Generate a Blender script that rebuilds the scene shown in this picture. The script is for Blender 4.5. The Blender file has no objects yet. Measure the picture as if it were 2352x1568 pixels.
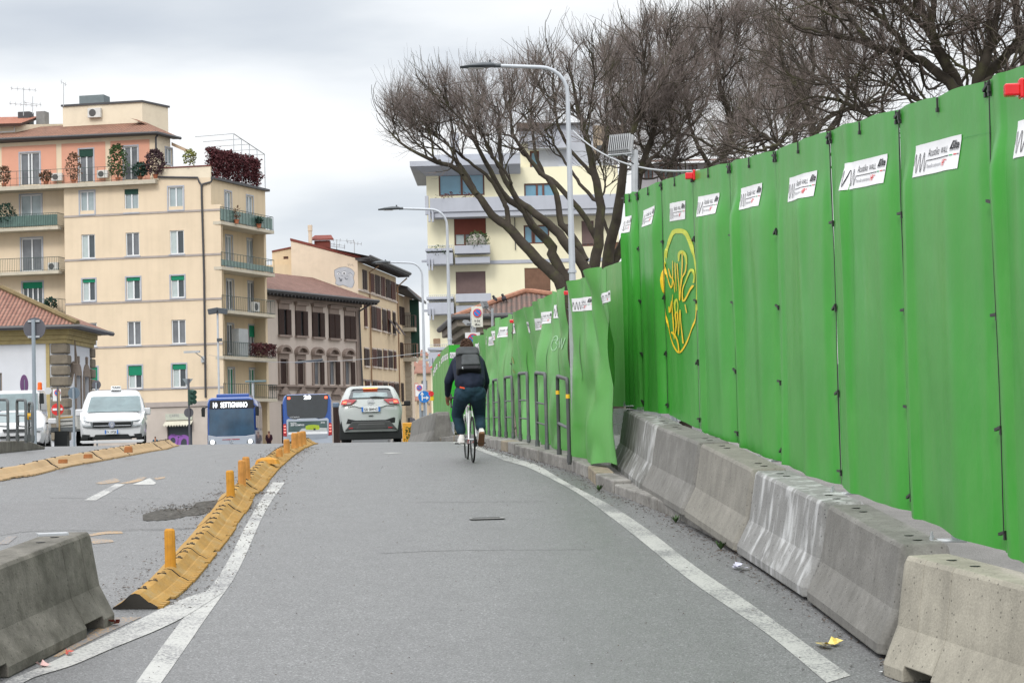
import bpy, math, random
import numpy as np
from mathutils import Vector, Matrix, noise
R = math.radians
random.seed(7)
SC = bpy.context.scene
COL = SC.collection
# ---------------------------------------------------------------- camera, world, sun, exposure
F = 4573.0                       # focal length in units of a 2352 px wide picture (70 mm on 36 mm)
HZ = 990.0; ROLL = 0.025
PITCH = math.atan((HZ-784)/F)
cam = bpy.data.cameras.new('camera'); cam.sensor_width = 36; cam.lens = 70; cam.clip_end = 5000; cam.clip_start = .1
cam.dof.use_dof = False
camo = bpy.data.objects.new('camera', cam); COL.objects.link(camo); SC.camera = camo
CM = Matrix.Rotation(math.pi/2+PITCH, 4, 'X') @ Matrix.Rotation(-ROLL, 4, 'Z')
camo.matrix_world = CM
CR = CM.to_3x3()
SC.view_settings.view_transform = 'Standard'; SC.view_settings.look = 'None'
SC.view_settings.exposure = 0.14; SC.view_settings.gamma = 1.0; SC.view_settings.use_curve_mapping = False
SUN_EL, SUN_AZ = R(40), R(-163)
wd = bpy.data.worlds.new('World'); SC.world = wd; wd.use_nodes = True
def N(nt, kind, **kw):
    n = nt.nodes.new(kind)
    for k, v in kw.items():
        if k.startswith('i_'):
            key = k[2:]
            key = int(key) if key.isdigit() else key.replace('_', ' ')
            n.inputs[key].default_value = v
        else: setattr(n, k, v)
    return n
def ramp(nt, pts, interp='LINEAR'):
    r = nt.nodes.new('ShaderNodeValToRGB'); cr = r.color_ramp; cr.interpolation = interp
    while len(cr.elements) < len(pts): cr.elements.new(.5)
    for e, (p, c) in zip(cr.elements, pts):
        e.position = p; e.color = (c, c, c, 1) if isinstance(c, (int, float)) else (*c, 1)
    return r
def math_(nt, op, a, b=None, clamp=False):
    n = nt.nodes.new('ShaderNodeMath'); n.operation = op; n.use_clamp = clamp
    for i, v in enumerate((a, b)):
        if v is None: continue
        if isinstance(v, (int, float)): n.inputs[i].default_value = v
        else: nt.links.new(v, n.inputs[i])
    return n.outputs[0]
def make_world():
    nt = wd.node_tree; nt.nodes.clear(); L = nt.links.new
    out = N(nt, 'ShaderNodeOutputWorld')
    sky = N(nt, 'ShaderNodeTexSky', sky_type='NISHITA', sun_disc=False, sun_elevation=SUN_EL, sun_rotation=SUN_AZ)
    b1 = N(nt, 'ShaderNodeBackground', i_Strength=.10); L(sky.outputs[0], b1.inputs[0])
    tc = N(nt, 'ShaderNodeTexCoord')
    mp = N(nt, 'ShaderNodeMapping'); mp.inputs['Scale'].default_value = (2.2, 2.2, 9.0); mp.inputs['Location'].default_value = (1.35, .4, .72)
    L(tc.outputs['Generated'], mp.inputs[0])
    n1 = N(nt, 'ShaderNodeTexNoise', i_Scale=2.1, i_Detail=6.0, i_Roughness=.45); L(mp.outputs[0], n1.inputs[0])
    sep = N(nt, 'ShaderNodeSeparateXYZ'); L(tc.outputs['Generated'], sep.inputs[0])
    # broad grey cloud bank low in the north-west (left of the view)
    dx = math_(nt, 'MULTIPLY', math_(nt, 'ADD', sep.outputs[0], .19), 6.2)
    dz = math_(nt, 'MULTIPLY', math_(nt, 'SUBTRACT', sep.outputs[2], .207), 24.0)
    d2 = math_(nt, 'ADD', math_(nt, 'MULTIPLY', dx, dx), math_(nt, 'MULTIPLY', dz, dz))
    bank = math_(nt, 'POWER', 2.718, math_(nt, 'MULTIPLY', d2, -1.0))
    dx2 = math_(nt, 'MULTIPLY', math_(nt, 'ADD', sep.outputs[0], .09), 12.0)
    dz2 = math_(nt, 'MULTIPLY', math_(nt, 'SUBTRACT', sep.outputs[2], .095), 34.0)
    d3 = math_(nt, 'ADD', math_(nt, 'MULTIPLY', dx2, dx2), math_(nt, 'MULTIPLY', dz2, dz2))
    bank2 = math_(nt, 'MULTIPLY', math_(nt, 'POWER', 2.718, math_(nt, 'MULTIPLY', d3, -1.0)), .55)
    f = math_(nt, 'SUBTRACT', math_(nt, 'ADD', math_(nt, 'MULTIPLY', n1.outputs[0], 1.15), -.13), math_(nt, 'MULTIPLY', math_(nt, 'ADD', bank, bank2), .40))
    rp = ramp(nt, [(0.0, (.60, .65, .72)), (.14, (.70, .745, .80)), (.30, (.90, .93, .96)), (.42, (1.0, 1.01, 1.02)), (1, (1.04, 1.04, 1.04))]); L(f, rp.inputs[0])
    zb = math_(nt, 'MULTIPLY', math_(nt, 'MAXIMUM', math_(nt, 'SUBTRACT', sep.outputs[2], .22), 0.0), ZEN)
    st = math_(nt, 'ADD', zb, LOWSKY)
    b2 = N(nt, 'ShaderNodeBackground'); L(rp.outputs[0], b2.inputs[0]); L(st, b2.inputs[1])
    mx = N(nt, 'ShaderNodeMixShader', i_0=.93); L(b1.outputs[0], mx.inputs[1]); L(b2.outputs[0], mx.inputs[2])
    L(mx.outputs[0], out.inputs[0])
ZEN = 2.2; LOWSKY = .97
make_world()
sl = bpy.data.lights.new('sun', 'SUN'); sl.energy = 1.5; sl.angle = R(16); sl.color = (1, .96, .9)
so = bpy.data.objects.new('sun', sl); COL.objects.link(so)
so.rotation_euler = Vector((-math.sin(SUN_AZ)*math.cos(SUN_EL), -math.cos(SUN_AZ)*math.cos(SUN_EL), -math.sin(SUN_EL))).to_track_quat('-Z', 'Y').to_euler()

# ---------------------------------------------------------------- measuring helpers: picture position -> world point
def ray(px, py): return CR @ Vector(((px-1176)/F, (784-py)/F, -1))
def W(px, py, d):
    r = ray(px, py); return r*(d/r.y)
_ty = [-20, 0, 5, 10, 14, 16.1, 18.5, 21, 23.6, 26.3, 28.6, 31, 35, 42, 50, 57, 70, 104, 140, 220, 500]
_tz = [-2.6, -2.45, -2.28, -1.98, -1.63, -1.42, -1.2, -1.0, -.81, -.61, -.455, -.35, -.27, -.22, -.232, -.29, -.5, -.95, -1.25, -1.5, -1.6]
def _slopes(x, y):
    x = np.array(x, float); y = np.array(y, float); h = np.diff(x); dl = np.diff(y)/h
    m = np.zeros(len(x)); m[0] = dl[0]; m[-1] = dl[-1]
    for i in range(1, len(x)-1):
        m[i] = 0 if dl[i-1]*dl[i] <= 0 else 2*dl[i-1]*dl[i]/(dl[i-1]+dl[i])
    return m
_tm = _slopes(_ty, _tz)
def T(y):
    i = min(max(int(np.searchsorted(_ty, y))-1, 0), len(_ty)-2)
    h = _ty[i+1]-_ty[i]; t = (y-_ty[i])/h
    return ((1+2*t)*(1-t)**2*_tz[i] + t*(1-t)**2*h*_tm[i] + t*t*(3-2*t)*_tz[i+1] + t*t*(t-1)*h*_tm[i+1])
def gz(x, y): return T(y) - .012*max(min(x, 12), -25)
def G(px, py, lift=0.0, dmax=60):
    r = ray(px, py); d = 6.0; prev = None
    while d < dmax:
        p = r*(d/r.y)
        if p.z <= gz(p.x, p.y)+lift:
            a, b = d-.25, d
            for _ in range(20):
                m = (a+b)/2; q = r*(m/r.y)
                if q.z <= gz(q.x, q.y)+lift: b = m
                else: a = m
            return r*(b/r.y)
        d += .25
    p = r*(dmax/r.y); return Vector((p.x, p.y, gz(p.x, p.y)))
KZ = {'z1': (0, 172.25, .29297), 'z2': (0, 631.6, .29297), 'z3': (574.2, 516.8, .19531), 'z4': (574.2, 803.9, .17104),
      'z5': (861.3, 114.8, .29297), 'z6': (918.75, 574.2, .21973), 'a1': (947.5, 746.5, .21969), 'a2': (1320.7, 803.9, .29297),
      'a3': (1665.2, 1091, .30428), 'a4': (0, 1091, .30436), 'a5': (1378.1, 344.5, .21973), 'a6': (1837.5, 114.8, .25635),
      'a7': (0, 832.6, .17104), 'a8': (1435.5, 488.1, .23802), 'b3': (861.3, 516.8, .24414), 'c1': (895.8, 660.35, .25635),
      'c4': (0, 660.35, .25635), 'c5': (344.5, 1004.9, .25635), 'c6': (976.2, 1062.3, .34180), 'c2': (1263.3, 0, .46289)}
def Q(k, x, y):
    o = KZ[k]; return (o[0]+x*o[2], o[1]+y*o[2])

# ---------------------------------------------------------------- materials
MATS = {}
def pmat(name, col, rough=.6, var=.12, scale=3.0, metal=0.0, bump=0.0, bscale=40.0, spec=.5, emit=None, estr=1.0, stain=None, streak=0.0, coat=0.0, fine=0.0, alpha=None):
    if name in MATS: return MATS[name]
    if rough > .52 and spec == .5: spec = .18
    m = bpy.data.materials.new(name); m.use_nodes = True; nt = m.node_tree; L = nt.links.new
    b = nt.nodes['Principled BSDF']
    b.inputs['Roughness'].default_value = rough; b.inputs['Metallic'].default_value = metal
    b.inputs['Specular IOR Level'].default_value = spec; b.inputs['Coat Weight'].default_value = coat
    tc = N(nt, 'ShaderNodeTexCoord')
    n1 = N(nt, 'ShaderNodeTexNoise', i_Scale=scale, i_Detail=6.0, i_Roughness=.62); L(tc.outputs['Object'], n1.inputs[0])
    r1 = ramp(nt, [(.25, 1-var), (.75, 1+var)])
    L(n1.outputs[0], r1.inputs[0])
    mx = N(nt, 'ShaderNodeMix', data_type='RGBA', blend_type='MULTIPLY', i_Factor=1.0)
    mx.inputs[6].default_value = (*col, 1); L(r1.outputs[0], mx.inputs[7])
    cur = mx.outputs[2]
    if stain:
        n2 = N(nt, 'ShaderNodeTexNoise', i_Scale=stain[1], i_Detail=8.0, i_Roughness=.7); L(tc.outputs['Object'], n2.inputs[0])
        r2 = ramp(nt, [(.50, 0.0), (.72, stain[2])]); L(n2.outputs[0], r2.inputs[0])
        m2 = N(nt, 'ShaderNodeMix', data_type='RGBA'); L(r2.outputs[0], m2.inputs[0]); L(cur, m2.inputs[6]); m2.inputs[7].default_value = (*stain[0], 1)
        cur = m2.outputs[2]
    if streak:
        mp = N(nt, 'ShaderNodeMapping'); mp.inputs['Scale'].default_value = (1.0, 1.0, .07); L(tc.outputs['Object'], mp.inputs[0])
        n3 = N(nt, 'ShaderNodeTexNoise', i_Scale=scale*5, i_Detail=5.0); L(mp.outputs[0], n3.inputs[0])
        r3 = ramp(nt, [(.45, 1.0), (.8, 1-streak)]); L(n3.outputs[0], r3.inputs[0])
        m3 = N(nt, 'ShaderNodeMix', data_type='RGBA', blend_type='MULTIPLY', i_Factor=1.0); L(cur, m3.inputs[6]); L(r3.outputs[0], m3.inputs[7]); cur = m3.outputs[2]
    if fine:
        n4 = N(nt, 'ShaderNodeTexNoise', i_Scale=bscale, i_Detail=3.0); L(tc.outputs['Object'], n4.inputs[0])
        r4 = ramp(nt, [(.3, 1-fine), (.7, 1+fine)]); L(n4.outputs[0], r4.inputs[0])
        m4 = N(nt, 'ShaderNodeMix', data_type='RGBA', blend_type='MULTIPLY', i_Factor=1.0); L(cur, m4.inputs[6]); L(r4.outputs[0], m4.inputs[7]); cur = m4.outputs[2]
    L(cur, b.inputs['Base Color'])
    if bump:
        nb = N(nt, 'ShaderNodeTexNoise', i_Scale=bscale, i_Detail=4.0); L(tc.outputs['Object'], nb.inputs[0])
        bp = N(nt, 'ShaderNodeBump', i_Strength=bump, i_Distance=.02); L(nb.outputs[0], bp.inputs['Height']); L(bp.outputs[0], b.inputs['Normal'])
    if emit: b.inputs['Emission Color'].default_value = (*emit, 1); b.inputs['Emission Strength'].default_value = estr
    if alpha is not None: b.inputs['Alpha'].default_value = alpha
    MATS[name] = m; return m
def tiles_mat(name, c1, c2, sx=5.0, sz=3.2):
    m = bpy.data.materials.new(name); m.use_nodes = True; nt = m.node_tree; L = nt.links.new
    b = nt.nodes['Principled BSDF']; b.inputs['Roughness'].default_value = .85
    tc = N(nt, 'ShaderNodeTexCoord'); uv = tc.outputs['UV']
    mp = N(nt, 'ShaderNodeMapping'); mp.inputs['Scale'].default_value = (sx, sz, 1); L(uv, mp.inputs[0])
    w = N(nt, 'ShaderNodeTexWave', wave_type='BANDS', bands_direction='X', i_Scale=.314159*1.0, i_Distortion=0.0); L(mp.outputs[0], w.inputs[0])
    w2 = N(nt, 'ShaderNodeTexWave', wave_type='BANDS', bands_direction='Y', wave_profile='SAW', i_Scale=.314159, i_Distortion=.4, i_Detail=1.0); L(mp.outputs[0], w2.inputs[0])
    vo = N(nt, 'ShaderNodeTexVoronoi', i_Scale=1.0); L(mp.outputs[0], vo.inputs[0])
    ns = N(nt, 'ShaderNodeTexNoise', i_Scale=.35, i_Detail=5.0); L(mp.outputs[0], ns.inputs[0])
    mixc = N(nt, 'ShaderNodeMix', data_type='RGBA'); mixc.inputs[6].default_value = (*c1, 1); mixc.inputs[7].default_value = (*c2, 1)
    sp = N(nt, 'ShaderNodeSeparateColor'); L(vo.outputs['Color'], sp.inputs[0])
    L(math_(nt, 'ADD', math_(nt, 'MULTIPLY', sp.outputs[0], .6), math_(nt, 'SUBTRACT', ns.outputs[0], .3), True), mixc.inputs[0])
    gap = ramp(nt, [(0, .25), (.25, .8), (1, 1.0)]); L(w.outputs['Fac'], gap.inputs[0])
    gap2 = ramp(nt, [(0, .35), (.12, .95), (1, 1.0)]); L(w2.outputs['Fac'], gap2.inputs[0])
    m1 = N(nt, 'ShaderNodeMix', data_type='RGBA', blend_type='MULTIPLY', i_Factor=1.0); L(mixc.outputs[2], m1.inputs[6]); L(gap.outputs[0], m1.inputs[7])
    m2 = N(nt, 'ShaderNodeMix', data_type='RGBA', blend_type='MULTIPLY', i_Factor=1.0); L(m1.outputs[2], m2.inputs[6]); L(gap2.outputs[0], m2.inputs[7])
    L(m2.outputs[2], b.inputs['Base Color'])
    bp = N(nt, 'ShaderNodeBump', i_Strength=.8, i_Distance=.08); L(w.outputs['Fac'], bp.inputs['Height']); L(bp.outputs[0], b.inputs['Normal'])
    return m

# ---------------------------------------------------------------- mesh builder
def tag(o, label=None, cat=None, group=None, kind=None):
    if label: o['label'] = label
    if cat: o['category'] = cat
    if group: o['group'] = group
    if kind: o['kind'] = kind
    return o
def thing(name, loc, label=None, cat=None, group=None, rz=0.0, kind=None):
    o = bpy.data.objects.new(name, None); COL.objects.link(o); o.location = loc; o.rotation_euler = (0, 0, rz)
    o.empty_display_size = .1
    return tag(o, label, cat, group, kind)
def wloc(o):
    v = Vector((0, 0, 0))
    while o is not None: v += Vector(o.location); o = o.parent
    return v
class MB:
    def __init__(s): s.v = []; s.f = []; s.m = []; s.uv = None
    def add(s, vs, fs, m=0):
        b = len(s.v); s.v += [tuple(v) for v in vs]; s.f += [tuple(i+b for i in f) for f in fs]; s.m += [m]*len(fs); return s
    def box(s, c, d, u=None, m=0):       # centre, size (x,y,z), optional x-axis direction (horizontal)
        ux = Vector((1, 0, 0)) if u is None else Vector((u[0], u[1], 0)).normalized()
        uy = Vector((-ux.y, ux.x, 0)); uz = Vector((0, 0, 1)); c = Vector(c)
        vs = [c+ux*(a*d[0]/2)+uy*(b*d[1]/2)+uz*(e*d[2]/2) for e in (-1, 1) for a, b in ((-1, -1), (1, -1), (1, 1), (-1, 1))]
        return s.add(vs, [(3, 2, 1, 0), (4, 5, 6, 7), (0, 1, 5, 4), (1, 2, 6, 5), (2, 3, 7, 6), (3, 0, 4, 7)], m)
    def fbox(s, c, ax, ay, az, m=0):     # box from half-axis vectors
        c = Vector(c); ax, ay, az = Vector(ax), Vector(ay), Vector(az)
        vs = [c+ax*a+ay*b+az*e for e in (-1, 1) for a, b in ((-1, -1), (1, -1), (1, 1), (-1, 1))]
        return s.add(vs, [(3, 2, 1, 0), (4, 5, 6, 7), (0, 1, 5, 4), (1, 2, 6, 5), (2, 3, 7, 6), (3, 0, 4, 7)], m)
    def tube(s, pts, rad, n=6, m=0, cap=True):
        pts = [Vector(p) for p in pts]
        if isinstance(rad, (int, float)): rad = [rad]*len(pts)
        vs = []; up = None
        for i, p in enumerate(pts):
            t = (pts[min(i+1, len(pts)-1)]-pts[max(i-1, 0)])
            t = t.normalized() if t.length > 1e-9 else Vector((0, 0, 1))
            if up is None: up = Vector((0, 0, 1)) if abs(t.z) < .9 else Vector((1, 0, 0))
            a = t.cross(up)
            if a.length < 1e-6: a = t.cross(Vector((0, 1, 0)))
            a.normalize(); b = a.cross(t).normalized(); up = b
            for k in range(n):
                an = 2*math.pi*k/n
                vs.append(p+(a*math.cos(an)+b*math.sin(an))*rad[i])
        fs = []
        for i in range(len(pts)-1):
            for k in range(n):
                fs.append((i*n+k, i*n+(k+1) % n, (i+1)*n+(k+1) % n, (i+1)*n+k))
        if cap: fs += [tuple(range(n))[::-1], tuple(range((len(pts)-1)*n, len(pts)*n))]
        return s.add(vs, fs, m)
    def prism(s, pts, ext, m=0):         # closed polygon (3D points) extruded by vector ext
        ext = Vector(ext); n = len(pts); a = [Vector(p) for p in pts]; vs = a+[p+ext for p in a]
        fs = [tuple(range(n))[::-1], tuple(range(n, 2*n))]+[(i, (i+1) % n, n+(i+1) % n, n+i) for i in range(n)]
        return s.add(vs, fs, m)
    def poly(s, pts, m=0): return s.add(pts, [tuple(range(len(pts)))], m)
    def loft(s, rings, m=0, cap=True, closed=True):
        n = len(rings[0]); vs = [p for r in rings for p in r]; fs = []
        for i in range(len(rings)-1):
            for k in range(n if closed else n-1):
                fs.append((i*n+k, i*n+(k+1) % n, (i+1)*n+(k+1) % n, (i+1)*n+k))
        if cap and closed: fs += [tuple(range(n))[::-1], tuple(range((len(rings)-1)*n, len(rings)*n))]
        return s.add(vs, fs, m)
    def sphere(s, c, r, n=10, m=0):
        r = (r, r, r) if isinstance(r, (int, float)) else r; c = Vector(c)
        rings = [[c+Vector((r[0]*math.sin(a)*math.cos(2*math.pi*k/n), r[1]*math.sin(a)*math.sin(2*math.pi*k/n), -r[2]*math.cos(a))) for k in range(n)] for a in [math.pi*(i+.02)/(n//2+.04) for i in range(n//2+1)]]
        return s.loft(rings, m)
    def disc(s, c, nrm, r, t=.01, n=24, m=0):
        nrm = Vector(nrm).normalized(); a = nrm.cross(Vector((0, 0, 1)))
        a = a.normalized() if a.length > 1e-5 else Vector((1, 0, 0)); b = nrm.cross(a)
        c = Vector(c); pts = [c+(a*math.cos(2*math.pi*k/n)+b*math.sin(2*math.pi*k/n))*r for k in range(n)]
        return s.prism(pts, nrm*t, m)
    def build(s, name, mats, parent=None, smooth=False, world=True, bevel=0.0, uvscale=None, segs=2, autosm=None):
        if not isinstance(mats, (list, tuple)): mats = [mats]
        me = bpy.data.meshes.new(name); o = bpy.data.objects.new(name, me); COL.objects.link(o)
        vs = np.array(s.v, dtype=np.float64)
        if parent is not None:
            o.parent = parent
            if world: vs = vs-np.array(wloc(parent))
        me.from_pydata(vs.tolist(), [], s.f)
        for mt in mats: me.materials.append(mt)
        if len(mats) > 1: me.polygons.foreach_set('material_index', s.m)
        if s.uv is not None:
            ul = me.uv_layers.new(name='UVMap'); flat = []
            for f in s.f: flat += [c for i in f for c in s.uv[i]]
            ul.data.foreach_set('uv', flat)
        if smooth:
            me.polygons.foreach_set('use_smooth', [True]*len(me.polygons))
        me.update()
        if autosm is not None: me.set_sharp_from_angle(angle=R(autosm))
        if bevel:
            b = o.modifiers.new('bevel', 'BEVEL'); b.width = bevel; b.segments = segs; b.limit_method = 'ANGLE'; b.angle_limit = R(35)
        return o
def copy_tree(o, parent=None, label=None):
    c = o.copy(); COL.objects.link(c); c.parent = parent
    if label: c['label'] = label
    for ch in list(CHILDREN.get(o.name, [])) or [x for x in o.children]: copy_tree(ch, c)
    return c
CHILDREN = {}
_tx = {}
def text2d(s, bold=0.0, spacing=1.0):
    """vertices/faces of a word in the plane, height of a capital = 1, lower left at 0,0"""
    key = (s, bold, spacing)
    if key in _tx: return _tx[key]
    cu = bpy.data.curves.new('tmp', 'FONT'); cu.body = s; cu.size = 1.0; cu.resolution_u = 2; cu.offset = bold; cu.space_character = spacing
    ob = bpy.data.objects.new('tmp', cu); me = bpy.data.meshes.new_from_object(ob)
    vs = np.array([v.co[:2] for v in me.vertices]); fs = [tuple(p.vertices) for p in me.polygons]
    bpy.data.objects.remove(ob); bpy.data.curves.remove(cu); bpy.data.meshes.remove(me)
    vs = vs/.729*1.0; vs[:, 0] -= vs[:, 0].min(); w = vs[:, 0].max()
    _tx[key] = (vs, fs, w); return _tx[key]
def put_text(mb, s, org, u, v, h, width=None, off=(0, 0, 0), m=0, bold=0.0, spacing=1.0, center=False):
    vs, fs, w = text2d(s, bold, spacing); kx = h if width is None else width/w
    org = Vector(org)+Vector(off); u = Vector(u); v = Vector(v)
    if center: org = org-u*(w*kx/2)
    mb.add([org+u*(a[0]*kx)+v*(a[1]*h) for a in vs], fs, m)
def ribbon(mb, fn, pts, w, m=0):
    """flat stroke through 2D points, fn maps (a,b)->world; w width or list"""
    n = len(pts); ws = [w]*n if isinstance(w, (int, float)) else w; L_ = []; R_ = []
    for i in range(n):
        a = pts[max(i-1, 0)]; b = pts[min(i+1, n-1)]; dx, dy = b[0]-a[0], b[1]-a[1]; l = math.hypot(dx, dy) or 1
        nx, ny = -dy/l*ws[i]/2, dx/l*ws[i]/2
        L_.append(fn(pts[i][0]+nx, pts[i][1]+ny)); R_.append(fn(pts[i][0]-nx, pts[i][1]-ny))
    vs = L_+R_; mb.add(vs, [(i, i+1, n+i+1, n+i) for i in range(n-1)], m)
def crv(pts, k=4):
    """Catmull-Rom through points of any dimension"""
    P_ = [np.array(p, float) for p in pts]; out = []
    for i in range(len(P_)-1):
        a, b, c, d = P_[max(i-1, 0)], P_[i], P_[i+1], P_[min(i+2, len(P_)-1)]
        for j in range(k):
            t = j/k; out.append(.5*((2*b)+(-a+c)*t+(2*a-5*b+4*c-d)*t*t+(-a+3*b-3*c+d)*t**3))
    out.append(P_[-1]); return out
# ---------------------------------------------------------------- ground, road, markings
def asphalt(name, base, tint=(1, 1, 1)):
    m = bpy.data.materials.new(name); m.use_nodes = True; nt = m.node_tree; L = nt.links.new
    b = nt.nodes['Principled BSDF']; tc = N(nt, 'ShaderNodeTexCoord'); o = tc.outputs['Object']
    grit = N(nt, 'ShaderNodeTexNoise', i_Scale=75.0, i_Detail=2.0, i_Roughness=.7); L(o, grit.inputs[0])
    vo = N(nt, 'ShaderNodeTexVoronoi', i_Scale=85.0); L(o, vo.inputs[0])
    sp = N(nt, 'ShaderNodeSeparateColor'); L(vo.outputs['Color'], sp.inputs[0])
    g1 = ramp(nt, [(.28, .55), (.5, 1.0), (.72, 1.5)]); L(grit.outputs[0], g1.inputs[0])
    g2 = ramp(nt, [(0, .72), (.5, 1.0), (.9, 1.12), (1, 1.8)]); L(sp.outputs[0], g2.inputs[0])
    pit = N(nt, 'ShaderNodeTexVoronoi', i_Scale=13.0, i_Randomness=1.0); L(o, pit.inputs[0])
    sp2 = N(nt, 'ShaderNodeSeparateColor'); L(pit.outputs['Color'], sp2.inputs[0])
    pd = math_(nt, 'MULTIPLY', math_(nt, 'LESS_THAN', pit.outputs['Distance'], .13), math_(nt, 'GREATER_THAN', sp2.outputs[0], .72))
    pm = math_(nt, 'SUBTRACT', 1.0, math_(nt, 'MULTIPLY', pd, .55))
    mp = N(nt, 'ShaderNodeMapping'); mp.inputs['Scale'].default_value = (1.0, .16, 1); L(o, mp.inputs[0])
    big = N(nt, 'ShaderNodeTexNoise', i_Scale=.9, i_Detail=5.0, i_Roughness=.55); L(mp.outputs[0], big.inputs[0])
    g3 = ramp(nt, [(.3, .80), (.7, 1.2)]); L(big.outputs[0], g3.inputs[0])
    med = N(nt, 'ShaderNodeTexNoise', i_Scale=3.2, i_Detail=6.0, i_Roughness=.6); L(o, med.inputs[0])
    g4 = ramp(nt, [(.3, .93), (.7, 1.07)]); L(med.outputs[0], g4.inputs[0])
    cur = None
    for s in (g1.outputs[0], g2.outputs[0], pm, g3.outputs[0], g4.outputs[0]):
        mx = N(nt, 'ShaderNodeMix', data_type='RGBA', blend_type='MULTIPLY', i_Factor=1.0)
        if cur is None: mx.inputs[6].default_value = (base*tint[0], base*tint[1], base*tint[2], 1)
        else: L(cur, mx.inputs[6])
        L(s, mx.inputs[7]); cur = mx.outputs[2]
    L(cur, b.inputs['Base Color'])
    rr = ramp(nt, [(.3, .42), (.7, .66)]); L(big.outputs[0], rr.inputs[0]); L(rr.outputs[0], b.inputs['Roughness'])
    bp = N(nt, 'ShaderNodeBump', i_Strength=.55, i_Distance=.01); L(grit.outputs[0], bp.inputs['Height']); L(bp.outputs[0], b.inputs['Normal'])
    return m
M_ASPH = asphalt('asphalt', .115, (1, 1.01, 1.03))
M_ASPH_D = asphalt('asphalt_patch', .108, (1.0, 1, 1.02))
M_GROUND = pmat('ground_soil', (.16, .15, .13), .9, .2, .5, bump=.3)
def sheet(name, xs, ys, lift, mat, kind='structure', parent=None):
    mb = MB(); nx, ny = len(xs), len(ys)
    mb.add([(x, y, gz(x, y)+lift) for y in ys for x in xs], [(j*nx+i, j*nx+i+1, (j+1)*nx+i+1, (j+1)*nx+i) for j in range(ny-1) for i in range(nx-1)])
    o = mb.build(name, mat, smooth=True); tag(o, kind=kind); return o
ysf = list(np.arange(-6, 60, .5))+list(np.arange(60, 240, 4.0))
sheet('ground', [-2500, -800, -300, -120]+list(np.arange(-60, 61, 4))+[120, 300, 800, 2500], [-40, -10]+list(np.arange(0, 60, 1.0))+list(range(60, 300, 8))+[400, 700, 1200, 2500, 4500], -.14, M_GROUND)
# the road ends under the right kerb line
KERB_PX = [(2260, 1640), (2090, 1507), (1880, 1374), (1688, 1267), (1643, 1236), (1560, 1193), (1482, 1160), (1435, 1142), (1373, 1119), (1343, 1090), (1277, 1071.6), (1189, 1046), (1123, 1027)]
KERB = [G(*p) for p in KERB_PX]
KERB += [Vector((-1.05, 46, 0)), Vector((-1.9, 56, 0)), Vector((-2.9, 66, 0)), Vector((-4.2, 80, 0)), Vector((-7, 104, 0)), Vector((-12, 140, 0))]
KERB = [Vector((k.x, k.y, gz(k.x, k.y))) for k in KERB]
KY = [k.y for k in KERB]; KX = [k.x for k in KERB]
def kx(y): return float(np.interp(y, [-10]+KY, [4.2]+KX))
mb = MB(); rows = []
for y in ysf:
    xr = kx(y)+.05; rows.append([(x, y, gz(x, y)) for x in np.linspace(-32, xr, 60)])
mb.loft(rows, cap=False, closed=False); tag(mb.build('road', M_ASPH, smooth=True), kind='structure')
# ground-hugging strips given by picture points
def decal(name, polys, lift, mat, sub=6, kind='structure', parent=None, label=None, cat=None):
    mb = MB()
    for left, right in polys:
        a = crv([G(*p) for p in left], sub); b = crv([G(*p) for p in right], sub); n = min(len(a), len(b)); rr = []
        for i in range(n):
            row = []
            for t in (0, .5, 1):
                p = a[i]*(1-t)+b[i]*t; row.append((p[0], p[1], gz(p[0], p[1])+lift))
            rr.append(row)
        mb.loft(rr, cap=False, closed=False)
    o = mb.build(name, mat, parent, smooth=True); tag(o, label, cat, kind=kind); return o
def paint_mat(name, col, wear=.5, sc=14.0):
    """old road paint: chipped away so that the asphalt shows through"""
    m = bpy.data.materials.new(name); m.use_nodes = True; nt = m.node_tree; L = nt.links.new
    b = nt.nodes['Principled BSDF']; b.inputs['Roughness'].default_value = .6
    tc = N(nt, 'ShaderNodeTexCoord'); o = tc.outputs['Object']
    n = N(nt, 'ShaderNodeTexNoise', i_Scale=sc*3, i_Detail=4.0, i_Roughness=.75); L(o, n.inputs[0])
    n2 = N(nt, 'ShaderNodeTexNoise', i_Scale=1.3, i_Detail=4.0, i_Roughness=.6); L(o, n2.inputs[0])
    f = math_(nt, 'ADD', math_(nt, 'MULTIPLY', n.outputs[0], .8), math_(nt, 'MULTIPLY', n2.outputs[0], .55))
    r = ramp(nt, [(wear, 1.0), (wear+.12, 0.0)]); L(f, r.inputs[0])
    mx = N(nt, 'ShaderNodeMix', data_type='RGBA'); mx.inputs[6].default_value = (*col, 1); mx.inputs[7].default_value = (.145, .145, .15, 1)
    inv = math_(nt, 'SUBTRACT', 1.0, r.outputs[0]); L(inv, mx.inputs[0]); L(mx.outputs[2], b.inputs['Base Color'])
    return m
M_WPAINT = paint_mat('white_road_paint', (.37, .37, .355), .645)
M_WPAINT2 = paint_mat('worn_white_road_paint', (.38, .38, .365), .62)
M_YPAINT = paint_mat('worn_orange_road_paint', (.36, .22, .09), .565)
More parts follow.
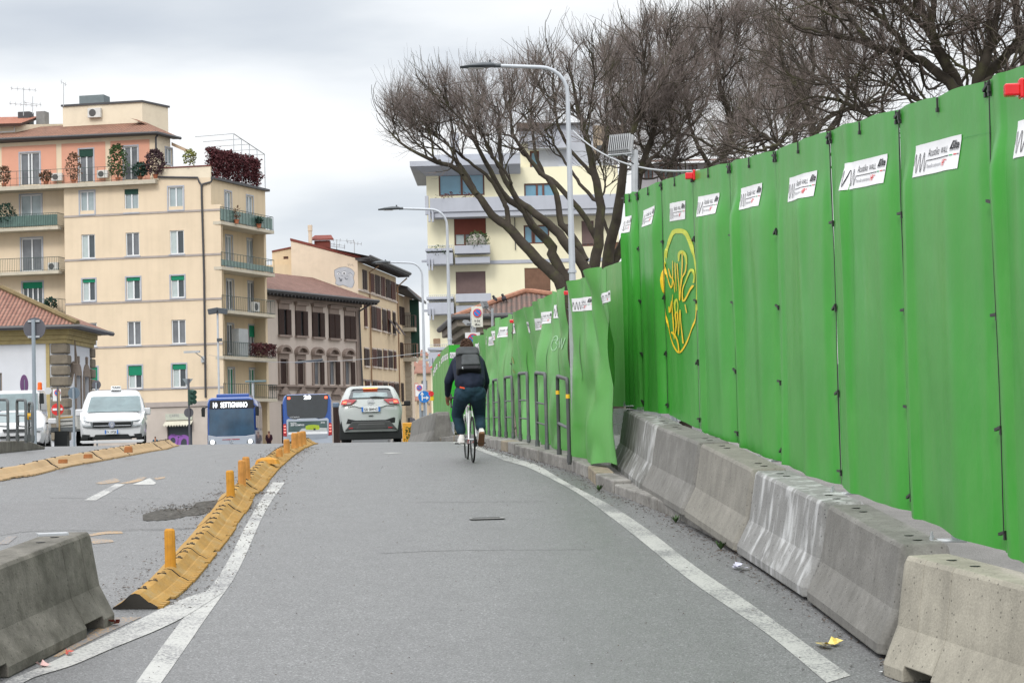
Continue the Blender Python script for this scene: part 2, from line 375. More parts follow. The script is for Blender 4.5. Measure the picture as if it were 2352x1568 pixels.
# edge line on the right, under barriers' side
c6 = lambda x, y: Q('c6', x, y)
_a1 = lambda x, y: Q('a1', x, y)
rl_l = [_a1(380, 1226), _a1(640, 1290), _a1(900, 1393), _a1(1200, 1485), c6(880, 125), c6(1040, 215), c6(1200, 330), c6(1420, 500), c6(1640, 680), c6(1820, 820), c6(2010, 950), c6(2352, 1190), c6(2700, 1480)]
rl_r = [_a1(450, 1222), _a1(760, 1300), _a1(1000, 1372), _a1(1300, 1462), c6(930, 120), c6(1090, 205), c6(1270, 300), c6(1510, 460), c6(1740, 640), c6(1920, 770), c6(2110, 895), c6(2352, 1065), c6(2860, 1430)]
decal('edge_line', [(rl_l, rl_r)], .004, M_WPAINT)
a4 = lambda x, y: Q('a4', x, y)
decal('lane_line', [([a4(1010, 1590), a4(1210, 1310), a4(1420, 1030), a4(1480, 940), a4(1600, 830), a4(1735, 620), a4(1900, 300), a4(2055, 55)],
                     [a4(1200, 1590), a4(1390, 1320), a4(1610, 1000), a4(1690, 890), a4(1765, 780), a4(1860, 590), a4(2010, 260), a4(2150, 55)])], .004, M_WPAINT)
decal('merge_line', [([a4(-40, 1640), a4(60, 1555), a4(260, 1470), a4(700, 1265), a4(1000, 1120), a4(1300, 970), a4(1530, 885)],
                      [a4(60, 1680), a4(220, 1545), a4(540, 1440), a4(860, 1305), a4(1190, 1170), a4(1430, 1050), a4(1690, 882)])], .007, M_WPAINT)
decal('lane_dash', [([a4(635, 190), a4(870, 68)], [a4(725, 190), a4(945, 68)]), ([a4(1000, 72), a4(1130, 22)], [a4(1160, 72), a4(1180, 60)])], .004, M_WPAINT2)
decal('orange_paint', [([a4(720, 60), a4(830, 30), a4(870, 20)], [a4(760, 70), a4(900, 50), a4(880, 25)]), ([a4(900, 62), a4(1000, 40), a4(1060, 15)], [a4(960, 64), a4(1060, 45), a4(1110, 15)]),
                       ([a4(1160, 22), a4(1250, 12)], [a4(1180, 35), a4(1240, 25)]),
                       ([a4(660, 450), a4(800, 425), a4(920, 425)], [a4(680, 462), a4(800, 445), a4(930, 440)]), ([a4(680, 475), a4(850, 490)], [a4(700, 520), a4(860, 505)]),
                       ([a4(-20, 525), a4(60, 460)], [a4(60, 520), a4(130, 462)]),
                       ([a4(400, 1370), a4(640, 1220), a4(860, 1075)], [a4(440, 1370), a4(760, 1215), a4(1070, 1070)])], .004, M_YPAINT)
decal('faded_arrow', [([Q('z4', 1780, 1382), Q('z4', 1900, 1376)], [Q('z4', 1860, 1392), Q('z4', 2060, 1382)])], .004, M_WPAINT2)
# resurfaced patch and broken edge in the left carriageway
decal('asphalt_patch', [([a4(-30, 210), a4(400, 195), a4(900, 195), a4(1500, 170), a4(1690, 150)], [a4(-30, 460), a4(300, 420), a4(900, 420), a4(1300, 412), a4(1500, 400)])], .002, M_ASPH_D)
# ---------------------------------------------------------------- kerb, barriers, lane dividers, railings
def concrete(name, base, streak=0.3, white=0.0, moss=0.0, seed=0.0):
    m = bpy.data.materials.new(name); m.use_nodes = True; nt = m.node_tree; L = nt.links.new
    b = nt.nodes['Principled BSDF']; b.inputs['Roughness'].default_value = .85
    tc = N(nt, 'ShaderNodeTexCoord'); mp0 = N(nt, 'ShaderNodeMapping'); mp0.inputs['Location'].default_value = (seed, seed*.7, 0); L(tc.outputs['Object'], mp0.inputs[0]); o = mp0.outputs[0]
    n1 = N(nt, 'ShaderNodeTexNoise', i_Scale=2.2, i_Detail=7.0, i_Roughness=.62); L(o, n1.inputs[0])
    r1 = ramp(nt, [(.3, .80), (.7, 1.18)]); L(n1.outputs[0], r1.inputs[0])
    mp = N(nt, 'ShaderNodeMapping'); mp.inputs['Scale'].default_value = (1, 1, .09); L(o, mp.inputs[0])
    n2 = N(nt, 'ShaderNodeTexNoise', i_Scale=9.0, i_Detail=5.0, i_Roughness=.6); L(mp.outputs[0], n2.inputs[0])
    r2 = ramp(nt, [(.42, 1.0), (.75, 1-streak)]); L(n2.outputs[0], r2.inputs[0])
    vo = N(nt, 'ShaderNodeTexVoronoi', i_Scale=26.0); L(o, vo.inputs[0]); sp = N(nt, 'ShaderNodeSeparateColor'); L(vo.outputs['Color'], sp.inputs[0])
    hole = math_(nt, 'SUBTRACT', 1.0, math_(nt, 'MULTIPLY', math_(nt, 'MULTIPLY', math_(nt, 'LESS_THAN', vo.outputs['Distance'], .19), math_(nt, 'GREATER_THAN', sp.outputs[0], .62)), .55))
    n5 = N(nt, 'ShaderNodeTexNoise', i_Scale=60.0, i_Detail=3.0); L(o, n5.inputs[0]); r5 = ramp(nt, [(.3, .9), (.7, 1.1)]); L(n5.outputs[0], r5.inputs[0])
    cur = None
    for s in (r1.outputs[0], r2.outputs[0], hole, r5.outputs[0]):
        mx = N(nt, 'ShaderNodeMix', data_type='RGBA', blend_type='MULTIPLY', i_Factor=1.0)
        if cur is None: mx.inputs[6].default_value = (*base, 1)
        else: L(cur, mx.inputs[6])
        L(s, mx.inputs[7]); cur = mx.outputs[2]
    if white:
        n3 = N(nt, 'ShaderNodeTexNoise', i_Scale=6.5, i_Detail=6.0, i_Roughness=.55); mp3 = N(nt, 'ShaderNodeMapping'); mp3.inputs['Scale'].default_value = (1, 1, .22); mp3.inputs['Location'].default_value = (3, 1, 2); L(o, mp3.inputs[0]); L(mp3.outputs[0], n3.inputs[0])
        r3 = ramp(nt, [(.50, 0.0), (.66, white)]); L(n3.outputs[0], r3.inputs[0])
        m3 = N(nt, 'ShaderNodeMix', data_type='RGBA'); L(r3.outputs[0], m3.inputs[0]); L(cur, m3.inputs[6]); m3.inputs[7].default_value = (.62, .63, .64, 1); cur = m3.outputs[2]
    if moss:
        n4 = N(nt, 'ShaderNodeTexNoise', i_Scale=3.0, i_Detail=8.0, i_Roughness=.7); L(o, n4.inputs[0])
        r4 = ramp(nt, [(.4, 0.0), (.62, moss)]); L(n4.outputs[0], r4.inputs[0])
        m4 = N(nt, 'ShaderNodeMix', data_type='RGBA'); L(r4.outputs[0], m4.inputs[0]); L(cur, m4.inputs[6]); m4.inputs[7].default_value = (.045, .042, .032, 1); cur = m4.outputs[2]
    L(cur, b.inputs['Base Color'])
    bp = N(nt, 'ShaderNodeBump', i_Strength=.35, i_Distance=.01); L(n5.outputs[0], bp.inputs['Height']); L(bp.outputs[0], b.inputs['Normal'])
    return m
M_STEEL = pmat('galvanised_steel', (.42, .44, .46), .45, .12, 8, metal=.6)
M_DSTEEL = pmat('weathered_steel', (.12, .13, .135), .55, .25, 6, metal=.2, stain=((.07, .05, .04), 9, .5))
M_BLACK = pmat('black_plastic', (.015, .015, .016), .5)
M_KERB = concrete('kerb_stone', (.26, .25, .235), .3, moss=.55)
M_KERB2 = concrete('kerb_stone_stained', (.30, .25, .18), .4, moss=.6, seed=4)
M_CONC = concrete('grey_concrete', (.185, .18, .168), .28, moss=.3)
M_CONCW = concrete('grey_concrete_limed', (.22, .22, .215), .25, white=.55)
M_CONCL = concrete('grey_concrete_slight_lime', (.18, .18, .17), .3, white=.45, moss=.2, seed=3)
M_CONCY = concrete('pale_concrete', (.31, .29, .24), .2, seed=7, moss=.12)
M_CONCD = concrete('mossy_dark_concrete', (.15, .14, .12), .35, moss=.75, seed=2)
M_PAVE = pmat('pavement_asphalt', (.20, .19, .185), .8, .2, 2, bump=.4, bscale=90, fine=.25)
# pavement behind the kerb
mb = MB(); rows = []
for y in ysf[:170]:
    xr = kx(y)+.22; rows.append([(x, y, gz(x, y)+.115) for x in np.linspace(xr, xr+14, 8)])
mb.loft(rows, cap=False, closed=False); tag(mb.build('pavement', M_PAVE, smooth=True), kind='structure')
kroot = thing('kerb', KERB[4], 'worn stone kerb running between road and green noise wall', 'kerb')
def kerb_stones():
    ys = np.arange(9, 62, .95); mats = (M_KERB, M_KERB2); tot = MB()
    for i, y in enumerate(ys):
        y1 = min(y+.93, 62); r = random.Random(i); dj = r.uniform(-.012, .012); h = .125+r.uniform(-.012, .012)
        if y > 24: h += .03
        a = Vector((kx(y)+dj, y, gz(kx(y), y))); b = Vector((kx(y1)+dj, y1, gz(kx(y1), y1)))
        n = Vector((b-a)); n = Vector((n.y, -n.x, 0)).normalized()*.24
        z = Vector((0, 0, 1)); q = [a-z*.1, b-z*.1, b+z*h, a+z*h]
        tot = MB(); tot.prism(q, n); tot.build('kerb_stone', mats[1 if i % 7 == 3 else 0], kroot, bevel=.018)
kerb_stones()
# jersey barrier: profile (across, up), 0.80 m high
PROF = [(-.37, 0), (.37, 0), (.37, .08), (.245, .33), (.175, .77), (.155, .80), (-.155, .80), (-.175, .77), (-.245, .33), (-.37, .08)]
def barrier(a, b, mat, label, group='concrete barriers under the noise wall', H=.8, side=1, slots=True, wide=1.0, name='concrete_barrier', tops=True):
    """front lower edge runs a->b (world points on the ground); body lies to the right of the line (side=1)"""
    a, b = Vector(a), Vector(b); u = (b-a); Lg = u.length; u2 = Vector((u.x, u.y, 0)).normalized(); n = Vector((u2.y, -u2.x, 0))*side
    ctr0 = a+n*.37*wide; root = thing(name, ctr0, label, 'barrier', group); up = Vector((0, 0, 1))
    def ring(t, sh=1.0, dz=0.0):
        c = ctr0+u*t
        return [c+n*(p[0]*wide*sh)*-1+up*(p[1]*H/.8*(1 if p[1] < .5 else sh)+dz) for p in PROF]
    e = .045/Lg
    mb = MB()
    if not slots:
        mb.loft([ring(0, .88), ring(e), ring(.5), ring(1-e), ring(1, .88)])
    else:
        # two forklift pockets: split the body so that its foot is cut out
        s1, s2, hw = .16, .82, .17/Lg
        def ringc(t):
            c = ctr0+u*t; z0 = .105; pr = [(-.355, z0), (.355, z0), (.355, z0+.01)]+PROF[3:-1]+[(-.355, z0+.01)]
            return [c+n*(p[0]*wide)*-1+up*(p[1]*H/.8) for p in pr]
        seq = [(0, .95, 0), (e, 1, 0), (s1-hw, 1, 0)]
        mb.loft([ring(0, .95), ring(e), ring(s1-hw)]); mb.loft([ringc(s1-hw), ringc(s1+hw)]); mb.loft([ring(s1+hw), ring(.5), ring(s2-hw)]); mb.loft([ringc(s2-hw), ringc(s2+hw)]); mb.loft([ring(s2+hw), ring(1-e), ring(1, .95)])
    mb.build('barrier_body', mat, root, bevel=.012)
    if tops:
        for t in (.12, .22, .8, .9):
            hb = MB(); c = ctr0+u*t+up*(H+.0015); hb.disc(c, up, .035, .002, 12); hb.build('lifting_hole', M_BLACK, root)
    return root
JP = [(1401, 1068), (1471.6, 1126), (1568, 1185), (1688, 1267), (1848, 1374), (2021, 1507)]
JW = [G(p[0], p[1], lift=(.10 if i < 3 else .03)) for i, p in enumerate(JP)]
BM = [M_CONCL, M_CONC, concrete('sandy_concrete', (.215, .205, .18), .22, moss=.15, seed=9), M_CONCW, M_CONC]
BL = ['lime-streaked grey barrier at the far end of the row, beside the low wall',
      'plain grey barrier, second from the far end of the row',
      'plain sandy grey barrier in the middle of the row',
      'concrete barrier heavily streaked with white lime runs',
      'pitted grey concrete barrier with a chipped white scuff, right behind the pale near barrier']
for i in range(5):
    a, b = JW[i], JW[i+1]; g = .017
    barrier(a.lerp(b, g), b.lerp(a, g), BM[i], BL[i], side=-1, slots=False, H=.76)
NB0 = G(2024, 1549); NB1 = NB0+Vector((.95, -2.6, 0)); NB1.z = gz(NB1.x, NB1.y)
barrier(NB0, NB1, M_CONCY, 'pale sandy concrete barrier with rounded top, cut off by the right edge of the photo', side=-1, H=.80)
LB0 = G(268, 1429); LBd = (G(0, 1566)-LB0).normalized(); LB1 = LB0+LBd*2.6; LB1.z = gz(LB1.x, LB1.y)+.0
barrier(LB0, LB1, M_CONCD, 'dark mossy concrete barrier with forklift slots in the left foreground', side=1, H=.72, group='', wide=1.0)
pl = MB(); c = W(127, 1226, LB0.y-.9); pl.box((c.x-.02, c.y, c.z), (.22, .16, .02), (1, .35)); tag(pl.build('metal_plate', M_STEEL, bevel=.002), 'small flat metal plate lying on top of the dark mossy barrier', 'plate')
# far barrier near the hedge
FB = [W(*Q('c1', 600, 1395), 60), W(*Q('c1', 440, 1395), 66), W(*Q('c1', 345, 1390), 73)]
for k in range(2):
    a, b = FB[k].copy(), FB[k+1].copy(); a.z = gz(a.x, a.y); b.z = gz(b.x, b.y)
    barrier(a, b, M_CONC, ['light concrete barrier beside the cyclist, far down the road', 'light concrete barrier at the hedge, farthest down the road'][k], side=-1, slots=False, H=.95, wide=1.1, tops=False, group='barriers far down the road')
# ---------------------------------------------------------------- yellow rubber lane dividers with posts
M_RUB = pmat('ochre_rubber', (.32, .185, .05), .8, .22, 3.5, stain=((.30, .24, .13), 5, .75), fine=.12, bscale=60, bump=.3)
M_RUBD = pmat('worn_black_rubber', (.035, .032, .028), .8, .3, 6)
M_RUBF = pmat('faded_ochre_rubber', (.34, .235, .13), .8, .2, 4, stain=((.33, .26, .17), 6, .6))
M_POST = pmat('orange_post_plastic', (.50, .235, .03), .55, .2, 7, stain=((.30, .16, .05), 11, .6), streak=.25)
M_MOSS = pmat('moss_and_grass', (.07, .11, .025), .9, .3, 20)
def divider(cent, seg, mat, label_fn, group, w=.37, h=.125, teeth=True, gap=.012, n0=''):
    pts = [Vector(c) for c in crv([tuple(c) for c in cent], 10)]
    cum = [0]
    for a, b in zip(pts, pts[1:]): cum.append(cum[-1]+(b-a).length)
    def at(s):
        s = min(max(s, 0), cum[-1]-1e-4); i = max(int(np.searchsorted(cum, s, side='right'))-1, 0); i = min(i, len(pts)-2)
        t = (s-cum[i])/(cum[i+1]-cum[i]); p = pts[i].lerp(pts[i+1], t); d = (pts[i+1]-pts[i]).normalized()
        p.z = gz(p.x, p.y); return p, d
    k = 0; s = 0; total = cum[-1]
    prof = [(-.5, 0), (-.5, .10), (-.30, .42), (-.10, .93), (0, 1), (.10, .93), (.30, .42), (.34, .40), (.5, .12), (.5, 0)]
    while s < total-.3:
        e = min(s+seg-gap, total); p0, _ = at(s)
        root = thing('lane_divider', p0, label_fn(k), 'lane divider', group)
        rings = []; r = random.Random(k*7+3); jit = r.uniform(-.012, .012); lift = r.uniform(0, .008)
        for j in range(9):
            p, d = at(s+(e-s)*j/8); n = Vector((d.y, -d.x, 0)).normalized()
            hh = h*(1+.02*math.sin(j*2.1+k))
            rings.append([p+n*(a*w+jit)+Vector((0, 0, b*hh+lift)) for a, b in prof])
        mb = MB(); mb.loft(rings, 0)
        mb.m[-2] = 1; mb.m[-1] = 1
        nt_ = int((e-s)/.085)
        for j in range(nt_):
            p, d = at(s+(j+.5)*(e-s)/nt_); n = Vector((d.y, -d.x, 0)).normalized()
            if r.random() < .12: continue
            c = p+n*(.5*w+jit+.014)+Vector((0, 0, .010)); mb.fbox(c, n*.030, d*.030, Vector((0, 0, .011)))
        hb = mb
        for t in (.2, .5, .8):
            p, d = at(s+(e-s)*t); n = Vector((d.y, -d.x, 0)).normalized()
            c = p+Vector((0, 0, h*.985+lift))+n*jit; hb.fbox(c, n*.038, d*.007, Vector((0, 0, .006)), 1)
            q = p+Vector((0, 0, h*.985+lift))+n*jit+d*.07; hb.fbox(q, n*.012, d*.012, Vector((0, 0, .006)), 1)
        mb.build('divider_body', [mat, M_RUBD], root)
        s += seg; k += 1
    return at, total
def post(base, hgt, label, lean=(0, 0), w=.10, group='orange posts on the near lane divider', mat=None, ruined=False):
    base = Vector(base)-Vector((0, 0, .03)); root = thing('delineator_post', base, label, 'post', group)
    mb = MB(); hgt += .03
    def ring(z, k): return [base+Vector((lean[0]*z+k*w/2*math.cos(R(22.5+45*i)), lean[1]*z+k*w/2*.55*math.sin(R(22.5+45*i)), z)) for i in range(8)]
    mb.loft([ring(0, 1.12), ring(.06, 1.05), ring(hgt-.02, 1.0), ring(hgt, .72)])
    mb.build('post_body', mat or M_POST, root, smooth=False, bevel=.004); return root
rb = [Q('a4', 1200, 1010), Q('a4', 1400, 845), Q('a4', 1590, 620), Q('a4', 1720, 450), Q('a4', 1850, 260), Q('a4', 1910, 150), Q('c5', 960, 490), Q('c5', 1090, 340), Q('c5', 1230, 200), Q('c5', 1320, 130), Q('c5', 1400, 85)]
RB = [G(*p) for p in rb]; cen = []
for i, p in enumerate(RB):
    d = (RB[min(i+1, len(RB)-1)]-RB[max(i-1, 0)]); d.z = 0; d.normalize(); cen.append(p+Vector((-d.y, d.x, 0))*.19)
last = (cen[-1]-cen[-2]).normalized(); cen.append(cen[-1]+last*3.0); cen.append(cen[-2]+last*6.0)
ORD = ['first', 'second', 'third', 'fourth', 'fifth', 'sixth', 'seventh', 'eighth', 'ninth', 'tenth', 'eleventh', 'twelfth', 'thirteenth', 'fourteenth', 'fifteenth', 'sixteenth', 'seventeenth', 'eighteenth', 'nineteenth', 'twentieth', 'twenty-first', 'twenty-second', 'twenty-third', 'twenty-fourth', 'twenty-fifth', 'twenty-sixth', 'twenty-seventh', 'twenty-eighth']
divider(cen, 1.25, M_RUB, lambda k: 'ochre rubber piece of the near lane divider, %s from its open end' % ORD[k], 'pieces of the near lane divider')
c5 = lambda x, y: Q('c5', x, y)
PP = [(185, 1160, 815, 'tall orange post nearest the camera, standing alone on the divider'), (725, 528, 292, 'orange post second from the camera, just left of the leaning pair'),
      (824, 418, 200, 'brown-stained orange post, front one of the overlapping pair'), (868, 372, 170, 'orange post with moss at its foot, back one of the overlapping pair'),
      (1160, 152, 97, 'short broken orange post stub on the divider'), (1226, 120, 12, 'round-topped orange post just before the far cluster'),
      (1300, 78, -45, 'wide brownish post at the near end of the far cluster'), (1342, 62, -52, 'orange post in the middle of the far cluster'), (1374, 48, -60, 'last orange post of the far cluster, nearest the crest')]
for x, yb, yt, lb in PP:
    px, py = c5(x, yb); b = G(px, py, lift=.115); hh = (yb-yt)*.25635*b.y/F
    post(b, hh, lb, w=.10 if x < 1280 else .115, mat=M_POST if x < 800 else pmat('faded_orange_post', (.46, .22, .06), .7, .3, 9, streak=.3), lean=(random.uniform(-.03, .03), 0))
# broken lump between the post pair and the stub
lump = MB(); p = G(*c5(1045, 215), lift=.1); lump.loft([[p+Vector((a*.13*s, b*.08*s, z)) for a, b in ((-1, -1), (1, -1), (1.2, .6), (.2, 1.2), (-1, 1))] for z, s in ((-.03, 1.2), (.03, 1), (.06, .5))]); tag(lump.build('broken_post_foot', M_POST), 'torn orange foot of a missing post on the near divider', 'post')
# left divider
a7 = lambda x, y: Q('a7', x, y)
LD = [G(*a7(x, y)) for x, y in ((-60, 1600), (180, 1555), (410, 1520), (860, 1405), (1330, 1320), (1700, 1250), (2030, 1190), (2200, 1160), (2345, 1118))]
cen2 = [p+Vector((-.16, .12, 0)) for p in LD]
divider(cen2, 1.9, M_RUBF, lambda k: 'faded ochre piece of the left lane divider, %s from its near end' % ORD[k], 'pieces of the left lane divider', w=.40, h=.14, gap=.05)
for x, yb, yt, lb in ((1725, 1180, 1120, 'low orange stub on the left lane divider, farthest of its three stubs'), (1183, 1255, 1225, 'low orange stub on the left lane divider, middle of its three stubs'), (845, 1322, 1298, 'low dark red-brown stub on the left lane divider, nearest of its three stubs')):
    b = G(*a7(x, yb), lift=.12); post(b, (yb-yt)*.171*b.y/F, lb, w=.13, group='stubs on the left lane divider', mat=pmat('rusty_stub', (.32, .13, .05), .8))
# ---------------------------------------------------------------- U-shaped railing frames
M_PIPE = pmat('grey_pipe', (.11, .12, .125), .55, .25, 7, metal=.25, stain=((.22, .20, .18), 6, .5))
M_PIPED = pmat('dark_pipe', (.05, .053, .056), .5, .2, 7)
M_YTAPE = pmat('yellow_tape', (.75, .42, .02), .5)
a1 = lambda x, y: Q('a1', x, y)
FR = [((1535, 1350), (1640, 1368), 515, 'dark railing frame with yellow reflective bands, nearest the broken sheets', True),
      ((1308, 1303), (1408, 1325), 530, 'grey tubular railing frame, second in the row from the yellow banded one', False),
      ((1130, 1258), (1217, 1272), 565, 'grey tubular railing frame, third in the row from the yellow banded one', False),
      ((980, 1216), (1055, 1232), 598, 'grey tubular railing frame, fourth in the row from the yellow banded one', False),
      ((857, 1200), (912, 1208), 622, 'grey tubular railing frame, fifth in the row and just right of the cyclist', False),
      ((755, 1188), (800, 1194), 655, 'grey tubular railing frame half hidden behind the cyclist', False)]
def frame(pa, pb, h, label, band, r=.027, group='tubular railing frames on the kerb', rungs=(.60, .33)):
    root = thing('railing_frame', pa, label, 'railing frame', group); up = Vector((0, 0, 1)); u = (pb-pa)
    c = .07; mb = MB(); un = u.normalized()
    m = MB(); path = [pa-up*.03, pa+up*(h-c)]+[pa+up*(h-c+c*math.sin(R(a)))+un*(c*(1-math.cos(R(a)))) for a in (30, 60, 90)]
    pt = [pb+up*(h-c+c*math.sin(R(a)))-un*(c*(1-math.cos(R(a)))) for a in (90, 60, 30)]+[pb+up*(h-c), pb-up*.03]
    m.tube(path+pt, r, 10); m.tube([pa, pa+up*.10], r*1.35, 10); m.tube([pb, pb+up*.10], r*1.35, 10)
    m.build('hoop', M_PIPED if band else M_PIPE, root, smooth=True, autosm=50)
    if band:
        q = MB(); q.tube([pa+up*h*.41, pb+up*h*.41], r*.85, 8); q.build('crossbar', M_PIPE, root, smooth=True, autosm=50)
        for p in (pa, pb):
            q = MB(); q.tube([p+up*(h*.77), p+up*(h*.77+.055)], r*1.06, 12); q.build('yellow_band', M_YTAPE, root, smooth=True, autosm=50)
    else:
        for k in rungs:
            q = MB(); q.tube([pa.lerp(pb, 0), pb], r*.55, 8) if 0 else q.tube([pa+up*h*k, pb+up*h*k], r*.5, 8); q.build('crossbar', M_PIPE, root, smooth=True, autosm=50)
        q = MB(); k0, k1 = rungs; q.tube([pa+un*.12+up*h*k0, pa+un*.12+up*h*k1], r*.4, 8); q.build('upright_bar', M_PIPE, root, smooth=True)
    return root
for A, B, yt, lb, band in FR:
    pa = G(*a1(*A), lift=.14); pb = G(*a1(*B), lift=.14)
    d = 1.12*F/((A[1]-yt)*.2197); pa = W(*a1(*A), d); pb = W(*a1(*B), d-1.05 if d < 38 else d-.8); pa.z = gz(pa.x, pa.y)+.14; pb.z = gz(pb.x, pb.y)+.14
    frame(pa, pb, 1.12, lb, band)
# left kerb ledge with its frames
lb = MB(); A, B = G(-40, 1046), G(104, 1031); u = (B-A); up = Vector((0, 0, 1)); n = Vector((-u.y, u.x, 0)).normalized()
lb.loft([[A+up*0, A+n*.9, A+n*.9+up*.23, A+up*.23], [A.lerp(B, .68)+up*0, A.lerp(B, .68)+n*.9, A.lerp(B, .68)+n*.9+up*.20, A.lerp(B, .68)+up*.20], [B, B+n*.6, B+n*.6+up*.05, B+up*.05]])
tag(lb.build('concrete_kerb', M_CONCD, bevel=.02), 'raised mossy concrete kerb at the left edge carrying grey railing frames', 'kerb')
for k, (x0, x1, yt, band) in enumerate(((-60, 110, 500, False), (235, 352, 505, False), (395, 440, 545, True))):
    dd = A.y+3; pa, pb = W(*a7(x0, 1040), dd), W(*a7(x1, 1052), dd-.6); h = (1045-yt)*.171*dd/F
    rt = frame(pa, pb, h, ['grey railing frame cut by the left edge of the photo', 'grey railing frame on the left kerb in front of the white lorry', 'narrow railing frame with a yellow band beside the tall round sign on the left'][k], False, r=.027, group='railing frames on the left kerb', rungs=(.62, .35))
    if band:
        q = MB(); q.tube([pa+up*h*.55, pa+up*h*.55+up*.12], .034, 10); q.build('yellow_band', M_YTAPE, rt, smooth=True)
# ---------------------------------------------------------------- green noise wall
def pvc(name, col, rough=.36):
    m = bpy.data.materials.new(name); m.use_nodes = True; nt = m.node_tree; L = nt.links.new
    b = nt.nodes['Principled BSDF']; b.inputs['Specular IOR Level'].default_value = .30
    tc = N(nt, 'ShaderNodeTexCoord'); o = tc.outputs['Object']
    n = N(nt, 'ShaderNodeTexNoise', i_Scale=1.4, i_Detail=6.0, i_Roughness=.6); L(o, n.inputs[0])
    r = ramp(nt, [(.3, .92), (.7, 1.08)]); L(n.outputs[0], r.inputs[0])
    mx = N(nt, 'ShaderNodeMix', data_type='RGBA', blend_type='MULTIPLY', i_Factor=1.0); mx.inputs[6].default_value = (*col, 1); L(r.outputs[0], mx.inputs[7])
    sep = N(nt, 'ShaderNodeSeparateXYZ'); L(o, sep.inputs[0])
    n2 = N(nt, 'ShaderNodeTexNoise', i_Scale=3.0, i_Detail=7.0, i_Roughness=.7); mp = N(nt, 'ShaderNodeMapping'); mp.inputs['Scale'].default_value = (1, 1, .25); L(o, mp.inputs[0]); L(mp.outputs[0], n2.inputs[0])
    r2 = ramp(nt, [(.45, 0.0), (.78, .24)]); L(n2.outputs[0], r2.inputs[0])
    m2 = N(nt, 'ShaderNodeMix', data_type='RGBA'); L(r2.outputs[0], m2.inputs[0]); L(mx.outputs[2], m2.inputs[6]); m2.inputs[7].default_value = (.22, .34, .17, 1)
    L(m2.outputs[2], b.inputs['Base Color'])
    rr = ramp(nt, [(.3, rough-.08), (.7, rough+.12)]); L(n2.outputs[0], rr.inputs[0]); L(rr.outputs[0], b.inputs['Roughness'])
    nb = N(nt, 'ShaderNodeTexNoise', i_Scale=5.0, i_Detail=3.0); L(o, nb.inputs[0])
    bp = N(nt, 'ShaderNodeBump', i_Strength=.12, i_Distance=.03); L(nb.outputs[0], bp.inputs['Height']); L(bp.outputs[0], b.inputs['Normal'])
    return m
M_PVC = pvc('green_pvc', (.042, .275, .032)); M_PVC2 = pvc('dusty_green_pvc', (.08, .31, .055), .38)
M_PVCB = pvc('bright_green_pvc', (.02, .40, .02), .4)
M_LAB = pmat('white_sticker', (.78, .78, .80), .55, .04, 6); M_INK = pmat('black_ink', (.025, .025, .03), .6); M_GINK = pmat('grey_ink', (.22, .22, .24), .6)
M_RINK = pmat('red_ink', (.65, .03, .03), .6); M_GRINK = pmat('green_ink', (.02, .35, .1), .6)
M_YSPRAY = pmat('yellow_spray', (.80, .52, .01), .5, .1, 4); M_YSPRAY2 = pmat('thin_yellow_spray', (.50, .55, .03), .5, .2, 4)
M_WSPRAY = pmat('pale_spray', (.35, .58, .36), .6); M_RSPRAY = pmat('thin_red_spray', (.25, .27, .10), .6)
M_RED = pmat('red_lens', (.62, .006, .012), .15, .1, 10, spec=.6); M_GREYP = pmat('grey_plastic', (.42, .45, .44), .5)
